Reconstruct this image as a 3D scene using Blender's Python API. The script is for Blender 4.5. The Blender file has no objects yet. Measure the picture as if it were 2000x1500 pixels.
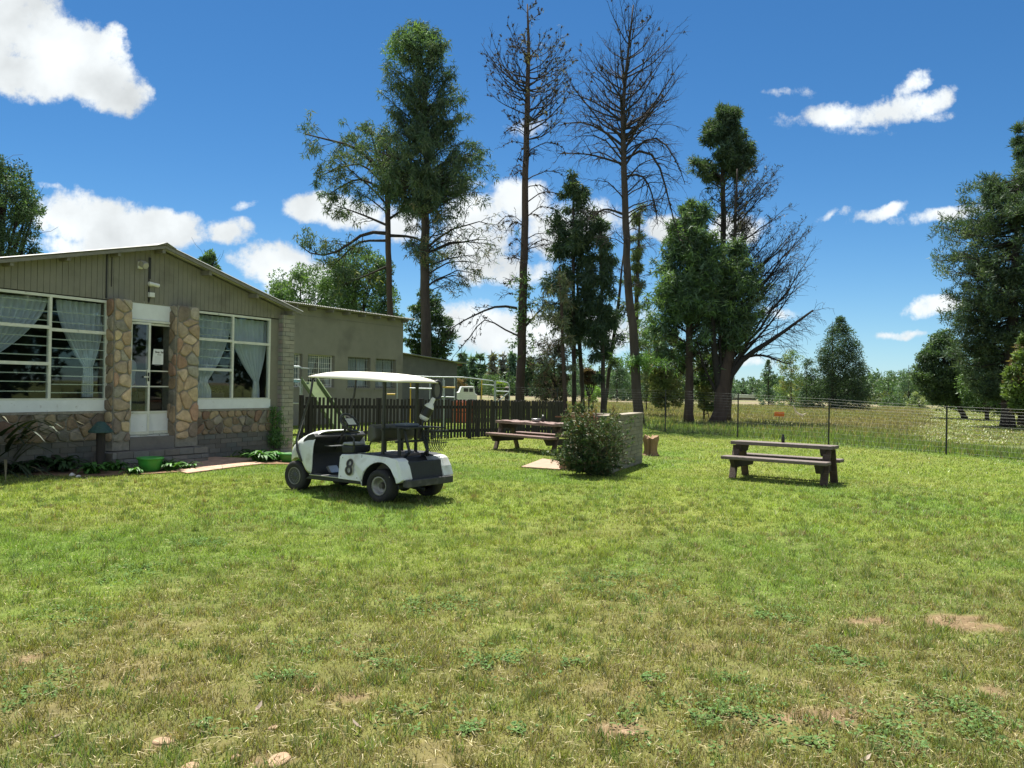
import bpy, bmesh, math, random
import numpy as np
from mathutils import Vector, Matrix
random.seed(7); rng = np.random.default_rng(7)
C = bpy.context.scene.collection
sc = bpy.context.scene
R = math.radians
# ---------------------------------------------------------------- camera
F_PX = 1555.0; EYE = 1.6; PITCH = R(0.26); ROLL = R(1.0)
fwd = Vector((0, math.cos(PITCH), math.sin(PITCH))); up0 = Vector((0, -math.sin(PITCH), math.cos(PITCH))); r0 = Vector((1, 0, 0))
rt = r0*math.cos(ROLL) + up0*math.sin(ROLL); upv = up0*math.cos(ROLL) - r0*math.sin(ROLL)
cam_d = bpy.data.cameras.new('camera'); cam = bpy.data.objects.new('camera', cam_d); C.objects.link(cam)
cam_d.sensor_width = 36; cam_d.lens = 36*F_PX/2000; cam_d.clip_end = 6000; cam_d.clip_start = 0.05
mw = Matrix.Identity(4)
for i in range(3):
    mw[i][0] = rt[i]; mw[i][1] = upv[i]; mw[i][2] = -fwd[i]
mw[2][3] = EYE
cam.matrix_world = mw
sc.camera = cam
EYEV = Vector((0, 0, EYE))
def ray(px, py): return fwd + rt*((px-1000)/F_PX) + upv*((750-py)/F_PX)
def ground(px, py, z=0.0):
    r = ray(px, py); t = (z-EYE)/r.z; return EYEV + r*t
def at(px, py, Y):
    r = ray(px, py); return EYEV + r*(Y/r.y)
# ---------------------------------------------------------------- light
SUN = Vector((-0.13, 0.37, 1.0)).normalized()
SUN_EL = math.asin(SUN.z); SUN_AZ = math.atan2(SUN.x, SUN.y)      # azimuth from +Y towards +X
sl = bpy.data.lights.new('sun', 'SUN'); sl.energy = 5.0; sl.angle = R(0.53); sl.color = (1.0, 0.96, 0.88)
so = bpy.data.objects.new('sun', sl); C.objects.link(so); so.rotation_euler = SUN.to_track_quat('Z', 'Y').to_euler(); so.location = (0, 0, 30)
sc.view_settings.view_transform = 'Standard'; sc.view_settings.look = 'None'; sc.view_settings.exposure = 1.2; sc.view_settings.gamma = 1.0
sc.cycles.use_denoising = True
W_SAMPLING = 1; sc.cycles.max_bounces = 8; sc.cycles.transparent_max_bounces = 12; sc.cycles.diffuse_bounces = 3; sc.cycles.glossy_bounces = 3
W = bpy.data.worlds.new('World'); sc.world = W; W.use_nodes = True; W.cycles.sampling_method = 'MANUAL'; W.cycles.sample_map_resolution = 256
nt = W.node_tree; nt.nodes.clear(); N = nt.nodes.new; L = nt.links.new
def val(n, i, v):
    if hasattr(v, 'is_output') or isinstance(v, bpy.types.NodeSocket): L(v, n.inputs[i])
    else: n.inputs[i].default_value = v
def math_n(op, a, b=0.0, c=None, clamp=False):
    n = N('ShaderNodeMath'); n.operation = op; n.use_clamp = clamp; val(n, 0, a); val(n, 1, b)
    if c is not None: val(n, 2, c)
    return n.outputs[0]
out = N('ShaderNodeOutputWorld'); bg = N('ShaderNodeBackground'); sky = N('ShaderNodeTexSky')
sky.sky_type = 'NISHITA'; sky.sun_disc = False; sky.sun_elevation = SUN_EL; sky.sun_rotation = SUN_AZ
sky.altitude = 1700; sky.air_density = 1.0; sky.dust_density = 0.3; sky.ozone_density = 4.0
tc = N('ShaderNodeTexCoord'); sep = N('ShaderNodeSeparateXYZ'); L(tc.outputs['Generated'], sep.inputs[0])
ay = math_n('MAXIMUM', math_n('ABSOLUTE', sep.outputs[1]), 0.05)
gx = math_n('DIVIDE', sep.outputs[0], ay); gz = math_n('DIVIDE', sep.outputs[2], ay)
cmb = N('ShaderNodeCombineXYZ'); L(gx, cmb.inputs[0]); L(gz, cmb.inputs[2])
nz = N('ShaderNodeTexNoise'); nz.inputs['Scale'].default_value = 14; nz.inputs['Detail'].default_value = 10; nz.inputs['Roughness'].default_value = 0.68
L(cmb.outputs[0], nz.inputs['Vector'])
nw = N('ShaderNodeTexNoise'); nw.inputs['Scale'].default_value = 5.5; nw.inputs['Detail'].default_value = 6; nw.inputs['Roughness'].default_value = 0.6
L(cmb.outputs[0], nw.inputs['Vector'])
sw = N('ShaderNodeSeparateColor'); L(nw.outputs['Color'], sw.inputs[0])
wx = math_n('ADD', gx, math_n('MULTIPLY', math_n('SUBTRACT', sw.outputs[0], 0.5), 0.085))
wz = math_n('ADD', gz, math_n('MULTIPLY', math_n('SUBTRACT', sw.outputs[1], 0.5), 0.075))
# clouds: (px, py, rx, ry, tilt degrees, weight)
CL = [(10,30,130,110,0,1),(110,100,130,80,-25,1),(60,150,120,55,-5,1),(190,150,90,65,-20,1),(225,95,32,48,0,.8),(235,185,60,40,0,.8),
 (150,425,80,58,0,1),(235,440,95,55,-8,1),(320,450,75,48,-15,1),(200,475,140,30,0,.8),(90,362,34,9,0,.4),
 (452,452,52,34,0,.75),(490,394,46,13,8,.5),(540,525,85,48,-10,.95),(595,560,85,55,0,1),(470,512,36,24,0,.5),
 (605,402,55,30,15,.8),(690,408,90,40,-5,.9),(775,430,60,40,0,.7),
 (925,450,90,80,0,.8),(1005,390,85,50,0,.75),(1085,440,80,60,0,.72),(985,525,100,36,0,.68),(1040,243,62,22,0,.45),(1180,420,80,45,0,.7),(880,350,50,30,0,.5),
 (1310,442,55,28,0,.8),(1430,440,70,34,0,.7),(960,640,150,55,0,.8),(1110,655,170,46,0,.85),(870,620,70,40,0,.5),
 (1540,186,56,13,5,.35),(1545,245,60,26,0,.36),(1640,222,90,30,10,.58),(1740,200,95,36,12,.78),(1820,190,52,30,30,.75),(1770,150,46,20,40,.6),(1690,250,100,18,5,.35),(1840,215,50,20,0,.5),
 (1607,432,26,13,25,.5),(1655,432,40,12,0,.28),(1705,430,58,17,22,.6),(1760,440,50,12,10,.32),(1850,428,110,19,6,.62),
 (1835,600,74,21,4,.8),(1770,653,52,11,3,.55),(1720,590,30,7,0,.25),(1470,715,110,16,0,.55),(1440,690,60,10,0,.3),(1540,610,60,12,0,.4),(1520,655,60,10,0,.2),(1240,620,80,50,0,.5)]
acc = None
for (px, py, rx, ry, ti, w) in CL:
    r = ray(px, py); cx, cz = r.x/r.y, r.z/r.y; a = R(ti)
    dx = math_n('SUBTRACT', wx, cx); dz = math_n('SUBTRACT', wz, cz)
    k1 = F_PX/(rx*1.25); k2 = F_PX/(ry*1.25)
    u = math_n('ADD', math_n('MULTIPLY', dx, math.cos(a)*k1), math_n('MULTIPLY', dz, math.sin(a)*k1))
    v = math_n('ADD', math_n('MULTIPLY', dx, -math.sin(a)*k2), math_n('MULTIPLY', dz, math.cos(a)*k2))
    q = math_n('ADD', math_n('MULTIPLY', u, u), math_n('MULTIPLY', v, v))
    b = math_n('MULTIPLY', math_n('SUBTRACT', 1.0, q, clamp=True), w)
    acc = b if acc is None else math_n('MAXIMUM', acc, b)
dens = math_n('ADD', acc, math_n('MULTIPLY', math_n('SUBTRACT', nz.outputs['Fac'], 0.53), 1.9))
mr = N('ShaderNodeMapRange'); mr.interpolation_type = 'SMOOTHSTEP'; L(dens, mr.inputs[0]); mr.inputs[1].default_value = 0.16; mr.inputs[2].default_value = 0.62
dm0 = math_n('MULTIPLY', mr.outputs[0], math_n('GREATER_THAN', acc, 0.001), clamp=True)
# unseen cumulus added behind the camera and overhead to raise the ambient light
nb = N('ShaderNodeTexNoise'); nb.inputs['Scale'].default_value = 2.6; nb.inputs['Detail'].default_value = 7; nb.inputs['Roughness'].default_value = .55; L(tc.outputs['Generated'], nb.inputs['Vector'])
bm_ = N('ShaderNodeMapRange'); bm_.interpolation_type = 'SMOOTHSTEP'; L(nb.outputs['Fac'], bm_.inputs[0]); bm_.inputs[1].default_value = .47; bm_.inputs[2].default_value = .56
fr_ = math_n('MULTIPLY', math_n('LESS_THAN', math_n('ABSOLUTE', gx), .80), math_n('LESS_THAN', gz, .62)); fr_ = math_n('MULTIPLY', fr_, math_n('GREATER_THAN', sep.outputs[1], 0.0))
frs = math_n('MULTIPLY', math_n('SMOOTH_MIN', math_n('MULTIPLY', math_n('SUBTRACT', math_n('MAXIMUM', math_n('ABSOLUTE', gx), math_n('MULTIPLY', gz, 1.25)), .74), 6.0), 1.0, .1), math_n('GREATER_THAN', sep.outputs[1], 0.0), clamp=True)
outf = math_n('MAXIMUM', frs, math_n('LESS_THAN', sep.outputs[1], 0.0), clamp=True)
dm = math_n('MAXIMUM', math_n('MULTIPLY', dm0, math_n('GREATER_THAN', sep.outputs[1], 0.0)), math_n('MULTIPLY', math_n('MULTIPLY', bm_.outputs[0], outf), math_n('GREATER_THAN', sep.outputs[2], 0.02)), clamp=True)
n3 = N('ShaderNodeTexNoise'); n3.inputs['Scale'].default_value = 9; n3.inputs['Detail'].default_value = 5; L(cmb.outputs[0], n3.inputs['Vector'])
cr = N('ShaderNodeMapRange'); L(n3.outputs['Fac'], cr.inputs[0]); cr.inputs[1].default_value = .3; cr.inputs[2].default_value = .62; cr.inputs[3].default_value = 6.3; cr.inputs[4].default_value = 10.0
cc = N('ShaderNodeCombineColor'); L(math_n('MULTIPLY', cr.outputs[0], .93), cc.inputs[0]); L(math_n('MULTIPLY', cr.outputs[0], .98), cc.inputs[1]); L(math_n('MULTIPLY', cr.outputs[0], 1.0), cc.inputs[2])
tint = N('ShaderNodeMix'); tint.data_type = 'RGBA'; tint.blend_type = 'MULTIPLY'; tint.inputs[0].default_value = 1.0
hs = N('ShaderNodeHueSaturation'); hs.inputs['Saturation'].default_value = 1.17; L(sky.outputs[0], hs.inputs['Color']); L(hs.outputs[0], tint.inputs[6]); tint.inputs[7].default_value = (0.70, 0.98, 1.05, 1)
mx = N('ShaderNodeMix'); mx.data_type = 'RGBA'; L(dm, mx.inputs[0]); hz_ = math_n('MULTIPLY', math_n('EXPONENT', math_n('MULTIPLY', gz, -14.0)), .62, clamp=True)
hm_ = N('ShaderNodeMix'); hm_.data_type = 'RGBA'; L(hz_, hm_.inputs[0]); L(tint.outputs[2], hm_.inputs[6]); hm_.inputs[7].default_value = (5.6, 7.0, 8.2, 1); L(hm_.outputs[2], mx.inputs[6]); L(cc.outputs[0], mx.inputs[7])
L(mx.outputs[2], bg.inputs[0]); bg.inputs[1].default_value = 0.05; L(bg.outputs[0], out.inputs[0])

# ---------------------------------------------------------------- helpers
def tag(o, label=None, cat=None, group=None, kind=None):
    if label: o['label'] = label
    if cat: o['category'] = cat
    if group: o['group'] = group
    if kind: o['kind'] = kind
    return o
def thing(name, label, cat, loc=(0,0,0), rz=0.0, group=None):
    o = bpy.data.objects.new(name, None); o.empty_display_size = 0.2; C.objects.link(o)
    o.location = loc; o.rotation_euler = (0, 0, rz); return tag(o, label, cat, group)
def np_mesh(name, V, Fs, mat, parent=None, col=None, smooth=False, origin=None):
    """V (n,3); Fs list of int arrays (m,k); col (n,3) per-vertex base colour"""
    V = np.asarray(V, dtype=np.float32)
    if origin is not None: V = V - np.array(origin, dtype=np.float32)
    me = bpy.data.meshes.new(name)
    if not isinstance(Fs, list): Fs = [Fs]
    Fs = [np.asarray(f, dtype=np.int32) for f in Fs if len(f)]
    nl = sum(f.size for f in Fs); nf = sum(len(f) for f in Fs)
    me.vertices.add(len(V)); me.vertices.foreach_set('co', V.ravel())
    me.loops.add(nl); me.loops.foreach_set('vertex_index', np.concatenate([f.ravel() for f in Fs]))
    tot = np.concatenate([np.full(len(f), f.shape[1], dtype=np.int32) for f in Fs]); st = np.concatenate([[0], np.cumsum(tot)[:-1]]).astype(np.int32)
    me.polygons.add(nf); me.polygons.foreach_set('loop_start', st); me.polygons.foreach_set('loop_total', tot)
    if smooth: me.polygons.foreach_set('use_smooth', np.ones(nf, dtype=bool))
    if col is not None:
        a = me.color_attributes.new('Col', 'FLOAT_COLOR', 'POINT')
        c4 = np.ones((len(V), 4), dtype=np.float32); c4[:, :3] = col; a.data.foreach_set('color', c4.ravel())
    me.update(calc_edges=True); me.materials.append(mat)
    o = bpy.data.objects.new(name, me); C.objects.link(o)
    if origin is not None and parent is None: o.location = origin
    if parent: o.parent = parent
    return o
class MB:
    def __init__(s): s.v = []; s.f = []; s.c = []; s.M = Matrix.Identity(4); s.col = (1, 1, 1)
    def add(s, vs, fs):
        b = len(s.v); s.ch = getattr(s, 'ch', []); s.ch.append((len(s.v), len(s.f), len(vs), len(fs)))
        for p in vs: s.v.append(tuple(s.M @ Vector(p))); s.c.append(s.col)
        for f in fs: s.f.append(tuple(b+i for i in f))
        return s
    def box(s, x0, x1, y0, y1, z0, z1):
        return s.add([(x0,y0,z0),(x1,y0,z0),(x1,y1,z0),(x0,y1,z0),(x0,y0,z1),(x1,y0,z1),(x1,y1,z1),(x0,y1,z1)],
                     [(0,3,2,1),(4,5,6,7),(0,1,5,4),(1,2,6,5),(2,3,7,6),(3,0,4,7)])
    def hexa(s, p):  # 8 points, bottom 4 then top 4
        return s.add(p, [(0,3,2,1),(4,5,6,7),(0,1,5,4),(1,2,6,5),(2,3,7,6),(3,0,4,7)])
    def bar(s, a, b, w, h, up=(0,0,1)):
        a = Vector(a); b = Vector(b); t = (b-a).normalized(); x = t.cross(Vector(up))
        if x.length < 1e-4: x = Vector((1,0,0))
        x.normalize(); y = x.cross(t).normalized(); P = []
        for q in (a, b):
            for (i, j) in ((-1,-1),(1,-1),(1,1),(-1,1)): P.append(q + x*i*w/2 + y*j*h/2)
        return s.add(P, [(3,2,1,0),(4,5,6,7),(0,1,5,4),(1,2,6,5),(2,3,7,6),(3,0,4,7)])
    def tube(s, pts, r, n=8, closed=False, caps=True):
        pts = [Vector(p) for p in pts]; K = len(pts); rs = r if isinstance(r, (list, tuple)) else [r]*K
        P = []; prev = None
        for i in range(K):
            if closed: t = pts[(i+1) % K] - pts[i-1]
            else: t = pts[min(i+1, K-1)] - pts[max(i-1, 0)]
            t.normalize()
            if prev is None:
                x = t.cross(Vector((0, 0, 1)));
                if x.length < .05: x = t.cross(Vector((1, 0, 0)))
            else: x = prev - t*prev.dot(t)
            x.normalize(); prev = x; y = t.cross(x)
            for k in range(n):
                a = 2*math.pi*k/n; P.append(pts[i] + (x*math.cos(a) + y*math.sin(a))*rs[i])
        Fc = []
        for i in range(K if closed else K-1):
            j = (i+1) % K
            for k in range(n): Fc.append((i*n+k, i*n+(k+1) % n, j*n+(k+1) % n, j*n+k))
        if caps and not closed: Fc.append(tuple(range(n-1, -1, -1))); Fc.append(tuple((K-1)*n+k for k in range(n)))
        return s.add(P, Fc)
    def lathe(s, prof, n=24, axis='z', close=False):  # prof (r, h)
        P = []; m = len(prof)
        for k in range(n):
            a = 2*math.pi*k/n
            for (r, h) in prof:
                P.append((r*math.cos(a), r*math.sin(a), h) if axis == 'z' else ((r*math.cos(a), h, r*math.sin(a)) if axis == 'y' else (h, r*math.cos(a), r*math.sin(a))))
        Fc = []
        for k in range(n):
            for i in range(m if close else m-1):
                j = (i+1) % m; Fc.append((k*m+i, ((k+1) % n)*m+i, ((k+1) % n)*m+j, k*m+j))
        return s.add(P, Fc)
    def prism(s, poly, y0, y1, f=lambda x, y, z: (x, y, z)):  # polygon in xz extruded along y
        n = len(poly); P = [f(x, y0, z) for x, z in poly] + [f(x, y1, z) for x, z in poly]
        Fc = [tuple(range(n)), tuple(range(2*n-1, n-1, -1))] + [(i, i+n, (i+1) % n+n, (i+1) % n) for i in range(n)]
        return s.add(P, Fc)
    def ball(s, c, r, n=8, m=6, sq=(1,1,1)):
        P = []; Fc = []
        for i in range(m+1):
            th = math.pi*i/m
            for k in range(n):
                a = 2*math.pi*k/n; P.append((c[0]+r*sq[0]*math.sin(th)*math.cos(a), c[1]+r*sq[1]*math.sin(th)*math.sin(a), c[2]+r*sq[2]*math.cos(th)))
        for i in range(m):
            for k in range(n): Fc.append((i*n+k, (i+1)*n+k, (i+1)*n+(k+1) % n, i*n+(k+1) % n))
        return s.add(P, Fc)
    def each(s, name, mat, parent=None, origin=None, **k):
        out_ = []
        for (v0, f0, nv, nf) in s.ch:
            m = MB(); m.v = s.v[v0:v0+nv]; m.c = s.c[v0:v0+nv]; m.f = [tuple(i-v0 for i in f) for f in s.f[f0:f0+nf]]; out_.append(m.build(name, mat, parent, origin, **k))
        return out_
    def build(s, name, mat, parent=None, origin=None, bevel=0, seg=2, smooth=False, sub=0, col=False, tri=True):
        me = bpy.data.meshes.new(name); V = s.v
        if origin is not None: V = [(a-origin[0], b-origin[1], c-origin[2]) for a, b, c in V]
        me.from_pydata(V, [], s.f); me.materials.append(mat)
        if col:
            a = me.color_attributes.new('Col', 'FLOAT_COLOR', 'POINT')
            a.data.foreach_set('color', [x for c in s.c for x in (c[0], c[1], c[2], 1.0)])
        bm = bmesh.new(); bm.from_mesh(me); bmesh.ops.recalc_face_normals(bm, faces=bm.faces); bm.to_mesh(me); bm.free()
        if smooth: me.polygons.foreach_set('use_smooth', [True]*len(me.polygons))
        o = bpy.data.objects.new(name, me); C.objects.link(o)
        if origin is not None and parent is None: o.location = origin
        if parent: o.parent = parent
        if bevel:
            b = o.modifiers.new('bevel', 'BEVEL'); b.width = bevel; b.segments = seg; b.limit_method = 'ANGLE'; b.angle_limit = R(35)
        if sub: m = o.modifiers.new('sub', 'SUBSURF'); m.levels = sub; m.render_levels = sub
        return o
def mat(name, col, rough=.6, metal=0.0, var=.15, scale=6.0, bump=0.0, bscale=60.0, spec=.5, stretch=(1,1,1), attr=False, dirt=None):
    m = bpy.data.materials.new(name); m.use_nodes = True; t = m.node_tree; b = t.nodes['Principled BSDF']
    b.inputs['Roughness'].default_value = rough; b.inputs['Metallic'].default_value = metal; b.inputs['Specular IOR Level'].default_value = spec
    tc = t.nodes.new('ShaderNodeTexCoord'); mp = t.nodes.new('ShaderNodeMapping'); mp.inputs['Scale'].default_value = stretch
    t.links.new(tc.outputs['Object'], mp.inputs[0])
    n = t.nodes.new('ShaderNodeTexNoise'); n.inputs['Scale'].default_value = scale; n.inputs['Detail'].default_value = 6; n.inputs['Roughness'].default_value = .65
    t.links.new(mp.outputs[0], n.inputs['Vector'])
    r = t.nodes.new('ShaderNodeMapRange'); t.links.new(n.outputs['Fac'], r.inputs[0]); r.inputs[1].default_value = .28; r.inputs[2].default_value = .72
    r.inputs[3].default_value = 1-var; r.inputs[4].default_value = 1+var*.6
    mul = t.nodes.new('ShaderNodeMix'); mul.data_type = 'RGBA'; mul.blend_type = 'MULTIPLY'; mul.inputs[0].default_value = 1
    if attr:
        a = t.nodes.new('ShaderNodeAttribute'); a.attribute_name = 'Col'; t.links.new(a.outputs['Color'], mul.inputs[6])
    else: mul.inputs[6].default_value = (*col, 1)
    t.links.new(r.outputs[0], mul.inputs[7]); o = mul.outputs[2]
    if dirt:  # (colour, scale, low, high)
        n2 = t.nodes.new('ShaderNodeTexNoise'); n2.inputs['Scale'].default_value = dirt[1]; n2.inputs['Detail'].default_value = 8; t.links.new(mp.outputs[0], n2.inputs['Vector'])
        r2 = t.nodes.new('ShaderNodeMapRange'); t.links.new(n2.outputs['Fac'], r2.inputs[0]); r2.inputs[1].default_value = dirt[2]; r2.inputs[2].default_value = dirt[3]
        mm = t.nodes.new('ShaderNodeMix'); mm.data_type = 'RGBA'; t.links.new(r2.outputs[0], mm.inputs[0]); t.links.new(o, mm.inputs[6]); mm.inputs[7].default_value = (*dirt[0], 1); o = mm.outputs[2]
    t.links.new(o, b.inputs['Base Color'])
    if bump:
        n4 = t.nodes.new('ShaderNodeTexNoise'); n4.inputs['Scale'].default_value = bscale; n4.inputs['Detail'].default_value = 5; t.links.new(mp.outputs[0], n4.inputs['Vector'])
        bp = t.nodes.new('ShaderNodeBump'); bp.inputs['Strength'].default_value = min(1, bump); bp.inputs['Distance'].default_value = .02; t.links.new(n4.outputs['Fac'], bp.inputs['Height']); t.links.new(bp.outputs[0], b.inputs['Normal'])
    return m
def leaf_mat(name, trans=.35, gloss=.06, rough=.45):
    m = bpy.data.materials.new(name); m.use_nodes = True; t = m.node_tree; t.nodes.clear(); n = t.nodes.new; l = t.links.new
    o = n('ShaderNodeOutputMaterial'); a = n('ShaderNodeAttribute'); a.attribute_name = 'Col'
    d = n('ShaderNodeBsdfDiffuse'); tr = n('ShaderNodeBsdfTranslucent'); g = n('ShaderNodeBsdfGlossy'); g.inputs['Roughness'].default_value = rough
    g.inputs['Color'].default_value = (.8, .85, .8, 1)
    y = n('ShaderNodeMix'); y.data_type = 'RGBA'; y.blend_type = 'MULTIPLY'; y.inputs[0].default_value = 1; l(a.outputs['Color'], y.inputs[6]); y.inputs[7].default_value = (1.25, 1.35, .6, 1)
    l(a.outputs['Color'], d.inputs[0]); l(y.outputs[2], tr.inputs[0])
    m1 = n('ShaderNodeMixShader'); m1.inputs[0].default_value = trans; l(d.outputs[0], m1.inputs[1]); l(tr.outputs[0], m1.inputs[2])
    m2 = n('ShaderNodeMixShader'); m2.inputs[0].default_value = gloss; l(m1.outputs[0], m2.inputs[1]); l(g.outputs[0], m2.inputs[2]); l(m2.outputs[0], o.inputs[0])
    return m
def cloth_mat(name, col=(.6, .63, .68), trans=.3):
    m = bpy.data.materials.new(name); m.use_nodes = True; t = m.node_tree; t.nodes.clear(); n = t.nodes.new; l = t.links.new
    o = n('ShaderNodeOutputMaterial'); d = n('ShaderNodeBsdfDiffuse'); tr = n('ShaderNodeBsdfTranslucent'); d.inputs[0].default_value = (*col, 1); tr.inputs[0].default_value = (*col, 1)
    m1 = n('ShaderNodeMixShader'); m1.inputs[0].default_value = trans; l(d.outputs[0], m1.inputs[1]); l(tr.outputs[0], m1.inputs[2]); l(m1.outputs[0], o.inputs[0]); return m
def glass_mat(name, tint=(.75, .82, .82), refl=1.0):
    m = bpy.data.materials.new(name); m.use_nodes = True; t = m.node_tree; t.nodes.clear(); n = t.nodes.new; l = t.links.new
    o = n('ShaderNodeOutputMaterial'); tr = n('ShaderNodeBsdfTransparent'); tr.inputs[0].default_value = (*tint, 1); g = n('ShaderNodeBsdfGlossy'); g.inputs['Roughness'].default_value = .02
    lw = n('ShaderNodeLayerWeight'); lw.inputs[0].default_value = .5; pw = n('ShaderNodeMath'); pw.operation = 'POWER'; pw.inputs[1].default_value = 5; l(lw.outputs['Facing'], pw.inputs[0]); fr = n('ShaderNodeMath'); fr.operation = 'MULTIPLY_ADD'; fr.inputs[1].default_value = .95; fr.inputs[2].default_value = .05; l(pw.outputs[0], fr.inputs[0])
    ml = n('ShaderNodeMath'); ml.operation = 'MULTIPLY'; ml.inputs[1].default_value = refl; l(fr.outputs[0], ml.inputs[0])
    mx = n('ShaderNodeMixShader'); l(ml.outputs[0], mx.inputs[0]); l(tr.outputs[0], mx.inputs[1]); l(g.outputs[0], mx.inputs[2]); l(mx.outputs[0], o.inputs[0])
    return m
# ================================================================ SETTING: ground
def vnoise(x, y, s, seed=0):
    """smooth value noise on numpy arrays"""
    g = np.random.default_rng(100+seed).random((256, 256))
    u = x/s; v = y/s; i = np.floor(u).astype(int); j = np.floor(v).astype(int); fu = u-i; fv = v-j
    fu = fu*fu*(3-2*fu); fv = fv*fv*(3-2*fv); i0 = i % 256; i1 = (i+1) % 256; j0 = j % 256; j1 = (j+1) % 256
    return (g[i0, j0]*(1-fu)+g[i1, j0]*fu)*(1-fv) + (g[i0, j1]*(1-fu)+g[i1, j1]*fu)*fv
def fbm(x, y, s, seed=0): return (vnoise(x, y, s, seed)*.5 + vnoise(x, y, s/2.1, seed+1)*.3 + vnoise(x, y, s/4.3, seed+2)*.2)
def sstep(a, b, x): t = np.clip((x-a)/(b-a), 0, 1); return t*t*(3-2*t)
# wire fence line on the ground, read from its posts
FP = [ground(1848, 888), ground(1625, 870), ground(1447, 855), ground(1299, 843)]
fdir = (FP[3]-FP[0]).normalized(); fstep = (FP[3]-FP[0]).length/3
def fence_side(x, y):   # > 0 beyond the wire fence
    nx, ny = fdir.y, -fdir.x
    if ny < 0: nx, ny = -nx, -ny
    return (x-FP[0].x)*nx + (y-FP[0].y)*ny
# bare soil spots seen in the photo (px, py, half-width px, half-height px)
BARE = [(1600,1400,90,20),(1220,1425,60,16),(590,1345,42,12),(315,1447,40,12),(530,1480,60,12),(1900,1215,95,20),(1930,1345,50,12),(690,1365,40,9),(1520,1408,50,12),(1700,1210,60,12),(60,1290,26,8)]
BARE = [(ground(a, b), ground(a+c, b)-ground(a, b), abs(ground(a, b-d).y-ground(a, b+d).y)/2) for a, b, c, d in BARE]
def zones(x, y):
    soil = np.zeros_like(x)
    for (p, hx, hy) in BARE:
        q = ((x-p.x)/hx.length)**2 + ((y-p.y)/max(hy, .08))**2; soil = np.maximum(soil, np.clip(1.25-q, 0, 1))
    n1 = fbm(x, y, .5, 3)
    soil = sstep(.30, .72, soil*.85 + (n1-.5)*1.1 + (fbm(x, y, .11, 4)-.5)*1.2)*(soil > .0)
    near = 1-sstep(3.6, 8.0, y + (fbm(x, y, 2.2, 9)-.5)*3.0 + np.maximum(x*-.15, -.6))
    soil = np.clip(soil + sstep(.56, .72, fbm(x, y, .35, 33))*near*.45, 0, 1)*(y < 9)
    dry = np.clip(near*1.15 + (fbm(x, y, 1.1, 14)-.5)*1.1, 0, 1)
    dry = np.maximum(dry, sstep(.55, .75, fbm(x, y, 1.7, 21))*.42*(1-sstep(9, 14, y)))
    fs = fence_side(x, y)
    lush = sstep(.45, .6, fbm(x, y, 3.1, 40))
    wild = sstep(-.1, .4, fs + (fbm(x, y, 1.2, 50)-.5)*.8)
    # mown strip beyond the fence to the right
    mown = sstep(0, 3, x - (16.5 + (y-34)*.52) + (fbm(x, y, 4, 60)-.5)*3)*sstep(3.2, 5, fs)*(1-sstep(95, 120, y))
    return soil, dry, lush, wild, mown, fs
def ground_col(x, y):
    soil, dry, lush, wild, mown, fs = zones(x, y)
    g = np.array([.205, .262, .048]); g2 = np.array([.155, .235, .042]); yl = np.array([.265, .285, .070]); dr = np.array([.190, .165, .068]); so = np.array([.29, .205, .115])
    n = fbm(x, y, 2.5, 70)[:, None]
    c = g*(1-lush[:, None]) + g2*lush[:, None]
    c = c*(1-sstep(.4, .7, n)*.55) + yl*sstep(.4, .7, n)*.55
    c = c*(1-dry[:, None]*.62) + dr*dry[:, None]*.62; c = c*(.72+.56*fbm(x, y, .22, 15))[:, None]
    c = c*(1-soil[:, None]) + so*soil[:, None]
    # wild meadow: green near the fence, straw pink further out
    m1 = np.array([.125, .185, .052]); m2 = np.array([.225, .175, .125]); m3 = np.array([.16, .185, .07])
    k = sstep(5, 13, fs + (fbm(x, y, 5, 80)-.5)*6)[:, None]
    mc = m1*(1-k) + (m2*.8+m3*.2)*k; k2 = sstep(.45, .65, fbm(x, y, 12, 84))[:, None]*k
    mc = mc*(1-k2*.6) + m3*k2*.6
    st = .5+.5*np.sin((x*.55+y*.16 + fbm(x, y, 6, 90)*4)*2.2)
    mo = np.array([.175, .205, .072])*(.72+.38*st[:, None])*(.75+.5*fbm(x, y, 1.3, 95))[:, None]
    mc = mc*(1-mown[:, None]) + mo*mown[:, None]
    c = c*(1-wild[:, None]) + mc*wild[:, None]
    return c
def graded(lo, hi, fine_lo, fine_hi, st, gr):
    a = list(np.arange(fine_lo, fine_hi, st)); s = st; p = a[-1]
    while p < hi: s *= gr; p += s; a.append(p)
    s = st; p = a[0]; b = []
    while p > lo: s *= gr; p -= s; b.append(p)
    return np.array(b[::-1]+a)
gxs = graded(-2600, 2600, -9, 13, .11, 1.09); gys = graded(-60, 3800, 2.4, 14, .10, 1.055)
GX, GY = np.meshgrid(gxs, gys); gx_, gy_ = GX.ravel(), GY.ravel()
def ground_h(x, y): return (fbm(x, y, 1.6, 5)-.5)*.05*(y < 60)*np.clip(sstep(14., 12., y), 0, 1)*(y > 0)
GZ = -.004 + ground_h(gx_, gy_) + (fbm(gx_, gy_, .3, 6)-.5)*.012*(gy_ < 12)
nx_, ny_ = len(gxs), len(gys); idx = np.arange(nx_*ny_).reshape(ny_, nx_)
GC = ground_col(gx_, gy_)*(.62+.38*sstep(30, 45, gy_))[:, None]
gf = np.stack([idx[:-1, :-1], idx[:-1, 1:], idx[1:, 1:], idx[1:, :-1]], -1).reshape(-1, 4)
M_ground = mat('ground', (1,1,1), rough=.95, var=.35, scale=9, bump=.6, bscale=45, spec=.1, attr=True)
g_o = np_mesh('ground', np.stack([gx_, gy_, GZ], -1), gf, M_ground, col=GC, smooth=True); tag(g_o, kind='structure')

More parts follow.
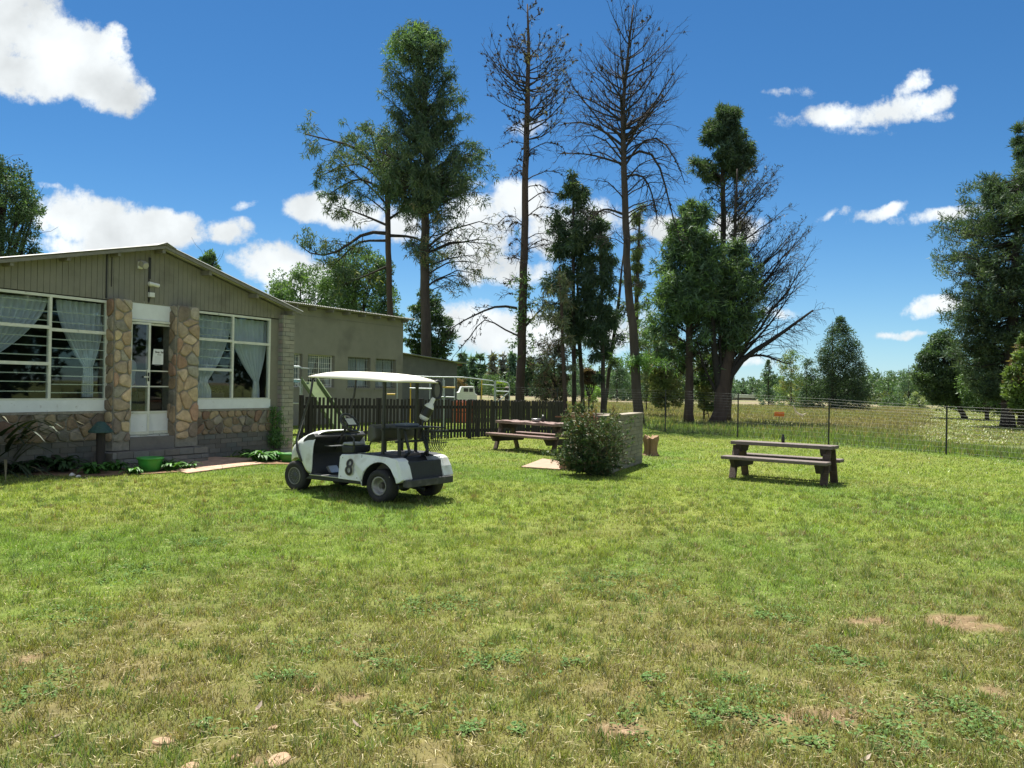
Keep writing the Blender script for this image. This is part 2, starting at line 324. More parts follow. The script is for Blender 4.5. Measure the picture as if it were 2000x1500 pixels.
# ---------------------------------------------------------------- grass blades
M_grass = leaf_mat('grass_blade', trans=.30, gloss=.05, rough=.5)
KEEPOUT = []      # (centre, axis u, axis v, half u, half v) rectangles without grass: filled before grass is built
def blades(name, x, y, h, w, col, lean=.5, parent=None, z0=0.0, seg=1):
    n = len(x); az = rng.random(n)*2*np.pi; la = rng.random(n)*2*np.pi; ln = rng.random(n)**.7*lean*h
    bx, by = np.cos(az)*w/2, np.sin(az)*w/2; z = np.full(n, z0) + ground_h(x, y)
    a = np.stack([x-bx, y-by, z], -1); b = np.stack([x+bx, y+by, z], -1)
    if seg == 1:
        t = np.stack([x+np.cos(la)*ln, y+np.sin(la)*ln, z+h], -1)
        V = np.stack([a, b, t], 1).reshape(-1, 3); Fc = np.arange(n*3).reshape(-1, 3); k = 3
        cc = np.repeat(col, 3, 0)
        return V, [Fc], cc
    m = np.stack([x+np.cos(la)*ln*.35, y+np.sin(la)*ln*.35, z+h*.62], -1); dd = np.stack([bx, by, bx*0], -1)*.75
    t = np.stack([x+np.cos(la)*ln, y+np.sin(la)*ln, z+h*(1-.25*rng.random(n))], -1)
    V = np.stack([a, b, m-dd, m+dd, t], 1).reshape(-1, 3); o = np.arange(n)[:, None]*5
    return V, [o+np.array([[0, 1, 3, 2]]), o+np.array([[2, 3, 4]])], np.repeat(col, 5, 0)
def blade_col(x, y, base, dryf):
    n = len(x); v = .50+.95*rng.random(n)
    hue = rng.random(n)[:, None]
    c = base*(1-hue*.45) + np.array([.27, .32, .075])*hue*.45
    d = (rng.random(n) < dryf)[:, None]
    dc = np.array([.33, .27, .125])*(1-rng.random((n, 1))*.4)
    return np.where(d, dc, c)*v[:, None]
def keep(x, y):
    ok = np.ones(len(x), bool)
    for (c, u, v, hu, hv) in KEEPOUT:
        dx, dy = x-c[0], y-c[1]; ok &= ~((np.abs(dx*u[0]+dy*u[1]) < hu) & (np.abs(dx*v[0]+dy*v[1]) < hv))
    return ok
def build_lawn():
    Vs, F3, F4, Cs = [], [], [], []; off = 0
    for (d0, d1, n, hm, w, seg) in ((2.6, 5.2, 265000, .026, .0042, 2), (5.2, 9, 270000, .028, .0062, 1), (9, 16, 250000, .030, .010, 1), (16, 34, 190000, .034, .019, 1)):
        d = d0 + (d1-d0)*rng.random(n); x = (rng.random(n)*2-1)*(.70*d+2.4); y = d
        soil, dry, lush, wild, mown, fs = zones(x, y)
        cl = fbm(x, y, .16, 120)
        ok = (rng.random(n) > soil*.93) & (rng.random(n) < .35+1.3*sstep(.3, .6, cl)) & (fs < .25) & keep(x, y)
        x, y, soil, dry, lush, cl = [q[ok] for q in (x, y, soil, dry, lush, cl)]; m = len(x)
        base = ground_col(x, y)*1.12 + np.array([.0, .012, .0])
        patch = sstep(.52, .66, fbm(x, y, .42, 140))
        base = base*(1-patch[:, None]*.35) + np.array([.10, .22, .05])*patch[:, None]*.35
        col = blade_col(x, y, base, np.clip(dry*.62+.05, 0, 1)*(1-patch*.5))
        tuft = sstep(.5, .8, cl)
        h = hm*(.45+.8*rng.random(m))*(1+tuft*1.1+(rng.random(m) < .012)*1.2)*(1-.2*dry)
        V, Fs, cc = blades('g', x, y, h, w*(.7+.6*rng.random(m)), col, lean=1.1, seg=seg, z0=-.004)
        for f in Fs: (F3 if f.shape[1] == 3 else F4).append(f+off)
        Vs.append(V); Cs.append(cc); off += len(V)
    # taller tufts and lying straws break up the turf
    nt = 2600; d = 3.0+10*rng.random(nt)**1.3; tx = (rng.random(nt)*2-1)*.68*d; kind = rng.random(nt)
    k = 26; x = (tx[:, None]+rng.normal(size=(nt, k))*.028).ravel(); y = (d[:, None]+rng.normal(size=(nt, k))*.028).ravel(); kd = np.repeat(kind, k)
    base = np.where((kd < .55)[:, None], ground_col(x, y)*.85, np.array([[.13, .20, .06]])*np.ones((len(x), 1))); col = blade_col(x, y, base, np.where(kd > .85, .8, .12)); hh = np.repeat(.035+.035*rng.random(nt), k)
    V, Fs, cc = blades('t', x, y, hh*(.6+.6*rng.random(len(x))), .0045+.0005*y, col, lean=.9); F3.append(Fs[0]+off); Vs.append(V); Cs.append(cc); off += len(V)
    ns = 5000; d = 2.8+6*rng.random(ns); x = (rng.random(ns)*2-1)*.68*d; a = rng.random(ns)*6.28; l = .03+.05*rng.random(ns); z = ground_h(x, d)+.012+.015*rng.random(ns)
    A = np.stack([x, d, z], -1); B = A+np.stack([np.cos(a)*l, np.sin(a)*l, (rng.random(ns)-.5)*.01], -1); sd = np.stack([-np.sin(a), np.cos(a), a*0], -1)*.0022
    V = np.stack([A-sd, A+sd, B], 1).reshape(-1, 3); F3.append(np.arange(len(V)).reshape(-1, 3)+off); Vs.append(V); Cs.append(np.repeat(np.array([[.46, .39, .22]])*(.6+.6*rng.random((ns, 1))), 3, 0)); off += len(V)
    fl = [np.concatenate(F3)] + ([np.concatenate(F4)] if F4 else [])
    o = np_mesh('lawn_grass', np.concatenate(Vs), fl, M_grass, col=np.concatenate(Cs)); tag(o, 'short patchy lawn grass covering the foreground', 'grass', kind='stuff')
def build_meadow():
    n = 230000; y = 20 + 75*rng.random(n)**1.4; x = (rng.random(n)*1.45-.62)*y*.98
    soil, dry, lush, wild, mown, fs = zones(x, y); ok = (fs > .1) & ((mown < .4) | (rng.random(n) < .02)) & (x < y*.75) & (x > -y*.28) & keep(x, y)
    x, y, mown, fs = x[ok], y[ok], mown[ok], fs[ok]; m = len(x)
    base = ground_col(x, y)*1.08; near = 1-sstep(0, 6, fs)
    col = blade_col(x, y, base, .30-.2*near)
    h = (.09+.20*rng.random(m))*(.35+1.1*fbm(x, y, 1.6, 150))*(1-.5*mown); w = .012+.0007*y
    V, Fs, cc = blades('m', x, y, h, w*(.6+.8*rng.random(m)), col, lean=.6)
    n2 = 90000; y2 = 26+70*rng.random(n2)**1.5; x2 = 12+(rng.random(n2))*y2*.62; s2 = zones(x2, y2); k2 = (s2[4] > .35) & (x2 < y2*.72); x2, y2 = x2[k2], y2[k2]
    V2, F2, c2 = blades('n', x2, y2, .035+.05*rng.random(len(x2)), .02+.0011*y2, blade_col(x2, y2, ground_col(x2, y2)*1.15, .28), lean=1.6)
    Fs = [Fs[0], F2[0]+len(V)]; V = np.concatenate([V, V2]); cc = np.concatenate([cc, c2])
    o = np_mesh('meadow_grass', V, Fs, M_grass, col=cc); tag(o, 'tall rough meadow grass beyond the wire fence', 'grass', kind='stuff')
def build_clover():
    spots = [(830,1400,80,26),(1405,1010+390,60,28),(920,1420,30,14),(250,1120,60,30),(60,1350,90,40),(1350,1420,150,50),(1470,1390,70,26),(1650,1280,90,30),(1900,1400,110,60),(1700,1430,110,50),(980,1290,90,34),
             (1020,1420,26,12),(750,1290,60,20),(640,1270,70,18),(1200,1140,120,26),(560,1330,50,16),(420,1420,60,14),(1580,1450,60,20),(1440,1340,70,22),(1270,1330,30,10),(390,1060,60,12),(860,1180,90,20),(150,1200,90,24),(1500,1200,80,16),(1120,1300,40,14),(770,1385,26,8)]
    X, Y, K = [], [], []
    for i, (a, b, c, d) in enumerate(spots):
        p = ground(a, b); hx = (ground(a+c, b)-p).length; hy = abs(ground(a, b-d).y-ground(a, b+d).y)/2; n = int(2600*hx*hy*4)+80
        q = rng.normal(size=(n, 2))*.55; xx, yy = p.x+q[:, 0]*hx, p.y+q[:, 1]*hy; ok = fbm(xx, yy, .12, 170+i) > .50
        X.append(xx[ok]); Y.append(yy[ok])
    x = np.concatenate(X); y = np.concatenate(Y); n = len(x); V = []; k = 5
    s = .006+.007*rng.random(n); z = .008+.020*rng.random(n); az = rng.random(n)*6.28; tl = (rng.random((n, 2))-.5)*.9
    ang = np.arange(k)/k*2*np.pi
    lx = np.cos(ang)[None]*s[:, None]; ly = np.sin(ang)[None]*s[:, None]*.7
    rx = lx*np.cos(az)[:, None]-ly*np.sin(az)[:, None]; ry = lx*np.sin(az)[:, None]+ly*np.cos(az)[:, None]
    P = np.stack([x[:, None]+rx, y[:, None]+ry, (z+ground_h(x, y))[:, None]+rx*tl[:, :1]+ry*tl[:, 1:]], -1).reshape(-1, 3)
    col = np.array([.095, .165, .062])*(.55+.9*rng.random((n, 1))) + rng.random((n, 1))*np.array([.03, .03, .0])
    o = np_mesh('clover', P, np.arange(n*k).reshape(-1, k), leaf_mat('clover_leaf', .3, .0), col=np.repeat(col, k, 0)); tag(o, 'low broad leaved weeds in patches through the lawn', 'weeds', kind='stuff')
# ================================================================ HOUSE
HD = Vector((-.4924, -.8704, 0)); HN = Vector((.8704, -.4924, 0))
class Frame:
    def __init__(s, O): s.O = Vector(O)
    def p(s, u, o, z): return s.O + HD*u + HN*o + Vector((0, 0, z))
    def fz(s, px, py, o=0.0):
        r = ray(px, py); t = ((s.O + HN*o - EYEV).dot(HN))/r.dot(HN); q = EYEV + r*t; return ((q-s.O).dot(HD), q.z)
    def box(s, mb, u0, u1, o0, o1, z0, z1):
        P = [s.p(u, o, z) for z in (z0, z1) for (u, o) in ((u0, o0), (u1, o0), (u1, o1), (u0, o1))]; return mb.hexa(P)
    def prism(s, mb, poly, o0, o1):  # polygon in (u, z)
        n = len(poly); P = [s.p(u, o0, z) for u, z in poly] + [s.p(u, o1, z) for u, z in poly]
        return mb.add(P, [tuple(range(n)), tuple(range(2*n-1, n-1, -1))] + [(i, i+n, (i+1) % n+n, (i+1) % n) for i in range(n)])
g0 = ground(561, 882); g0.z = 0
HF = Frame(g0); U = lambda px, py=700, o=0: HF.fz(px, py, o)[0]; Z = lambda px, py, o=0: HF.fz(px, py, o)[1]
M_taupe = mat('taupe_paint', (.215, .205, .16), rough=.7, var=.12, scale=3, bump=.15, bscale=30, dirt=((.13, .12, .09), 2.2, .55, .8))
M_mortar = mat('mortar', (.27, .25, .205), rough=.95, var=.3, scale=12, bump=.5, bscale=50)
M_mortar_brick = mat('painted_brick_joint', (.12, .12, .10), rough=.95, var=.3, scale=12)
M_brickp = mat('painted_brick', (1, 1, 1), rough=.75, var=.22, scale=5, bump=.25, bscale=40, attr=True)
M_stone = mat('field_stone', (1, 1, 1), rough=.85, var=.38, scale=7, bump=.7, bscale=30, attr=True)
M_white = mat('white_gloss_paint', (.74, .77, .77), rough=.4, var=.08, scale=5, dirt=((.33, .31, .26), 9, .66, .85))
M_cream = mat('cream_frame_paint', (.66, .67, .58), rough=.45, var=.12, scale=8, dirt=((.25, .23, .18), 14, .62, .8))
M_glass = glass_mat('window_glass', (.86, .90, .90), 1.0)
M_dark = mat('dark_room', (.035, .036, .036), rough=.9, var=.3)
M_floor = mat('room_floor', (.09, .08, .07), rough=.6)
M_roof = mat('roof_sheet', (.40, .40, .37), rough=.55, metal=.3, var=.2, scale=4, dirt=((.22, .16, .11), 3, .6, .8))
M_timber = mat('painted_timber', (.20, .19, .155), rough=.75, var=.25, scale=9, stretch=(1, 1, 1))
M_curt = cloth_mat('curtain_cloth', (.86, .89, .95), .3)
M_black = mat('black_paint', (.018, .018, .019), rough=.5, var=.2)
M_conc = mat('concrete', (.27, .26, .24), rough=.9, var=.25, scale=4, bump=.4, bscale=40)
M_plastic = mat('white_plastic', (.72, .72, .68), rough=.4, var=.08)

def bricks(mb, fr, u0, u1, z0, z1, o, L=.29, Hc=.098, gap=.010, dep=.02, base=(.20, .195, .165), vary=.18, skip=()):
    n = max(1, round((z1-z0)/Hc)); Hc = (z1-z0)/n
    for i in range(n):
        za, zb = z0+i*Hc+gap/2, z0+(i+1)*Hc-gap/2; u = u0 - (L/2 if i % 2 else 0) - (.0 if i % 2 else 0)
        while u < u1-.01:
            a, b = max(u+gap/2, u0), min(u+L-gap/2, u1)
            if b-a > .03:
                v = 1+random.uniform(-vary, vary); w = random.uniform(-.01, .012)
                mb.col = (base[0]*v+w, base[1]*v, base[2]*v-w*.5); d = dep+random.uniform(-.006, .006); j = random.uniform(-.003, .003)
                fr.box(mb, a, b, o-.03, o+d, za+j, zb+j)
            u += L
    return mb
def vor_cells(w, h, cell, rnd, aspect=1.0, jit=.42):
    nx = max(1, round(w/cell)); ny = max(1, round(h/(cell*aspect))); P = []
    for j in range(ny):
        for i in range(nx):
            if rnd.random() < .13: continue
            P.append(((i+.5+rnd.uniform(-jit, jit)+(.25 if j % 2 else -.25))*w/nx, (j+.5+rnd.uniform(-jit, jit))*h/ny))
    cells = []
    for p in P:
        poly = [(0, 0), (w, 0), (w, h), (0, h)]
        for q in P:
            if q is p or abs(q[0]-p[0]) > 3.2*cell or abs(q[1]-p[1]) > 3.2*cell: continue
            mx_, my_ = (p[0]+q[0])/2, (p[1]+q[1])/2; nx2, ny2 = q[0]-p[0], q[1]-p[1]; newp = []
            for k in range(len(poly)):
                a, b = poly[k], poly[(k+1) % len(poly)]; da = (a[0]-mx_)*nx2+(a[1]-my_)*ny2; db = (b[0]-mx_)*nx2+(b[1]-my_)*ny2
                if da <= 0: newp.append(a)
                if (da < 0 < db) or (db < 0 < da): t = da/(da-db); newp.append((a[0]+(b[0]-a[0])*t, a[1]+(b[1]-a[1])*t))
            poly = newp
            if len(poly) < 3: break
        if len(poly) >= 3: cells.append(poly)
    return cells
STONES = [(.36,.26,.16),(.42,.31,.19),(.34,.25,.16),(.28,.22,.15),(.44,.34,.23),(.32,.20,.13),(.25,.23,.18),(.38,.33,.25),(.20,.16,.12),(.46,.36,.21),(.40,.30,.18),(.37,.28,.18)]
def stones(mb, P, w, h, cell, rnd, thick=.06, gap=.012, aspect=1.0, dark=1.0):
    """P(a, b, o) -> world point; stones fill the rectangle w x h"""
    for poly in vor_cells(w, h, cell, rnd, aspect):
        cx = sum(p[0] for p in poly)/len(poly); cy = sum(p[1] for p in poly)/len(poly)
        for _ in range(2):
            q = []
            for k in range(len(poly)):
                a, b = poly[k], poly[(k+1) % len(poly)]; q += [(a[0]*.78+b[0]*.22, a[1]*.78+b[1]*.22), (a[0]*.22+b[0]*.78, a[1]*.22+b[1]*.78)]
            poly = q
        rad = sum(math.hypot(p[0]-cx, p[1]-cy) for p in poly)/len(poly); s0 = max(.4, 1-gap/rad); t = thick*rnd.uniform(.55, 1.15); n = len(poly)
        tx, ty = rnd.uniform(-.25, .25), rnd.uniform(-.25, .25); j = [rnd.uniform(.95, 1.05) for _ in poly]; rings = []
        for (s, o) in ((s0, -.01), (s0*.99, t*.45), (s0*.90, t*.85), (s0*.55, t*1.0)):
            rings.append([P(cx+(p[0]-cx)*s*jj, cy+(p[1]-cy)*s*jj, o*(1 + (p[0]-cx)*tx/rad*.5 + (p[1]-cy)*ty/rad*.5) if o > 0 else o) for p, jj in zip(poly, j)])
        c = rnd.choice(STONES); v = rnd.uniform(.8, 1.15)*dark; mb.col = tuple(x*v for x in c)
        V = [p for r_ in rings for p in r_] + [P(cx, cy, t*1.02)]; Fc = []
        for r_ in range(3):
            for k in range(n): Fc.append((r_*n+k, r_*n+(k+1) % n, (r_+1)*n+(k+1) % n, (r_+1)*n+k))
        for k in range(n): Fc.append((3*n+k, 3*n+(k+1) % n, 4*n))
        mb.add(V, Fc)

house = thing('house', 'low gabled club house with taupe board gable, white framed windows and stone pillars', 'house', tuple(g0))
OR = tuple(g0)
def hb(name, mb, m, parent=house, **k): return mb.build(name, m, parent, origin=OR, **k)
uL = U(0, 700) + 2.4                       # left end, beyond the frame
zs1 = 1.04; zt = (Z(525, 620)+Z(210, 590)+Z(385, 607))/3; zfl = .56; zbr = .50
uW2r, uW2l = U(526), U(384); uP2r, uP2l = U(388, 700, .22), U(345, 700, .22); uP1r, uP1l = U(256, 700, .22), U(222, 700, .22); uW1r = U(208)
D_IN = 6.5
# walls: low walls, side/back walls, partition
mb = MB()
HF.box(mb, -.02, uP2r, -.22, -.012, 0, zs1-.01); HF.box(mb, uP1l, uL, -.22, -.012, 0, zs1-.01); HF.box(mb, uP2r-.001, uP1l+.001, -.22, -.014, 0, zfl)
HF.box(mb, -.03, .22, -D_IN, -.23, 0, zt+.02); HF.box(mb, .22, uL, -D_IN, -D_IN+.22, 0, zt+.02); HF.box(mb, uL, uL+.2, -D_IN, 0, 0, zt+.02)
hb('wall', mb, M_taupe)
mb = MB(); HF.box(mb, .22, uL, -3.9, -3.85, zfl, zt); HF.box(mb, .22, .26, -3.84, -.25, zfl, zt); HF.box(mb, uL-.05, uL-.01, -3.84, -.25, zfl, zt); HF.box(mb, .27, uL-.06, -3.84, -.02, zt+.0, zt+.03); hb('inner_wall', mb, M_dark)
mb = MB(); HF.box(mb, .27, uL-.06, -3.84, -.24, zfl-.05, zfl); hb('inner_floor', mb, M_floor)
# brick plinth
mb = MB(); bricks(mb, HF, uP1r-.1, uL, 0, zbr, 0, base=(.135, .135, .12)); bricks(mb, HF, .36, uP1r-.1, 0, zbr, 0, base=(.15, .148, .13)); hb('brick_plinth', mb, M_brickp, col=True)
mb = MB(); HF.box(mb, .36, uL, -.02, .008, 0, zbr); hb('plinth_joint', mb, M_mortar_brick)
# stone band
rnd = random.Random(12); mb = MB()
stones(mb, lambda a, b, o: HF.p(uP1l+.02+a, .01+o, zbr+b), uL-uP1l-.02, zs1-zbr-.03, .23, rnd, dark=.72, thick=.05, aspect=.75)
hb('stone_band', mb, M_stone, col=True, smooth=False); mb = MB()
stones(mb, lambda a, b, o: HF.p(.40+a, .01+o, zbr+b), uP2r-.40, zs1-zbr-.03, .22, rnd, dark=.8, thick=.05, aspect=.8)
hb('stone_band', mb, M_stone, col=True, smooth=False)
mb = MB(); HF.box(mb, uP1l, uL, -.011, .012, zbr+.002, zs1-.015); HF.box(mb, .37, uP2r, -.011, .012, zbr+.002, zs1-.015); hb('stone_band_mortar', mb, M_mortar)
# brick corner pillar, projecting
zc = Z(548, 632)
mb = MB(); bricks(mb, HF, -.02, .34, 0, zc+.20, .13, L=.30, base=(.30, .29, .235), vary=.09)
n = round((zc+.2)/.098)
for i in range(n):                                   # return face of the pillar
    z0_, z1_ = i*(zc+.2)/n+.005, (i+1)*(zc+.2)/n-.005; mb.col = tuple(c*random.uniform(.9, 1.1) for c in (.29, .28, .23)); HF.box(mb, .33, .355, .01, .125, z0_, z1_)
hb('brick_pillar', mb, M_brickp, col=True)
mb = MB(); HF.box(mb, -.01, .335, -.02, .135, 0, zc+.2); hb('pillar_joint', mb, M_mortar_brick)
# stone pillars
for (a, b, lab, sd) in ((uP2r, uP2l, 'stone pillar of warm brown rubble right of the door', 3), (uP1r, uP1l, 'stone pillar of brown rubble left of the door', 8)):
    rr = random.Random(sd); w = b-a; zp = zt+.05; mb = MB()
    stones(mb, lambda x, y, o, a=a: HF.p(a+x, .22+o, .46+y), w, zp-.46, .235, rr, thick=.05, gap=.010, aspect=.85, dark=1.32)
    stones(mb, lambda x, y, o, b=b: HF.p(b+o, .22-x, .46+y), .22, zp-.46, .22, rr, thick=.04, aspect=.8, dark=.9)
    o_ = hb('stone_pillar', mb, M_stone, col=True); tag(o_, lab)
    mb = MB(); HF.box(mb, a+.01, b-.0, -.2, .228, .30, zp-.01); hb('pillar_mortar', mb, M_mortar, parent=o_); bpy.context.view_layer.update()
    o_.parent = house
# front step and sill
mb = MB(); uS0, uS1 = U(398, 870, .45), U(262, 870, .45); bricks(mb, HF, uS0, uS1+.5, .18, .30, .55, L=.33, Hc=.12, base=(.19, .185, .165)); bricks(mb, HF, uS0, uS1+.5, .0, .17, .58, L=.34, Hc=.085, base=(.17, .165, .15))
HF.box(mb, uS0, uS1+.5, .02, .53, 0, .285); HF.box(mb, uP2l+.01, uP1r-.01, -.02, .22, .29, zfl-.03); hb('door_step', mb, M_brickp, col=True)
# gable cladding of vertical boards
pk = HF.fz(322, 481, .28); ev = HF.fz(590, 612, .28); lf = HF.fz(0, 508, .28)
uP, zP = pk; slR = (zP-ev[1])/(uP-ev[0]); slL = (zP-lf[1])/(lf[0]-uP)
def rz_(u): return zP - (slR*(uP-u) if u < uP else slL*(u-uP))
mb = MB(); u = -.03; bw = .108; zb = zt+.02
while u < uL+.2:
    v = min(u+bw, uL+.2); g = .007
    c = random.uniform(.92, 1.06); mb.col = (c, c, c)
    HF.prism(mb, [(u+g/2, zb-.0), (v-g/2, zb-.0), (v-g/2, rz_(v)-.03), (u+g/2, rz_(u)-.03)], .0, .032+random.uniform(-.002, .002)); u = v
hb('gable_boards', mb, M_taupe)
mb = MB(); HF.prism(mb, [(-.03, zb), (uL+.2, zb), (uL+.2, rz_(uL+.2)-.04), (uP, zP-.04), (-.03, rz_(-.03)-.04)], -.1, .018); hb('gable_backing', mb, mat('board_gap', (.11, .105, .085), rough=.9))
# dark join strips on the gable
mb = MB()
for (px, y0, y1, w) in ((209, 497, 583, .025), (219, 497, 560, .012), (293, 503, 545, .05), (291, 545, 590, .018)):
    ua, za = HF.fz(px, y0, .04); ub, zb2 = HF.fz(px, y1, .04); HF.box(mb, ua-w/2, ua+w/2, .036, .046, zb2, za)
mb.each('join_strip', M_black, house, OR)
# roof: corrugated sheet with overhang, rafters, barge board
def corrugated(mb, P, nu, width, length, amp=.016, pitch=.076, thick=.006):
    """P(a across ribs, b along ribs, c up) -> point"""
    k = int(width/pitch*6); V = []; Fc = []
    for i in range(k+1):
        a = width*i/k; c = amp*math.sin(2*math.pi*a/pitch)
        V += [P(a, 0, c), P(a, length, c), P(a, 0, c+thick), P(a, length, c+thick)]
    for i in range(k):
        a, b = 4*i, 4*i+4; Fc += [(a, a+1, b+1, b), (a+2, b+2, b+3, a+3), (a, b, b+2, a+2), (a+1, a+3, b+3, b+1)]
    Fc += [(0, 2, 3, 1), (4*k, 4*k+1, 4*k+3, 4*k+2)]; mb.add(V, Fc)
uE = ev[0]-.0
mb = MB(); corrugated(mb, lambda a, b, c: HF.p(uP-b*math.cos(math.atan(slR)), .32-a, zP+.03-b*math.sin(math.atan(slR))+c), 0, D_IN+.6, (uP-uE)/math.cos(math.atan(slR))); hb('roof', mb, M_roof)
mb = MB(); corrugated(mb, lambda a, b, c: HF.p(uP+b*math.cos(math.atan(slL)), .32-a, zP+.03-b*math.sin(math.atan(slL))+c), 0, D_IN+.6, (uL+.5-uP)/math.cos(math.atan(slL))); hb('roof', mb, M_roof)
mb = MB(); HF.prism(mb, [(uP-.22, zP+.035-.22*slR), (uP, zP+.07), (uP+.22, zP+.035-.22*slL), (uP, zP+.055)], .35, -D_IN); hb('ridge_cap', mb, M_roof)
mb = MB()
for (px, py) in ((322, 492), (413, 533), (505, 575), (575, 606)):
    uu, zz = HF.fz(px, py, .3); zz = rz_(uu)-.035; HF.box(mb, uu-.035, uu+.035, 0.03, .28, zz-.10, zz)
for k in range(1, 7):
    uu = uP+k*.95; zz = rz_(uu)-.03; HF.box(mb, uu-.03, uu+.03, 0.03, .28, zz-.08, zz)
mb.each('purlin_end', M_timber, house, OR)
mb = MB()
for s in (0, 1):
    u1_ = uE+.03 if s == 0 else uL+.4; a = HF.p(uP, .30, zP-.02); b = HF.p(u1_, .30, rz_(u1_)-.02); mb.bar(a, b, .03, .055)
hb('barge_board', mb, M_timber)

# windows
def window(u0, u1, zlo, zhi, mulls, rows, bars, lab, panel=True, o=0.0):
    """u0<u1; mulls inside; rows: per column list of transom z; bars: per column list of bar z"""
    mb = MB(); t = .045; zp0 = zlo+ (.20 if panel else 0)
    HF.box(mb, u0, u1, o-.04, o+.03, zhi-t, zhi); HF.box(mb, u0, u1, o-.04, o+.03, zp0, zp0+t*.7)
    for uu in [u0+t/2] + list(mulls) + [u1-t/2]: HF.box(mb, uu-t/2, uu+t/2, o-.038, o+.034, zp0, zhi-.001)
    cols = [u0] + list(mulls) + [u1]
    for ci in range(len(cols)-1):
        for zz in rows[ci]: HF.box(mb, cols[ci]+t/2, cols[ci+1]-t/2, o-.036, o+.038, zz-.028, zz+.028)
    fr = hb('window', mb, M_cream); tag(fr, lab)
    mb = MB(); HF.box(mb, u0+t/2, u1-t/2, o-.004, o+.002, zp0+.01, zhi-.02); hb('pane', mb, M_glass, parent=fr)
    mb = MB()
    for ci in range(len(cols)-1):
        for zz in bars[ci]: HF.box(mb, cols[ci]+t/2, cols[ci+1]-t/2, o-.02, o-.008, zz-.008, zz+.008)
    hb('louvre_bar', mb, M_cream, parent=fr)
    if panel:
        mb = MB(); HF.box(mb, u0-.02, u1+.02, o-.05, o+.036, zlo, zp0-.002); hb('sill_panel', mb, M_white, parent=fr)
    return fr
zz2 = [Z(420, y) for y in (664, 722)]; um2 = U(453); r2 = Z(495, 671)
def bz(px, ys): return [Z(px, y) for y in ys]
window(uW2r, uW2l+.05, zs1, zt, [um2], [[r2], zz2], [[], bz(420, (627, 642, 655, 683, 698, 714))], 'white framed window with tied back curtains right of the door')
um1 = U(95.5); w1 = um1-uW1r; r1 = [Z(50, 636), Z(50, 709)]; rr1 = Z(150, 647)
b1 = bz(50, (585, 604, 622, 655, 673, 692, 728, 745, 764)); b1r = bz(150, (612, 632, 665, 682, 700, 717, 735, 751, 767))
window(uW1r, um1+2*w1, zs1, zt, [um1, um1+w1], [[rr1], r1, r1], [b1r, b1, b1], 'large white framed window with louvre bars left of the door')
# sill ledge
mb = MB(); HF.box(mb, uW2r-.05, uW2l+.05, -.01, .05, zs1-.045, zs1-.004); HF.box(mb, uW1r-.03, uL, -.01, .05, zs1-.045, zs1-.004); hb('sill_ledge', mb, M_mortar)
# side infill between window and brick pillar, header beam
mb = MB(); HF.box(mb, .30, uW2r-.0, -.1, .01, zs1-.03, zt); HF.box(mb, uW1r-.0, uP1l-.02, -.1, .0, zs1, zt) if uP1l < uW1r else None
HF.box(mb, uP2r-.05, uW2l+.05, -.2, -.05, zs1, zt); HF.box(mb, -.0, .3, -.22, .0, 0, zt+.02); mb.each('pier', M_taupe, house, OR)
# door: fanlight panel, frame, two leaves
uDr, uDl = U(338), U(253); ztp = Z(300, 631); zd0 = zfl
mb = MB(); HF.box(mb, uDr-.03, uDl+.03, -.03, .025, ztp+.05, zt+.06); dpan = hb('door_transom', mb, M_white)
mb = MB(); HF.box(mb, uDr-.04, uDr, -.05, .05, zd0, ztp+.04); HF.box(mb, uDl, uDl+.04, -.05, .05, zd0, ztp+.04); HF.box(mb, uDr, uDl, -.05, .05, ztp, ztp+.045); HF.box(mb, uDr-.04, uDl+.04, -.1, .06, zd0-.03, zd0); hb('door_frame', mb, M_cream)
def leaf(name, hinge_u, w, sgn, ang, rails, lab, lever):
    """hinge at hinge_u; leaf extends sgn*w in u when closed; opens outward by ang"""
    H = ztp-zd0-.02; M_ = lambda a, b, z: HF.p(hinge_u + sgn*(a*math.cos(ang)) + sgn*b*math.sin(ang)*-1, a*math.sin(ang) + b*math.cos(ang), zd0+.01+z)
    def bx(mb, a0, a1, b0, b1, z0, z1): mb.hexa([M_(a, b, z) for z in (z0, z1) for (a, b) in ((a0, b0), (a1, b0), (a1, b1), (a0, b1))])
    mb = MB(); t = .04; bx(mb, 0, t, -.02, .02, 0, H); bx(mb, w-t, w, -.02, .02, 0, H); bx(mb, t, w-t, -.02, .02, H-t, H); bx(mb, t, w-t, -.02, .02, 0, .06); bx(mb, t, w-t, -.02, .02, .40, .45)
    for zz in rails: bx(mb, t, w-t, -.014, .014, zz-.012, zz+.012)
    d = hb(name, mb, M_cream); tag(d, lab)
    mb = MB(); bx(mb, t-.003, w-t+.003, -.006, .006, .06, .401); hb('kick_panel', mb, M_white, parent=d)
    mb = MB(); bx(mb, t-.003, w-t+.003, -.003, .003, .449, H-t+.003); hb('pane', mb, M_glass, parent=d)
    if lever:
        mb = MB(); bx(mb, w-t-.02, w-.005, .02, .03, .98, 1.26); bx(mb, w-t-.09, w-t+.0, .045, .06, 1.10, 1.125); hb('handle', mb, M_cream, parent=d)
        mb = MB(); bx(mb, w-t-.012, w-.018, .0301, .034, 1.03, 1.2); hb('lock_plate', mb, M_black, parent=d)
    return d, M_, H
hz = [Z(312, 726)-zd0, Z(312, 756)-zd0]
d1, Mr, Hd = leaf('door', uDr, (uDl-uDr)*.62, 1, 0.0, hz, 'closed glazed door leaf with a white notice on the glass', False)
d2, Ml, _ = leaf('door', uDl, (uDl-uDr)*.40, -1, R(14), [hz[1], hz[0]], 'glazed door leaf standing ajar with a lock plate', True)
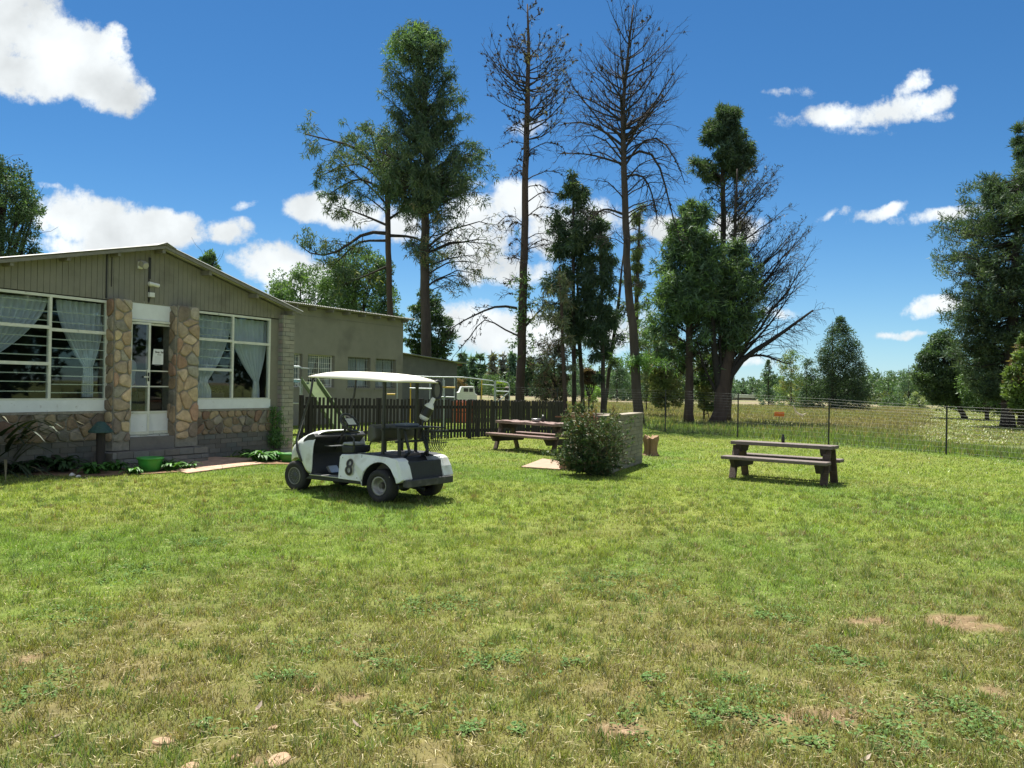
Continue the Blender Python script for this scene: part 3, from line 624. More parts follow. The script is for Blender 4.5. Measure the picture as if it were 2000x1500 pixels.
# notice: paper with a heavy black heading and small lines of print
un = (U(299), U(318)); pu0, pu1 = sorted(un); zn1, zn0 = Z(309, 682), Z(309, 712)
mb = MB(); mb.hexa([HF.p(u, o, z) for (z, du) in ((zn0, .03), (zn1, 0)) for (u, o) in ((pu0, .012), (pu1+du, .012), (pu1+du, .014), (pu0, .014))]); nb = hb('notice', mb, mat('paper', (.78, .80, .80), rough=.8, var=.03), parent=d1); tag(nb, 'white paper notice with a bold black heading')
def letters(mb, txt, u_right_to_left, z, size, o, bold=.0):
    """tiny stroke lettering; u runs from the left end (large u) to the right"""
    S = {'S': [(1,1,0,1),(0,1,0,.5),(0,.5,1,.5),(1,.5,1,0),(1,0,0,0)], 'h': [(0,0,0,1),(0,.55,1,.55),(1,.55,1,0)], 'o': [(0,0,0,.6),(0,.6,1,.6),(1,.6,1,0),(1,0,0,0)], 'p': [(0,-.3,0,.6),(0,.6,1,.6),(1,.6,1,0),(1,0,0,0)],
         'H': [(0,0,0,1),(1,0,1,1),(0,.5,1,.5)], 'a': [(0,.6,1,.6),(1,.6,1,0),(1,0,0,0),(0,0,0,.35),(0,.35,1,.35)], 'l': [(.3,0,.3,1)], ' ': []}
    u = u_right_to_left; w = size*.5
    for ch in txt:
        for (a, b, c, d) in S[ch]:
            x0, x1 = sorted((u-a*w, u-c*w)); y0, y1 = sorted((z+b*size, z+d*size)); k = size*.11
            HF.box(mb, x0-k, x1+k, o, o+.001, y0-k, y1+k)
        u -= w*(1.5 if ch != 'l' else 1.0)
mb = MB(); letters(mb, 'Shop Hall', pu1-.035, zn1-.075, .034, .0142)
HF.box(mb, pu0+.05, pu1-.08, .0142, .0152, zn1-.118, zn1-.108)
hb('print', mb, M_black, parent=d1)
mb = MB()
for k in range(9): HF.box(mb, pu0+.05+.01*(k % 3), pu1-.03, .0142, .0148, zn1-.15-.022*k, zn1-.146-.022*k)
hb('print_line', mb, mat('grey_print', (.38, .42, .43), rough=.8), parent=d1)

# ---- curtains: gathered and tied cloth, each its own thing
def curtain(name, lab, u0, u1, ztop, zbot, tie_u, tie_z, tie_w, o=-.16, low_w=None, folds=9):
    nu, nv = folds*8, 40; V = []; Cc = []
    low_w = low_w or tie_w*2.2
    for j in range(nv+1):
        z = ztop + (zbot-ztop)*j/nv
        if z > tie_z:
            t = (ztop-z)/(ztop-tie_z); t2 = t**1.7; a = u0*(1-t2) + (tie_u-tie_w/2)*t2; b = u1*(1-t2) + (tie_u+tie_w/2)*t2
        else:
            t = (tie_z-z)/max(tie_z-zbot, .01); t2 = min(1, t*2)**.7; ww = tie_w + (low_w-tie_w)*t2; a = tie_u-ww/2; b = tie_u+ww/2
        for i in range(nu+1):
            s = i/nu; amp = .035*(1-.45*math.exp(-((z-tie_z)/.25)**2)); ph = s*folds*2*math.pi + math.sin(j*.13)*.5 + 1.3*math.sin(s*7)
            V.append(tuple(HF.p(a+(b-a)*s + .006*math.sin(ph*.5), o+amp*math.sin(ph)+.008*math.sin(3*ph+j*.2), z)))
    idx = np.arange((nu+1)*(nv+1)).reshape(nv+1, nu+1); Fc = np.stack([idx[:-1, :-1], idx[:-1, 1:], idx[1:, 1:], idx[1:, :-1]], -1).reshape(-1, 4)
    col = np.tile(np.array([[.50, .53, .58]]), (len(V), 1)); c_ = V[0]
    ob = np_mesh(name, np.array(V), Fc, M_curt, col=col, smooth=True, origin=(c_[0], c_[1], zbot)); return tag(ob, lab, 'curtain', 'tied back curtains in the club house windows')
def gz(px, py, o=-.16): return HF.fz(px, py, o)
a = gz(108, 590); b = gz(206, 590); tp = gz(172, 718)
curtain('curtain', 'grey white curtain tied low in the right half of the large left window', b[0], a[0], zt-.06, Z(180, 776)-.0, tp[0], tp[1], .16, low_w=.2)
a = gz(-60, 580); b = gz(92, 580); tp = gz(-40, 706)
curtain('curtain', 'grey white curtain swept to the left at the left edge of the photo', b[0], a[0], zt-.06, zs1+.2, tp[0], tp[1], .16, folds=11)
a = gz(380, 618); b = gz(452, 618); tp = gz(396, 746)
curtain('curtain', 'grey curtain gathered behind louvre bars just right of the stone pillar', b[0], a[0], zt-.06, zs1+.2, tp[0], tp[1], .2, folds=8)
a = gz(450, 622); b = gz(523, 625); tp = gz(500, 745)
curtain('curtain', 'grey curtain tied near the brick corner pillar', b[0], a[0]+.1, zt-.06, zs1+.21, tp[0], tp[1], .14, low_w=.19, folds=8)
# things on the window shelf inside
def planter(px, w, lab):
    u_, z_ = HF.fz(px, 774, -.3); p = HF.p(u_, -.32, zs1+.19); t = thing('planter_box', lab, 'planter', tuple(p))
    mb = MB(); mb.M = Matrix.Translation(p) @ Matrix.Rotation(math.atan2(HD.y, HD.x), 4, 'Z'); mb.prism([(-w/2*.85, 0), (w/2*.85, 0), (w/2, .15), (-w/2, .15)], -.08, .08); mb.build('box', mat('basket', (.10, .07, .05), rough=.8), t, origin=tuple(p), bevel=.01)
    V = []; 
    for _ in range(90):
        q = p + HD*random.uniform(-w/2, w/2) + HN*random.uniform(-.08, .08) + Vector((0, 0, .14+random.random()*.12)); d_ = Vector((random.uniform(-1,1), random.uniform(-1,1), random.uniform(-.3,1))).normalized()*.05; s_ = d_.cross(Vector((.3,.2,1))).normalized()*.018; V += [q-s_, q+s_, q+d_]
    np_mesh('leaves', np.array([tuple(v) for v in V]), np.arange(len(V)).reshape(-1, 3), M_grass, t, col=np.tile([[.26, .20, .08]], (len(V), 1)), origin=tuple(p))
planter(420, .42, 'dark planter box with dry flowers inside the right window')
# counter of face bricks seen through the door
mb = MB(); ub = (U(292), U(320)); c0 = HF.p((ub[0]+ub[1])/2-.9, -1.9, zfl)
cF = Frame(HF.p(min(ub)-.75, -1.5, 0)); bricks(mb, cF, 0, 1.0, zfl, zfl+.82, 0, L=.24, Hc=.085, base=(.36, .29, .22)); cF.box(mb, 0, 1.0, -.4, -.0, zfl, zfl+.81)
tag(mb.build('counter', M_brickp, None, origin=tuple(c0), col=True), 'face brick counter standing behind the glazed door', 'counter')

# ---- small fittings on the gable: floodlight, camera, junction box, wall lamp
def wallthing(name, lab, cat, px, py, o): 
    u_, z_ = HF.fz(px, py, o); p = HF.p(u_, o, z_); return thing(name, lab, cat, tuple(p), math.atan2(HD.y, HD.x)), p
t, p = wallthing('floodlight', 'weathered floodlight on a bracket high on the gable boards', 'floodlight', 273, 516, .035)
mb = MB(); mb.box(-.05, .05, 0, .03, -.09, .05); mb.build('bracket', M_plastic, t, bevel=.006)
mb = MB(); mb.M = Matrix.Rotation(R(-25), 4, 'X'); mb.box(-.07, .05, .03, .15, -.02, .09); mb.tube([(0, .15, .035), (0, .19, .035)], [.05, .065], 10); mb.build('lamp_head', mat('grey_cast', (.42, .40, .34), rough=.6), t, bevel=.008)
t, p = wallthing('security_camera', 'white bullet camera on the dark conduit over the door', 'camera', 293, 556, .05)
mb = MB(); mb.box(-.03, .03, -.01, .05, -.03, .03); mb.build('mount', M_plastic, t, bevel=.005)
mb = MB(); mb.tube([(-.13, .09, -.01), (.09, .09, .012)], .036, 12); mb.build('housing', M_plastic, t, bevel=.005)
mb = MB(); mb.tube([(-.135, .09, -.011), (-.131, .09, -.0108)], .026, 12); mb.build('lens', M_black, t)
t, p = wallthing('junction_box', 'small cream junction box under the bullet camera', 'junction box', 294, 576, .05)
mb = MB(); mb.box(-.055, .055, -.01, .06, -.045, .045); mb.build('box', M_plastic, t, bevel=.006)
mb = MB(); mb.tube([(.02, .02, -.045), (.03, .01, -.13), (.03, -.01, -.16)], .006, 6); mb.build('cable', M_black, t)
t, p = wallthing('wall_lamp', 'small square lamp on the outer side of the brick corner pillar', 'lamp', 562, 653, .08)
mb = MB(); mb.box(-.06, .03, -.03, .03, -.09, .09); mb.build('housing', M_cream, t, bevel=.012)
# ---- paved entrance, soil bed
M_pave = mat('brick_paving', (.42, .27, .19), rough=.9, var=.25, scale=3, bump=.4, bscale=30)
pv = [ground(512, 907), ground(490, 897), ground(395, 893), ground(250, 893), ground(330, 916), ground(365, 926), ground(455, 914)]
mb = MB(); n = len(pv); mb.add([(p.x, p.y, .022) for p in pv]+[(p.x, p.y, -.05) for p in pv], [tuple(range(n))]+[(i, i+n, (i+1) % n+n, (i+1) % n) for i in range(n)])
pm = M_pave; tn = pm.node_tree; bt = tn.nodes.new('ShaderNodeTexBrick'); bt.inputs['Scale'].default_value = 1; bt.inputs['Brick Width'].default_value = .22; bt.inputs['Row Height'].default_value = .11; bt.inputs['Mortar Size'].default_value = .006
bt.inputs['Color1'].default_value = (.50, .33, .23, 1); bt.inputs['Color2'].default_value = (.40, .24, .165, 1); bt.inputs['Mortar'].default_value = (.22, .17, .12, 1)
tcc = [x for x in tn.nodes if x.type == 'MAPPING'][0]; tcc.inputs['Rotation'].default_value = (0, 0, .5); tn.links.new(tcc.outputs[0], bt.inputs['Vector'])
for x in tn.nodes:
    if x.type == 'MIX' and x.blend_type == 'MULTIPLY': tn.links.new(bt.outputs[0], x.inputs[6])
tag(mb.build('path', M_pave), kind='structure')
bd = [ground(-20, 928), ground(150, 931), ground(240, 929), ground(300, 926), ground(372, 921), ground(330, 905), ground(250, 893)]
bd += [g0+HD*u_ + HN*.05 for u_ in (3.2, 4.5, 6.5)]
M_soil = mat('bed_soil', (.20, .115, .065), rough=1, var=.45, scale=9, bump=.9, bscale=25)
mb = MB(); n = len(bd); mb.add([(p.x, p.y, .014) for p in bd]+[(p.x, p.y, -.05) for p in bd], [tuple(range(n))]+[(i, i+n, (i+1) % n+n, (i+1) % n) for i in range(n)]); tag(mb.build('bed_ground', M_soil), kind='structure')
bd2 = [ground(512, 907), ground(585, 908), ground(600, 880), ground(566, 884), ground(545, 889), ground(470, 893)]
mb = MB(); n = len(bd2); mb.add([(p.x, p.y, .014) for p in bd2]+[(p.x, p.y, -.05) for p in bd2], [tuple(range(n))]+[(i, i+n, (i+1) % n+n, (i+1) % n) for i in range(n)]); tag(mb.build('bed_ground', M_soil), kind='structure')
KEEPOUT.append((HF.p(3.5, -2, 0), HD, HN, 4.3, 2.0)); 
def poly_keep(poly):
    c = sum((Vector((p.x, p.y, 0)) for p in poly), Vector())/len(poly); KEEPOUT_POLY.append([(p.x, p.y) for p in poly])
KEEPOUT_POLY = [[(p.x, p.y) for p in pv], [(p.x, p.y) for p in bd], [(p.x, p.y) for p in bd2]]
def in_poly(x, y, poly):
    r = np.zeros(len(x), bool); n = len(poly)
    for i in range(n):
        (x0, y0), (x1, y1) = poly[i], poly[(i+1) % n]
        c = ((y0 > y) != (y1 > y)) & (x < (x1-x0)*(y-y0)/(y1-y0+1e-12)+x0); r ^= c
    return r
_keep0 = keep
def keep(x, y):
    ok = _keep0(x, y)
    for P in KEEPOUT_POLY: ok &= ~in_poly(x, y, P)
    return ok

# ================================================================ SECOND BUILDING
g2 = ground(565, 832); g2.z = 0; BF = Frame(g2)
bld = thing('long_building', 'plain taupe plastered building with barred windows behind the club house', 'building', tuple(g2)); O2 = tuple(g2)
uB1 = BF.fz(787, 690)[0]; uB0 = 6.0; zT = BF.fz(700, 612)[1]
M_plas = mat('taupe_plaster', (.25, .24, .195), rough=.85, var=.14, scale=1.2, bump=.2, bscale=20, dirt=((.13, .12, .10), .9, .55, .85))
wins = [(556, 591, 692, 751, 1), (602, 654, 695, 757, 1), (680, 724, 699, 757, 0), (734, 774, 702, 757, 0)]
def bb(name, mb, m, parent=bld, **k): return mb.build(name, m, parent, origin=O2, **k)
zlo = min(BF.fz(w[1], w[3])[1] for w in wins); zhi = BF.fz(700, 698)[1]; zlo = BF.fz(690, 757)[1]
mb = MB(); BF.box(mb, uB1, uB0, -.25, 0, 0, zlo); BF.box(mb, uB1, uB0, -.25, 0, zhi, zT-.04)
us = [uB0]
for w in wins: us += [BF.fz(w[0], 700)[0], BF.fz(w[1], 700)[0]]
us.append(uB1)
for i in range(0, len(us), 2): BF.box(mb, us[i+1], us[i], -.25, 0, zlo-.001, zhi+.001)
BF.box(mb, uB1, uB1+.25, -5, -.25, 0, zT-.04); BF.box(mb, uB1, uB0, -5.2, -5, 0, zT-.04); bb('wall', mb, M_plas)
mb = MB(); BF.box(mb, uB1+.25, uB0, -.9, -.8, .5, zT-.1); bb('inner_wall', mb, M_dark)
mb = MB(); BF.box(mb, uB1-.02, uB0, .001, .012, zT-.38, zT-.36); bb('conduit', mb, M_timber)
M_lace = cloth_mat('lace', (.6, .64, .68), .3)
for i, w in enumerate(wins):
    a, b = BF.fz(w[1], 700)[0], BF.fz(w[0], 700)[0]
    mb = MB(); t = .04
    for (x0, x1, z0, z1) in ((a, b, zlo, zlo+t), (a, b, zhi-t, zhi), (a, a+t, zlo+t, zhi-t), (b-t, b, zlo+t, zhi-t), (a+(b-a)*.5-.02, a+(b-a)*.5+.02, zlo+t, zhi-t)): BF.box(mb, x0, x1, -.20, -.16, z0, z1)
    fr = bb('window', mb, M_plastic if w[4] else M_timber)
    mb = MB(); BF.box(mb, a+.01, b-.01, -.182, -.178, zlo+.01, zhi-.01); bb('pane', mb, M_glass, parent=fr)
    mb = MB(); k = int((b-a)/.11)
    for j in range(1, k): uu = a+(b-a)*j/k; BF.box(mb, uu-.008, uu+.008, -.14, -.125, zlo, zhi)
    for zz in np.linspace(zlo+.1, zhi-.1, 6 if w[4] else 4): BF.box(mb, a, b, -.142, -.13, zz-.008, zz+.008)
    bb('burglar_bar', mb, M_plastic if w[4] else mat('grey_bar', (.35, .38, .38), rough=.5), parent=fr)
    mb = MB(); BF.box(mb, a-.08, b+.08, .0, .03, zlo-.09, zlo-.02); bb('sill', mb, M_plas, parent=fr)
    # net curtains, swept apart in the first two
    V = []; nu = 40; nv = 14
    for s in (0, 1):
        for j in range(nv+1):
            z = zhi-.05-(zhi-zlo-.1)*j/nv; sw_ = (.5-.42*(j/nv)**1.2) if w[4] else .5
            for q in range(nu+1):
                f = q/nu*sw_; uu = a+.03+(b-a-.06)*(f if s == 0 else 1-f); V.append(tuple(BF.p(uu, -.28+.025*math.sin(q*1.5), z)))
    idx = np.arange((nu+1)*(nv+1)).reshape(nv+1, nu+1); Fq = np.stack([idx[:-1, :-1], idx[:-1, 1:], idx[1:, 1:], idx[1:, :-1]], -1).reshape(-1, 4)
    V = np.array(V); ob = np_mesh('curtain', V, np.concatenate([Fq, Fq+(nu+1)*(nv+1)]), M_lace, col=np.tile([[.45, .49, .52] if w[4] else [.30, .36, .38]], (len(V), 1)), smooth=True, origin=tuple(V[0]))
    tag(ob, ['white net curtains in the barred window beside the brick corner', 'white net curtains parted in the second barred window', 'plain grey curtains in the third barred window', 'plain grey curtains in the barred window nearest the low annex'][i], 'curtain', 'net curtains in the long building')
rs = -.04
mb = MB(); corrugated(mb, lambda a, b, c: BF.p(uB1-.3+a, .45-b, zT+.02+b*rs+c), 0, uB0-uB1+.3, 5.9, amp=.02, pitch=.10); bb('roof', mb, M_roof)
mb = MB(); n = 9
for i in range(n):
    uu = uB1+.15+i*.98; mb.hexa([BF.p(uu+a, o, z) for (z, q) in ((0, 0), (1, 0)) for (a, o, z) in [(-.03, 0, zT-.16+z*.14), (.03, 0, zT-.16+z*.14), (.03, .38, zT-.16+z*.12), (-.03, .38, zT-.16+z*.12)]])
mb.each('rafter_end', M_timber, bld, O2)
# annex
gA = BF.p(uB1, 0, 0); uA1 = BF.fz(893, 720, -.3)[0]; ann = thing('annex', 'low grey cement annex with a sloping roof joined to the long building', 'building', tuple(gA))
zA0 = BF.fz(789, 690, -.3)[1]; zA1 = BF.fz(893, 708, -.3)[1]; M_cem = mat('grey_cement', (.17, .175, .155), rough=.95, var=.25, scale=1.5, bump=.3, bscale=20)
mb = MB(); BF.prism(mb, [(uB1-.002, 0), (uB1-.002, zA0-.05), (uA1, zA1-.05), (uA1, 0)], -.3, -3.2); mb.build('wall', M_cem, ann, origin=tuple(gA))
Lr = math.hypot(uB1-uA1+.5, zA0-zA1); mb = MB(); corrugated(mb, lambda a, b, c: BF.p(uB1-.01-b*(uB1-uA1+.5)/Lr, .0-a, zA0-b*(zA0-zA1+.03)/Lr+c), 0, 3.6, Lr, amp=.018); mb.build('roof', M_roof, ann, origin=tuple(gA))
mb = MB(); BF.box(mb, uA1-.45, uA1, -.35, -.29, zA1-.16, zA1-.07); mb.build('rafter_end', mat('rust_timber', (.25, .12, .06), rough=.8), ann, origin=tuple(gA))
# ================================================================ TREES
def nrm(v): return v/np.maximum(np.linalg.norm(v, axis=-1, keepdims=True), 1e-9)
def tubes_np(P, r0, r1, n=4):
    """P (M,K,3) polylines -> vertices, quads"""
    M, K, _ = P.shape
    if M == 0: return np.zeros((0, 3)), np.zeros((0, 4), int)
    T = np.empty_like(P); T[:, 1:-1] = P[:, 2:]-P[:, :-2]; T[:, 0] = P[:, 1]-P[:, 0]; T[:, -1] = P[:, -1]-P[:, -2]; T = nrm(T)
    ref = np.where(np.abs(T[:, :1, 2:3]) > .8, np.array([1., 0, 0]), np.array([0, 0, 1.])); X = nrm(np.cross(T, ref)); Y = np.cross(T, X)
    s = np.linspace(0, 1, K)[None, :]; r = (r0[:, None]*(1-s)+r1[:, None]*s); a = np.arange(n)/n*2*np.pi
    V = P[:, :, None, :] + (X[:, :, None]*np.cos(a)[None, None, :, None] + Y[:, :, None]*np.sin(a)[None, None, :, None])*r[:, :, None, None]
    b = (np.arange(M)*K*n)[:, None, None] + (np.arange(K-1)*n)[None, :, None]; k = np.arange(n)[None, None]; k2 = (k+1) % n
    F = np.stack([b+k, b+k2, b+n+k2, b+n+k], -1).reshape(-1, 4); return V.reshape(-1, 3), F
def kids(P, n, tlo, thi, lenf, ang, curve, K=4, updir=0.0, rg=None, zflat=1.0):
    rg = rg or rng; M, K0, _ = P.shape
    if M == 0 or n == 0: return np.zeros((0, K, 3)), np.zeros(0, int), np.zeros(0)
    t = tlo + (thi-tlo)*(np.arange(n)[None]+rg.random((M, n)))/n; f = t*(K0-1); i = np.minimum(f.astype(int), K0-2); fr = (f-i)[..., None]
    m = np.arange(M)[:, None]; A, B = P[m, i], P[m, i+1]; p0 = A*(1-fr)+B*fr; T = nrm(B-A)
    L = np.linalg.norm(P[:, -1]-P[:, 0], axis=-1)[:, None]
    q = rg.normal(size=(M, n, 3)); q[..., 2] *= zflat; q -= T*(q*T).sum(-1, keepdims=True); q = nrm(q)
    a = ang*(.7+.6*rg.random((M, n, 1))); d = nrm(T*np.cos(a)+q*np.sin(a) + np.array([0, 0, updir]))
    ln = (L*lenf*(1.15-.6*t)*(.6+.7*rg.random((M, n))))[..., None, None]
    s = np.linspace(0, 1, K)[None, None, :, None]
    C_ = p0[:, :, None] + d[:, :, None]*s*ln + np.array([0, 0, 1.])*curve*s*s*ln + rg.normal(size=(M, n, K, 3))*.045*s*ln
    return C_.reshape(M*n, K, 3), np.repeat(np.arange(M), n), t.ravel()
M_bark = mat('bark', (.062, .048, .040), rough=.95, var=.4, scale=5, bump=1, bscale=14, stretch=(1, 1, .25))
M_barkd = mat('dead_bark', (.060, .047, .040), rough=.95, var=.4, scale=5, bump=1, bscale=14, stretch=(1, 1, .25))
M_barkr = mat('red_bark', (.075, .052, .042), rough=.95, var=.4, scale=5, bump=1, bscale=14, stretch=(1, 1, .25))
M_twig = mat('twig_bark', (.042, .037, .035), rough=.9, var=.3, spec=.2)
M_leaf = leaf_mat('needles', .30, .03, .55); M_broad = leaf_mat('broad_leaf', .34, .035, .5)
def leaf_tris(c, rad, k, size, wid, col, cvar=.3, dirs=None, droop=0.0, outw=.6, rg=None, shell=False, flat=1.0):
    """k thin triangular leaves round each centre"""
    rg = rg or rng; M = len(c)
    if M == 0: return np.zeros((0, 3)), np.zeros((0, 3))
    o = nrm(rg.normal(size=(M, k, 3))); o[..., 2] *= flat; rr = (rg.random((M, k, 1))**(.35 if shell else .6))
    rad = np.broadcast_to(np.asarray(rad, float), (M,))[:, None, None]
    p = c[:, None] + o*rr*rad
    d = o*outw + rg.normal(size=(M, k, 3))*.6; 
    if dirs is not None: d = d + dirs[:, None]*.9
    d[..., 2] -= droop; d = nrm(d); side = nrm(np.cross(d, rg.normal(size=(M, k, 3))))
    s = size*(.6+.8*rg.random((M, k, 1))); V = np.stack([p-side*wid*s/size/2, p+side*wid*s/size/2, p+d*s], 2).reshape(-1, 3)
    cc = col[:, None] if col.ndim == 2 else np.broadcast_to(col, (M, 1, 3)); cl = cc*(1-cvar/2+cvar*rg.random((M, 1, 1)))*(1-cvar/2+cvar*rg.random((M, k, 1)))
    return V, np.repeat(cl.reshape(-1, 3), 3, 0)
LK = 2.0
def mcol(n, cols, rg=None):
    rg = rg or rng; cols = np.array(cols)*LK; return cols[rg.integers(0, len(cols), n)]
def px2env(env, Y):
    e = []
    for (py, xl, xr) in env:
        m = at((xl+xr)/2, py, Y); e.append((m.z, at(xl, py, Y).x, at(xr, py, Y).x))
    e.sort(); e = np.array(e); return e
class Tree:
    def __init__(s, name, label, cat, Y, trunk, group=None, bark=None, seed=0):
        s.Y = Y; s.rg = np.random.default_rng(seed or abs(hash(label)) % 99991) if seed else np.random.default_rng(sum(map(ord, label)))
        pts = [at(p[0], p[1], Y) for p in trunk]; s.pxm = Y/F_PX
        base = Vector((pts[0].x, Y, 0.0)); s.base = base
        if pts[0].z > .05: pts = [base] + pts; trunk = [trunk[0]] + list(trunk)
        else: pts[0] = base
        s.tp = np.array([tuple(p) for p in pts]); s.tr = np.array([p[2]*s.pxm/2*.86 for p in trunk]); s.root = thing(name, label, cat, tuple(base), 0, group)
        s.bark = bark or M_bark; s.wood = []; s.leafV = []; s.leafC = []
        # dense trunk resample with slight wobble
        z = s.tp[:, 2]; zz = np.linspace(0, z[-1], 26); P = np.stack([np.interp(zz, z, s.tp[:, 0]), np.interp(zz, z, s.tp[:, 1]), zz], -1); r = np.interp(zz, z, s.tr)
        r[0] *= 1.25; P[1:-1, :2] += s.rg.normal(size=(24, 2))*r[1:-1, None]*.10; s.P = P; s.r = r
        mb = MB(); mb.tube([tuple(p) for p in P], list(r), 10); mb.build('trunk', s.bark, s.root, origin=tuple(base), smooth=True)
    def ax(s, z): return np.stack([np.interp(z, s.P[:, 2], s.P[:, 0]), np.interp(z, s.P[:, 2], s.P[:, 1])], -1)
    def rad(s, z): return np.interp(z, s.P[:, 2], s.r)
    def limbs(s, env, n, rise=.3, arch=.15, K=7, ylo=None, yhi=None, rightbias=.5, rmin=.012, rf=.33, depthf=.8, zlow=None, reach=(.78, 1.03)):
        e = px2env(env, s.Y); rg = s.rg
        w = np.maximum((e[1:, 2]-e[1:, 1]+e[:-1, 2]-e[:-1, 1])*(e[1:, 0]-e[:-1, 0]), 1e-3); seg = rg.choice(len(w), n, p=w/w.sum()); z1 = e[seg, 0]+(e[seg+1, 0]-e[seg, 0])*rg.random(n)
        a = s.ax(z1); R_ = np.maximum(np.interp(z1, e[:, 0], e[:, 2])-a[:, 0], .15); L_ = np.maximum(a[:, 0]-np.interp(z1, e[:, 0], e[:, 1]), .15)
        th = rg.random(n)*np.pi-np.pi/2; right = rg.random(n) < rightbias; th = np.where(right, th, np.pi-th)
        co, si = np.cos(th), np.sin(th); D = (R_+L_)/2*depthf; ext = np.where(co > 0, R_, L_); ex = 1/np.sqrt((co/ext)**2+(si/D)**2); rr = ex*(reach[0]+(reach[1]-reach[0])*rg.random(n))
        z0 = np.clip(z1-rise*rr*(.7+.6*rg.random(n)), zlow if zlow is not None else .8, s.P[-1, 2]*.985); st = np.concatenate([s.ax(z0), z0[:, None]], -1)
        tip = np.stack([a[:, 0]+co*rr, a[:, 1]+si*rr, z1], -1); mid = (st*.45+tip*.55); mid[:, 2] = (st[:, 2]+tip[:, 2])/2 + arch*rr*(.5+rg.random(n))
        t = np.linspace(0, 1, K)[None, :, None]; P = st[:, None]*(1-t)**2 + mid[:, None]*2*t*(1-t) + tip[:, None]*t*t
        P += rg.normal(size=P.shape)*.03*rr[:, None, None]*t*(1-t)*2
        L = np.linalg.norm(tip-st, axis=-1); r0 = np.minimum(s.rad(z0)*.6, np.maximum(L*.016*rf/.33, rmin*1.3)); s.wood.append((P, r0, np.full(n, rmin*.7), 5)); s.L1 = P; s.R1 = r0; return P, r0
    def arms(s, arms, sub=True):
        out_ = []
        for pts, w in arms:
            dy = s.rg.normal()*.5; q = np.array([tuple(at(a, b, s.Y+dy*i/len(pts))) for i, (a, b) in enumerate(pts)]); K = 8
            d = np.concatenate([[0], np.cumsum(np.linalg.norm(np.diff(q, axis=0), axis=1))]); u = np.linspace(0, d[-1], K); P = np.stack([np.interp(u, d, q[:, j]) for j in range(3)], -1)
            Ps = P.copy(); Ps[1:-1] = (P[:-2]+2*P[1:-1]+P[2:])/4; out_.append(Ps); s.wood.append((Ps[None], np.array([w*s.pxm/2]), np.array([max(.012, w*s.pxm*.12)]), 6))
        return np.array(out_)
    def subs(s, P, R0, n, lenf=.45, ang=.8, curve=.1, K=5, rmin=.009, rf=.5, tlo=.22, updir=0, sides=3, zflat=1.0):
        c, m, t = kids(P, n, tlo, .99, lenf, ang, curve, K, updir, s.rg, zflat); R0 = np.broadcast_to(np.asarray(R0, float), (len(P),)); r = np.maximum(R0[m]*rf*(1-.6*t), rmin); s.wood.append((c, r, np.full(len(c), rmin*.6), sides)); return c, r
    def leaves(s, c, **k):
        V, cl = leaf_tris(c, rg=s.rg, **k); s.leafV.append(V); s.leafC.append(cl)
    def done(s, leafmat=None, wname='branches', twig=None, crown='crown'):
        Vs, Fs, off = [], [], 0
        for (P, a, b, n) in s.wood:
            V, F = tubes_np(P, a, b, n); Vs.append(V); Fs.append(F+off); off += len(V)
        if off: np_mesh(wname, np.concatenate(Vs), np.concatenate(Fs), twig or M_twig, s.root, origin=tuple(s.base))
        if s.leafV:
            V = np.concatenate(s.leafV); np_mesh(crown, V, np.arange(len(V)).reshape(-1, 3), leafmat or M_leaf, s.root, col=np.concatenate(s.leafC), origin=tuple(s.base))
        return s.root
PG = [(.028,.050,.029),(.036,.060,.032),(.024,.042,.027),(.050,.068,.034)]
PGL = [(.055,.095,.036),(.072,.115,.040),(.045,.078,.036),(.060,.095,.060)]
PB = [(.10,.080,.045),(.075,.07,.04),(.05,.07,.03)]
DK = [(.022,.038,.022),(.030,.048,.024),(.034,.052,.028)]
def ends(P, k=1): return P[:, -k:].reshape(-1, 3)
def pick(P, n, rg, lo=.4):
    """n points along each polyline"""
    M, K, _ = P.shape; t = lo+(1-lo)*rg.random((M, n)); f = t*(K-1); i = np.minimum(f.astype(int), K-2); fr = (f-i)[..., None]; m = np.arange(M)[:, None]; return (P[m, i]*(1-fr)+P[m, i+1]*fr).reshape(-1, 3)
# ---- 1 tall green pine
T = Tree('pine_tree', 'tallest leafy pine with a rounded green top behind the annex', 'tree', 44, [(832,700,24),(829,520,21),(835,300,15),(830,180,9),(818,60,3)], seed=11)
env = [(50,798,842),(62,765,868),(85,745,880),(120,732,900),(150,728,905),(180,724,925),(215,745,928),(245,762,925),(262,765,915)]
P, r = T.limbs(env, 96, rise=1.0, arch=.12, reach=(.5, .98)); c, rc = T.subs(P, r, 6, .20, .7, .04); T.leaves(pick(c, 2, T.rg, .55), rad=.27, k=17, size=.26, wid=.05, col=mcol(len(c)*2, PG, T.rg), droop=.6)
qq = nrm(T.rg.normal(size=(260, 3)))*np.array([1.75, 1.75, 1.35]); qq[:, 2] = np.abs(qq[:, 2]); T.leaves(qq*(.6+.4*T.rg.random((260, 1)))+np.array(tuple(at(812, 108, 44))), rad=.28, k=14, size=.24, wid=.06, col=mcol(260, PGL, T.rg), droop=.2)
env = [(262,735,935),(300,690,955),(340,740,955),(385,745,950),(420,790,940)]
P, r = T.limbs(env, 84, rise=.35, arch=.22); c, rc = T.subs(P, r, 7, .38, .8, .0); T.leaves(pick(c, 2, T.rg, .6), rad=.28, k=19, size=.27, wid=.05, col=mcol(len(c)*2, PG, T.rg), droop=.7)
env = [(420,790,985),(460,780,990),(500,800,985),(540,820,960),(590,845,935)]
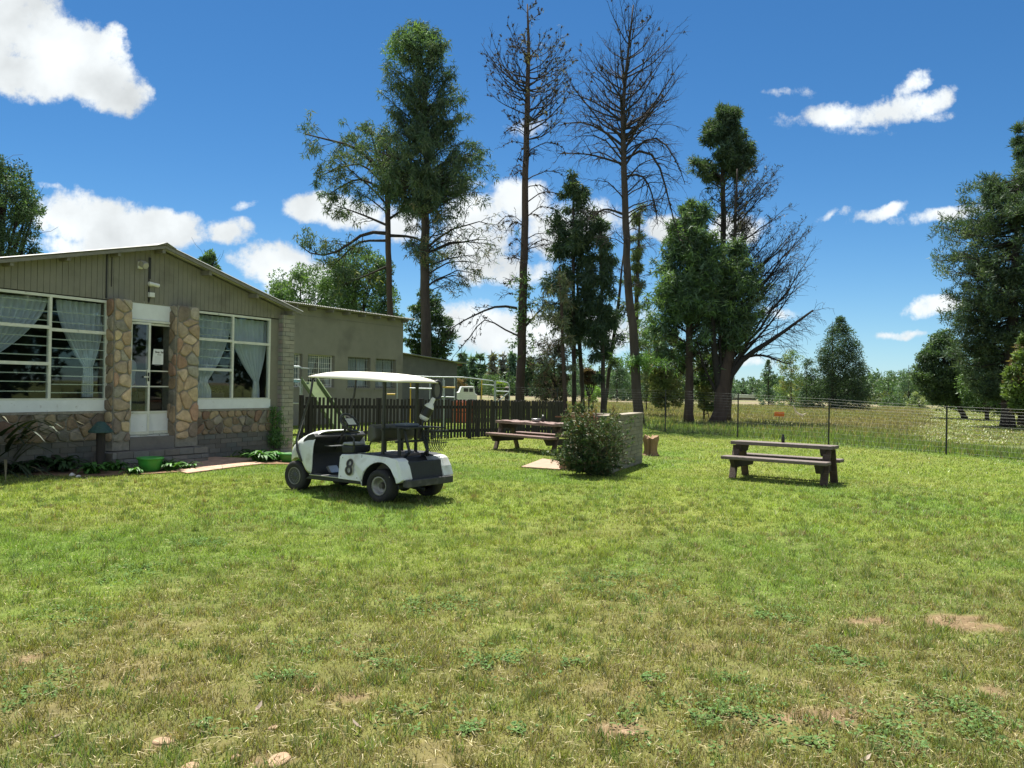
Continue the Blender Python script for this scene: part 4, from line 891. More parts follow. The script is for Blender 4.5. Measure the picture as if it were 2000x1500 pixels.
P, r = T.limbs(env, 26, rise=.2, arch=.35, rightbias=.72); c, rc = T.subs(P, r, 8, .42, .9, -.15); q = pick(c, 3, T.rg); T.leaves(q, rad=.20, k=6, size=.26, wid=.045, col=mcol(len(q), PB+PG, T.rg), droop=.6); c2, _ = T.subs(c, rc, 3, .5, .8, -.1, K=3)
T.done()
# ---- 2 broken-top pine
T = Tree('pine_tree', 'pine with a snapped trunk and long limb of needle tufts reaching left', 'tree', 47, [(762,620,14),(758,470,13),(756,345,11)], seed=12, bark=M_barkr)
A = T.arms([([(752,352),(728,318),(700,288),(650,275),(596,262)],9),([(750,350),(735,300),(722,252)],7),([(750,360),(705,315),(660,330),(620,345)],5),([(752,372),(700,345),(640,380)],6),([(756,440),(705,418),(652,400)],6),([(757,456),(712,448),(668,492),(610,505),(584,478)],8),([(757,470),(700,470),(650,520)],6),([(757,430),(800,400),(835,415)],6),([(757,460),(810,462),(870,500)],7),([(757,400),(775,370),(785,340)],5),([(757,520),(700,545),(660,560)],5)])
c, rc = T.subs(A, .07, 11, .36, .9, .02); c2, r2 = T.subs(c, rc, 3, .5, .8, .02, K=3)
sel = (A[:, -1, 2] > 0); q = pick(c2[:len(c2)], 2, T.rg, .5); zt_ = at(700, 400, 47).z; lw = at(640, 500, 47)
ok = (q[:, 2] > zt_-.5) | (q[:, 0] < at(672, 500, 47).x) | (T.rg.random(len(q)) < .3); q = q[ok]
T.leaves(q, rad=.26, k=16, size=.28, wid=.055, col=mcol(len(q), PG+[(.08,.09,.035)], T.rg), droop=.55)
env = [(235,690,745),(262,640,760),(300,600,780),(345,650,800),(385,680,800)]
P, r = T.limbs(env, 26, rise=.6, arch=.3); c, rc = T.subs(P, r, 6, .35, .8, .0); q = pick(c, 2, T.rg); T.leaves(q, rad=.22, k=8, size=.34, wid=.05, col=mcol(len(q), PG, T.rg), droop=.5)
T.done()
# ---- 3, 4 dead pines
T = Tree('dead_pine', 'tall leafless pine dotted with cones, left of the two bare trees', 'tree', 42, [(1013,800,21),(1020,640,20),(1024,450,16),(1030,200,12),(1033,100,8),(1030,8,3)], seed=13, bark=M_barkr)
env = [(3,1005,1050),(30,985,1078),(60,970,1100),(100,925,1122),(150,945,1130),(190,955,1120),(240,985,1110)]
P, r = T.limbs(env, 58, rise=.75, arch=-.28, rmin=.012, reach=(.8, 1.08)); c, rc = T.subs(P, r, 7, .36, .75, .25, rmin=.012); c2, _ = T.subs(c, rc, 3, .45, .8, .2, K=3, rmin=.006)
q1 = pick(c, 3, T.rg, .3)
env = [(240,985,1110),(300,960,1120),(340,930,1110),(400,960,1120),(450,970,1110),(500,960,1100),(560,970,1085),(640,960,1070)]
P, r = T.limbs(env, 36, rise=.0, arch=.45, rmin=.016); c, rc = T.subs(P, r, 8, .42, .8, -.15, rmin=.012); c2, _ = T.subs(c, rc, 3, .5, .8, -.1, K=3, rmin=.009)
A = T.arms([([(1010,602),(972,594),(936,612),(900,628),(866,652)],6),([(1010,655),(975,640),(945,615),(926,650),(906,672),(884,698)],4),([(1024,640),(1060,600),(1090,590)],5)]); c, rc = T.subs(A, .05, 10, .3, .8, -.1); c2, _ = T.subs(c, rc, 3, .5, .8, -.1, K=3)
q2 = pick(c, 2, T.rg); q1 = q1[T.rg.random(len(q1)) < .38]; cones = np.concatenate([q1, pick(P, 5, T.rg, .3), q2]); mb = MB()
V, cl = leaf_tris(cones, .03, 7, .08, .07, np.array([.05, .038, .03]), rg=T.rg, outw=1); T.leafV.append(V); T.leafC.append(cl)
q = q1[(q1[:, 0] > at(1020, 100, 42).x)]; q = q[T.rg.random(len(q)) < .6]; T.leaves(q, rad=.15, k=4, size=.2, wid=.035, col=mcol(len(q), [(.09,.085,.04),(.07,.075,.04),(.10,.08,.045)], T.rg), droop=.4)
q = np.stack([T.ax(zz) for zz in np.linspace(at(1020, 690, 42).z, at(1020, 540, 42).z, 90)]); q = np.concatenate([q, np.linspace(at(1020, 690, 42).z, at(1020, 540, 42).z, 90)[:, None]], 1)+T.rg.normal(size=(90, 3))*.32; T.leaves(q, rad=.2, k=14, size=.18, wid=.07, col=mcol(90, PGL+[(.06,.09,.03)], T.rg), droop=.2)
T.done(crown='cones')
T = Tree('dead_pine', 'tall bare dead pine with fine arching twigs, right of the two bare trees', 'tree', 34.5, [(1248,830,24),(1240,700,21),(1227,560,18),(1218,330,14),(1217,205,10),(1226,110,6),(1237,10,3)], seed=14, bark=M_barkd)
env = [(2,1180,1290),(40,1150,1310),(90,1125,1340),(150,1110,1338),(200,1115,1325)]
P, r = T.limbs(env, 56, rise=.95, arch=-.24, rmin=.010, reach=(.78, 1.06)); c, rc = T.subs(P, r, 7, .34, .7, .2, rmin=.007); c2, _ = T.subs(c, rc, 5, .5, .75, .15, K=3, rmin=.0045)
cn = pick(c, 1, T.rg); cn = cn[T.rg.random(len(cn)) < .25]
env = [(200,1115,1325),(250,1090,1335),(300,1075,1340),(360,1100,1335),(420,1130,1325),(480,1150,1300),(560,1185,1265)]
P, r = T.limbs(env, 40, rise=.25, arch=.35, rmin=.010); c, rc = T.subs(P, r, 9, .42, .8, -.18, rmin=.009); c2, _ = T.subs(c, rc, 4, .55, .8, -.15, K=4, rmin=.0065)
A = T.arms([([(1222,322),(1255,270),(1290,262),(1330,330),(1338,360)],5),([(1222,310),(1262,278),(1290,320),(1305,390),(1328,470)],6),([(1222,290),(1180,255),(1135,235),(1090,245)],6),([(1220,240),(1165,200),(1110,180)],5),([(1216,320),(1150,300),(1090,300)],5),([(1222,345),(1255,335),(1275,380),(1285,440)],5),([(1222,420),(1180,405),(1150,430)],6)]); c, rc = T.subs(A, .07, 12, .34, .8, -.15); c2, _ = T.subs(c, rc, 4, .55, .8, -.1, K=4, rmin=.0065)
V, cl = leaf_tris(np.concatenate([cn, pick(A, 3, T.rg, .6)]), .03, 7, .09, .075, np.array([.05, .038, .03]), rg=T.rg, outw=1); T.leafV.append(V); T.leafC.append(cl)
q = np.array(tuple(at(1252, 705, 34.5)))+T.rg.normal(size=(70, 3))*np.array([.42, .35, .16]); T.leaves(q, rad=.2, k=14, size=.2, wid=.05, col=mcol(70, [(.045,.09,.025),(.055,.10,.028)], T.rg), droop=.35)
T.done(crown='cones')
# ---- 5 narrow dark pines
def narrow(label, Y, trunk, env, n, cols, seed, zf=1.0, arch_=.15, updir=0, k=9, droop=.55, leafs=5, bark=None, rise=.5, size=.32, name='pine_tree', sub=6, env2=None, n2=0):
    T = Tree(name, label, 'tree', Y, trunk, seed=seed, bark=bark)
    for (e, m) in ((env, n), (env2, n2)):
        if e is None: continue
        P, r = T.limbs(e, int(m*.62), rise=rise, arch=arch_, reach=(.55, 1.16)); c, rc = T.subs(P, r, sub, .40, .8, -.02, zflat=zf, updir=updir); q = pick(c, max(2, leafs//2), T.rg, .45); T.leaves(q, rad=.25, k=int(k*1.9), size=size*.8, wid=size*.17, col=mcol(len(q), cols, T.rg), droop=droop)
    return T
T = narrow('dense dark pine with a narrow pointed crown between the two bare trees', 41, [(1122,800,11),(1120,600,9),(1120,350,4)], [(340,1112,1130),(370,1088,1148),(430,1072,1162),(500,1062,1168),(560,1060,1172),(620,1085,1165),(660,1105,1145)], 150, PG+DK, 21, k=11); T.done()
T = narrow('dark pine with drooping skirts close against the narrow dark pine', 40, [(1178,800,11),(1176,620,8),(1172,435,4)], [(430,1164,1184),(480,1138,1192),(560,1132,1208),(640,1140,1208),(700,1148,1198),(745,1160,1186)], 110, PG+DK, 22, k=10, droop=.8, rise=.3); T.done()
T = narrow('thin grey green pine on a reddish trunk left of the dark pines', 39, [(1104,800,11),(1098,640,8),(1093,520,4)], [(540,1060,1120),(600,1036,1125),(660,1040,1125),(720,1060,1115)], 34, [(.085,.10,.06),(.07,.09,.055),(.10,.09,.06)], 23, k=5, leafs=3, bark=M_barkr, rise=0.1); T.done()
T = narrow('slender dark pine trunk with a few low tufts between the dark pines', 42.5, [(1139,800,10),(1131,640,9),(1127,520,4)], [(600,1112,1150),(650,1105,1155),(700,1118,1148)], 16, PG, 24, k=7, leafs=3); T.done()
T = narrow('slim leaning pine stem slanting right beside the tall bare tree', 42, [(1181,800,9),(1192,700,8),(1205,620,8),(1217,500,3)], [(520,1200,1235),(600,1190,1225),(650,1170,1225),(720,1165,1205)], 18, PG, 25, k=4, leafs=1); T.done()
T = narrow('open crowned pine seen just behind the tall bare tree', 50, [(1243,800,12),(1243,600,10),(1250,410,3)], [(402,1245,1275),(430,1232,1285),(480,1235,1280),(540,1235,1275),(620,1235,1290),(700,1240,1290)], 60, [(.07,.09,.032),(.06,.08,.035)], 26, k=7, leafs=3); T.done()
# ---- 6 bright green pine and the many-stemmed conifers
T = narrow('broad bright green pine left of the many stemmed trees', 40, [(1345,826,22),(1346,640,14),(1353,400,3)], [(390,1348,1364),(412,1332,1382),(440,1312,1388),(480,1292,1402),(540,1282,1425),(590,1272,1432),(625,1268,1430)], 260, PGL+PGL+PG, 31, k=11, droop=.25, size=.34, env2=[(625,1262,1430),(660,1255,1425),(720,1270,1390)], n2=30, bark=M_barkr)
c, rc = T.subs(T.L1, T.R1, 8, .5, .9, -.1); T.subs(c, rc, 4, .5, .8, -.1, K=3); q = np.array(tuple(at(1272, 640, 40)))+T.rg.normal(size=(120, 3))*np.array([.6, .5, .5]); T.leaves(q, rad=.25, k=8, size=.3, wid=.05, col=mcol(120, PGL, T.rg), droop=.3); T.done()
T = Tree('conifer', 'tallest conifer right of centre with green top over a bare middle', 'tree', 44, [(1408,826,22),(1414,640,18),(1412,480,13),(1412,330,10),(1410,205,3)], seed=32)
env = [(202,1402,1424),(225,1390,1450),(235,1385,1468),(262,1368,1466),(290,1352,1474),(312,1346,1478),(335,1360,1470)]
P, r = T.limbs(env, 60, rise=.7, arch=.1); c, rc = T.subs(P, r, 6, .34, .8, .05); q = pick(c, 6, T.rg, .3); T.leaves(q, rad=.2, k=9, size=.26, wid=.06, col=mcol(len(q), DK+PG, T.rg), droop=.2)
env = [(330,1345,1480),(380,1350,1470),(440,1375,1450),(520,1385,1450)]
P, r = T.limbs(env, 34, rise=.9, arch=-.1); c, rc = T.subs(P, r, 8, .36, .7, .05); c2, _ = T.subs(c, rc, 4, .5, .7, .0, K=3); q = pick(c, 2, T.rg); q = q[T.rg.random(len(q)) < .16]; T.leaves(q, rad=.15, k=7, size=.22, wid=.06, col=mcol(len(q), PG, T.rg)); T.done()
T = Tree('conifer', 'half dead conifer with a broom of bare branches fanning up to the right', 'tree', 41.5, [(1418,826,20),(1432,640,15),(1434,480,9),(1440,330,3)], seed=33)
env = [(318,1450,1540),(330,1430,1550),(400,1430,1552),(445,1440,1560),(450,1440,1588),(520,1440,1594),(575,1450,1590)]
P, r = T.limbs(env, 66, rise=1.1, arch=-.05, rightbias=.93, rf=.3, reach=(.72, 1.02)); c, rc = T.subs(P, r, 10, .30, .5, .03, rmin=.008); c2, _ = T.subs(c, rc, 7, .5, .6, .0, K=3, rmin=.006)
q = pick(c2, 1, T.rg, .7); q = q[T.rg.random(len(q)) < .4]; T.leaves(q, rad=.1, k=3, size=.13, wid=.04, col=mcol(len(q), [(.028,.026,.018),(.036,.028,.02),(.022,.026,.018)], T.rg)); T.done()
T = Tree('spreading_tree', 'many stemmed tree forking low behind the wire fence, one bare limb reaching right', 'tree', 39.5, [(1402,828,36),(1412,750,30),(1424,690,20),(1432,600,12),(1440,500,5)], seed=34, bark=M_barkr)
A = T.arms([([(1414,760),(1440,706),(1480,680),(1510,664),(1535,645),(1565,622),(1588,606)],15),([(1446,700),(1475,693),(1500,694),(1520,706),(1545,712)],7),([(1414,750),(1445,690),(1470,662),(1492,655)],11),([(1412,740),(1435,680),(1460,610),(1475,540)],10),([(1405,760),(1395,690),(1390,600),(1395,520)],16),([(1412,740),(1428,660),(1450,600),(1490,560)],9),([(1408,740),(1405,640),(1400,560)],8),([(1400,770),(1372,710),(1360,660)],7)])
c, rc = T.subs(A, .07, 12, .32, .7, .0); c2, _ = T.subs(c, rc, 4, .5, .7, -.15, K=4, rmin=.008)
tw, _ = T.subs(A[:1], .05, 30, .22, .9, -.30, tlo=.55, rmin=.01); T.subs(tw, .02, 5, .5, .7, -.3, K=4, rmin=.008)
env = [(468,1425,1442),(495,1402,1468),(535,1392,1508),(580,1385,1512),(620,1385,1505),(650,1395,1495),(680,1380,1440)]
P, r = T.limbs(env, 80, rise=.8, arch=.1, zlow=4, reach=(.5, 1.12)); c, rc = T.subs(P, r, 6, .34, .8, -.08); q = pick(c, 2, T.rg, .5); T.leaves(q, rad=.24, k=13, size=.24, wid=.055, col=mcol(len(q), PGL+PG, T.rg), droop=.5); T.done()

# ---- leafy crowns made of clumps inside an outline
def leafy(name, label, Y, trunk, env, nclump, k, cols, seed, size=None, prad=None, cat='tree', matr=None, depthf=.85, droop=.1, limbs=14, inner=.45, zsq=.8, group=None, bark=None, twigs=True, dens=1.0):
    T = Tree(name, label, cat, Y, trunk, seed=seed, group=group, bark=bark); e = px2env(env, Y); rg = T.rg; n = nclump
    size = size or 2.6*Y/F_PX*1.6
    wd = np.maximum((e[1:, 2]-e[1:, 1]+e[:-1, 2]-e[:-1, 1])/2, .05); w = wd*wd**.3*(e[1:, 0]-e[:-1, 0]); seg = rg.choice(len(w), n, p=w/w.sum()); z = e[seg, 0]+(e[seg+1, 0]-e[seg, 0])*rg.random(n)
    xl, xr = np.interp(z, e[:, 0], e[:, 1]), np.interp(z, e[:, 0], e[:, 2]); cx = (xl+xr)/2; hw = (xr-xl)/2
    prad = prad or max(.12, float(np.median(hw))*.24); pr = np.minimum(prad*(.6+.8*rg.random(n)), hw*.8+.05)
    th = rg.random(n)*2*np.pi; rr = inner+(1-inner)*rg.random(n)**.6; rr = rr*np.maximum(hw-pr*.7, hw*.3)
    c = np.stack([cx+np.cos(th)*rr, T.base.y+np.sin(th)*rr*depthf, np.maximum(z, .1)], -1)
    if limbs:
        j = rg.choice(n, min(limbs, n), replace=False); tip = c[j]; z0 = np.clip(tip[:, 2]*.45, .3, T.P[-1, 2]); st = np.concatenate([T.ax(z0), z0[:, None]], -1); t = np.linspace(0, 1, 5)[None, :, None]
        P = st[:, None]*(1-t)+tip[:, None]*t; P[:, 1:-1] += rg.normal(size=(len(j), 3, 3))*.12; T.wood.append((P, np.minimum(T.rad(z0)*.6, .12), np.full(len(j), .02), 5)); 
        if twigs: T.subs(P, .05, 5, .4, .8, .05)
    kk = max(6, int(k*dens)); T.leaves(c, rad=pr, k=kk, size=size, wid=size*.6, col=mcol(n, cols, rg), cvar=.4, droop=droop, shell=True, flat=zsq); return T.done(matr or M_broad)
GL = [(.050,.085,.034),(.062,.10,.038),(.040,.070,.032)]; GM = [(.036,.062,.026),(.048,.078,.030),(.030,.054,.026)]; GD = [(.022,.040,.020),(.030,.052,.024),(.024,.042,.026)]
GB = [(.05,.085,.05),(.06,.095,.06),(.04,.075,.04)]; GO = [(.07,.085,.035),(.09,.095,.04),(.055,.075,.03)]
leafy('broadleaf_tree', 'leafy tree rising behind the left end of the club house roof', 28, [(-10,600,30),(0,400,16)], [(284,-25,8),(300,-60,25),(330,-90,52),(370,-110,72),(410,-110,82),(440,-110,80),(470,-110,66),(500,-110,88),(540,-110,70)], 190, 150, GM+GD, 41, size=.085, prad=.34, limbs=20)
leafy('pine_tree', 'small tree top poking over the right slope of the club house roof', 38, [(405,700,8),(405,520,4)], [(487,392,410),(500,386,425),(515,388,430),(530,400,432)], 16, 90, GM, 42, size=.12, prad=.22, limbs=4)
leafy('broadleaf_tree', 'pale green spreading tree over the left part of the long building roof', 52, [(590,700,20),(590,590,12)], [(528,575,630),(540,528,665),(560,522,680),(590,520,690),(640,530,690)], 120, 120, GL, 43, size=.15, prad=.5)
leafy('broadleaf_tree', 'darker feathery tree over the middle of the long building roof', 50, [(690,700,22),(690,560,12)], [(480,680,715),(495,655,740),(510,640,765),(540,618,785),(580,610,795),(640,620,790)], 200, 130, GM+GL, 44, size=.14, prad=.5)
leafy('cedar_tree', 'dark layered cedar behind the annex roof', 56, [(840,720,16),(838,600,6)], [(560,820,850),(590,805,870),(620,795,888),(650,785,895),(680,790,893),(705,800,880),(740,800,880)], 130, 130, GD, 45, size=.16, prad=.5, zsq=.4, droop=.0)
# far conifers between the annex and the bare pine: one per pixel column seen
for i, (px, top, hw, w, col, lb) in enumerate([(903,690,17,4,GB,'narrow blue green spruce standing nearest the annex'),(922,697,19,4,GB,'tiered spruce, second from the annex in the far row'),(938,693,24,4,GM,'fullest green conifer in the far row beside the gate rails'),(963,688,11,3,[(.07,.075,.055)],'thin half bare conifer left of the grey bare one'),(981,690,17,3,[(.085,.085,.07),(.06,.065,.055)],'grey bare conifer in the far row'),(1000,688,18,4,GB,'dark spruce just left of the cone dotted dead pine'),(1035,700,16,4,GD,'dark conifer just right of the cone dotted dead pine')]):
    Y = 150 + 6*(i % 3); T = Tree('distant_conifer', lb, 'tree', Y, [(px, 770, w), (px, top, 1)], seed=50+i)
    e = [(top,px-1,px+1),(top+25,px-hw*.5,px+hw*.5),(755,px-hw,px+hw),(768,px-hw,px+hw)]; P, r = T.limbs(e, 70, rise=-.25, arch=.1, rmin=.05, reach=(.5, 1)); q = pick(P, 4, T.rg, .2)
    if i in (3, 4): q = q[T.rg.random(len(q)) < .35]; T.subs(P, r, 3, .4, .8, 0, K=3, rmin=.04)
    T.leaves(q, rad=.6, k=7, size=.9, wid=.4, col=mcol(len(q), col, T.rg), droop=.3, flat=.4); T.done()
# far bushes and woods: each reads as one clump
FB = [ # name, label, Y, cx, env, n, cols
 ('round_bush','low green bush under the far spruces beside the gate', 120, 965, [(735,945,985),(750,935,1000),(768,930,1005)], 50, GM),
 ('round_bush','yellow green shrub just beyond the gate rails', 60, 975, [(748,968,985),(758,962,992),(772,960,994)], 26, [(.12,.16,.03),(.10,.15,.035)]),
 ('round_bush','orange tinged bush beside the corner of the annex', 75, 905, [(735,890,912),(750,884,922),(772,884,920)], 24, [(.09,.06,.025),(.05,.045,.025)]),
 ('distant_tree','dark far tree left of the thin grey green pine', 110, 1060, [(700,1050,1075),(725,1035,1090),(770,1030,1100)], 70, GD),
 ('distant_tree','dark far tree behind the narrow dark pines', 105, 1140, [(705,1125,1150),(730,1100,1170),(772,1095,1175)], 80, GB),
 ('round_bush','bright green bush between the dark pine trunks', 70, 1158, [(752,1145,1172),(765,1135,1180),(782,1135,1180)], 34, [(.09,.15,.035)]),
 ('dead_shrub','rust brown dead shrub between the dark pine trunks', 44, 1150, [(722,1140,1160),(735,1134,1168),(752,1136,1166)], 22, [(.07,.042,.026),(.05,.034,.022)]),
 ('distant_tree','dark far tree seen left of the tall bare tree', 100, 1205, [(705,1195,1215),(730,1180,1235),(774,1175,1240)], 80, GD+GB),
 ('round_bush','bushy green growth right of the tall bare tree', 62, 1262, [(640,1250,1280),(670,1240,1300),(720,1240,1310),(770,1245,1310),(785,1250,1300)], 120, GM+GO),
 ('round_bush','olive leafed bush under the bright green pine', 47, 1300, [(650,1285,1330),(690,1255,1345),(740,1255,1345),(775,1262,1340),(790,1275,1335)], 130, GO),
 ('round_bush','olive bush tangled between the two thick trunks', 43.5, 1375, [(690,1360,1400),(730,1350,1420),(770,1350,1420),(800,1365,1412)], 90, GO+GM),
 ('distant_tree','bluish far tree behind the forked tree trunk', 130, 1400, [(715,1380,1420),(740,1365,1440),(775,1360,1445)], 50, GB),
 ('distant_tree','rounded dark tree left of the gap in the far treeline', 230, 1428, [(742,1420,1436),(755,1412,1445),(778,1410,1448)], 30, GB),
 ('distant_tree','small far tree, left of two equal tops over the pale shed roof', 235, 1452, [(740,1447,1458),(755,1440,1464),(780,1438,1466)], 26, GB),
 ('distant_tree','small far tree, right of two equal tops over the pale shed roof', 240, 1470, [(741,1464,1476),(755,1458,1482),(780,1456,1484)], 26, GB),
 ('young_conifer','slim conifer standing apart right of the pale shed roof', 95, 1501, [(704,1499,1503),(720,1490,1512),(745,1482,1520),(775,1480,1522),(792,1482,1515)], 70, GB),
 ('broadleaf_tree','yellowing tree right of the slim conifer', 92, 1545, [(686,1538,1560),(700,1518,1572),(722,1516,1576),(735,1525,1570),(760,1510,1580),(795,1508,1580)], 90, [(.13,.13,.04),(.09,.12,.04),(.06,.10,.035)]),
 ('round_bush','dark bush at the foot of the yellowing tree', 80, 1575, [(700,1570,1585),(725,1560,1600),(760,1548,1610),(806,1545,1612)], 110, GD+GM),
 ('bell_shaped_tree','large dark bell shaped tree standing alone in the meadow', 78, 1640, [(621,1634,1648),(640,1620,1662),(670,1600,1682),(690,1592,1686),(720,1590,1700),(760,1592,1706),(790,1600,1704),(798,1608,1690)], 620, GD),
 ('distant_tree','light green far tree just right of the bell shaped tree', 125, 1735, [(728,1728,1745),(740,1715,1755),(765,1700,1760),(800,1698,1765)], 60, GL),
 ('gum_tree','open blue green gum tree left of the round dark tree', 110, 1775, [(705,1770,1790),(725,1755,1800),(755,1745,1805),(800,1740,1805)], 90, GB+GM),
 ('round_bush','pale grey green bush at the far edge of the mown strip', 90, 1795, [(768,1785,1805),(785,1772,1815),(803,1770,1818)], 34, [(.12,.14,.07),(.08,.11,.05)]),
 ('round_bush','low bush left of the pale grey green bush', 105, 1745, [(772,1730,1760),(790,1712,1775),(802,1710,1778)], 36, GM),
]
for i, (nm, lb, Y, cx, env, n, cols) in enumerate(FB):
    top = env[0][0]; w = 3 if Y > 60 else 4
    if nm == 'bell_shaped_tree': w = 7; cx = 1626
    leafy(nm, lb, Y, [(cx, 800, w), (cx, top+8, 1)], env, n, 60 if Y > 60 else 90, cols, 100+i, size=max(.13, 2.1*Y/F_PX*1.25), cat='bush' if ('bush' in nm or 'shrub' in nm) else 'tree', limbs=8, inner=.25, matr=M_broad, prad=None if nm != 'bell_shaped_tree' else .55)
leafy('round_tree', 'round crowned dark tree at the end of the mown strip', 55, [(1884,826,13),(1850,740,8),(1842,690,3)], [(648,1828,1855),(665,1812,1868),(690,1792,1886),(710,1788,1893),(740,1784,1896),(770,1800,1898),(790,1815,1892)], 300, 100, GD+GM, 61, size=.13, prad=.42)
leafy('broadleaf_tree', 'light green low branched tree between the round tree and the big right pine', 52, [(1928,822,10),(1925,740,5)], [(690,1895,1950),(720,1880,1960),(760,1870,1975),(790,1880,1970),(806,1890,1960)], 150, 90, GL, 62, size=.13, prad=.4)
T = narrow('huge dark pine filling the right edge, tips of its branches turned up', 41, [(1968,838,28),(1978,600,20),(1990,400,11),(2004,240,4)], [(236,1994,2018),(262,1984,2045),(300,1962,2060),(335,1935,2080),(352,1902,2090),(385,1900,2100),(415,1872,2110),(445,1848,2120),(500,1845,2120),(560,1862,2120),(600,1850,2120),(640,1882,2120),(690,1880,2110),(740,1900,2110),(775,1930,2100)], 430, PG+DK, 63, k=12, droop=-.35, rise=.0, size=.26, sub=9, leafs=5, zf=.25, arch_=-.16, updir=.12)
T.done()
T = Tree('pine_tree', 'second trunk of dark pine just inside the right edge', 'tree', 43, [(1996,842,18),(2005,600,14),(2015,300,5)], seed=64); P, r = T.limbs([(300,1995,2060),(500,1950,2100),(700,1940,2110),(790,1960,2090)], 60, rise=.1, arch=.1); c, rc = T.subs(P, r, 6, .4, .8, .1); q = pick(c, 3, T.rg); T.leaves(q, rad=.25, k=9, size=.3, wid=.06, col=mcol(len(q), DK+PG, T.rg)); T.done()
leafy('young_pine', 'yellow green young pine with brown tips at the right edge', 24, [(2012,846,10),(2008,700,4)], [(655,2000,2015),(680,1985,2040),(710,1972,2050),(745,1962,2060),(780,1965,2060),(800,1980,2050)], 100, 120, [(.060,.085,.022),(.05,.075,.022),(.08,.06,.03)], 65, size=.12, prad=.22, matr=M_leaf)
# tangled dead twigs under the thin grey green pine
T = Tree('dead_shrub', 'tangled leafless brown shrub left of the dark pine trunks', 'bush', 40, [(1085,800,6),(1082,700,3)], seed=71); P, r = T.limbs([(655,1050,1090),(690,1035,1110),(730,1030,1110),(775,1045,1110)], 60, rise=.8, arch=.1, zlow=.1); c, rc = T.subs(P, r, 8, .4, .8, 0); c2, _ = T.subs(c, rc, 4, .5, .8, 0, K=3); q = pick(c2, 1, T.rg); T.leaves(q, rad=.1, k=3, size=.12, wid=.05, col=mcol(len(q), [(.12,.08,.06),(.08,.08,.05),(.06,.08,.04)], T.rg)); T.done()
# trees east of the lawn, outside this frame: the windows mirror them
for i, (x, y, h, lb) in enumerate([(38,3,15,'broad dark tree east of the lawn, nearest the club house line'),(41,12,17,'broad dark tree east of the lawn, tallest of its row'),(40,21,15,'broad dark tree east of the lawn, middle of its row'),(44,30,18,'broad dark tree east of the lawn, farthest but one'),(36,-7,14,'broad dark tree east of the lawn, southern end of its row'),(50,40,18,'broad dark tree east of the lawn, far end of its row')]):
    t = thing('broadleaf_tree', lb, 'tree', (x, y, 0), group='trees east of the lawn'); mb = MB(); mb.tube([(0,0,0),(.1,0,h*.5),(0,0,h*.8)], [.35,.22,.08], 8); mb.build('trunk', M_bark, t)
    rg = np.random.default_rng(300+i); n = 170; c = rg.normal(size=(n, 3)); c = nrm(c)*(.4+.6*rg.random((n, 1))**.5)*np.array([4.6, 5.6, h*.46]) + np.array([0, 0, h*.52]); V, cl = leaf_tris(c, 1.1, 60, .5, .34, mcol(n, GM+GD, rg), rg=rg, shell=True); np_mesh('crown', V, np.arange(len(V)).reshape(-1, 3), M_broad, t, col=cl)

# far-off woodland: one mass along the horizon
rg = np.random.default_rng(900); V_, C_ = [], []
def wood(px0, px1, Y0, Y1, ytop, n, cols, kind=0):
    px = px0+(px1-px0)*rg.random(n); Y = Y0+(Y1-Y0)*rg.random(n); xx = (px-1000)/F_PX*Y; hm = EYE+(757+(px-1000)*.0175-ytop)*Y/F_PX; h = hm*(.55+.5*vnoise(px, px*0, 9, 3)); z = h*rg.random(n)**.8; z = np.minimum(z, h)
    V, c = leaf_tris(np.stack([xx, Y, z+.3], -1), .7+Y*.004, 8, (Y*.0042)[:, None, None], (Y*.0025)[:, None, None], mcol(n, cols, rg)*.7, cvar=.5, rg=rg); V_.append(V); C_.append(c)
wood(880, 1320, 150, 210, 728, 3200, GD+GB); wood(1180, 1420, 110, 150, 722, 1800, GD+GM); wood(1380, 1520, 240, 320, 745, 900, GB); wood(1480, 1720, 130, 190, 742, 1900, GM+GB); wood(1690, 1900, 130, 180, 738, 2400, GM+GB+GL); wood(1860, 2060, 80, 120, 735, 1600, GM+GL); wood(1700, 1860, 120, 150, 770, 900, GO+GL)
V = np.concatenate(V_); o = np_mesh('distant_woodland', V, np.arange(len(V)).reshape(-1, 3), M_broad, col=np.concatenate(C_)); tag(o, 'far-off belt of mixed trees closing the meadow at the horizon', 'woodland', kind='stuff')
# ================================================================ OBJECTS
class GF(Frame):
    def __init__(s, O, D, toward=None):
        s.O = Vector((O[0], O[1], 0)); s.D = Vector((D[0], D[1], 0)).normalized(); s.N = Vector((s.D.y, -s.D.x, 0))
        if toward is not None and s.N.dot(Vector(toward)-s.O) < 0: s.N = -s.N
    def p(s, u, o, z): return s.O + s.D*u + s.N*o + Vector((0, 0, z))
    def fz(s, px, py, o=0.0):
        r = ray(px, py); t = ((s.O+s.N*o-EYEV).dot(s.N))/r.dot(s.N); q = EYEV+r*t; return ((q-s.O).dot(s.D), q.z)
M_wood = mat('weathered_wood', (.085, .058, .045), rough=.85, var=.4, scale=3, bump=.6, bscale=22, stretch=(1, 9, 9), dirt=((.15, .12, .10), 2.5, .58, .85))
M_woodt = mat('weathered_top', (.165, .135, .12), rough=.85, var=.4, scale=3, bump=.6, bscale=22, stretch=(.8, 9, 9), dirt=((.10, .07, .055), 3, .55, .8))
M_woodd = mat('dark_wood', (.035, .028, .024), rough=.8, var=.4, scale=4, bump=.5, bscale=30, stretch=(1, 1, .3))
M_picket = mat('tarred_wood', (.022, .019, .018), rough=.75, var=.45, scale=5, bump=.5, bscale=30, stretch=(1, 1, .3), dirt=((.05, .045, .04), 6, .6, .85))
M_steel = mat('galvanised_pipe', (.42, .46, .46), rough=.45, metal=.6, var=.15)
M_yel = mat('yellow_pipe', (.55, .36, .04), rough=.5, var=.15)
M_wire = mat('fence_wire', (.16, .17, .16), rough=.6, metal=.3, var=.1)
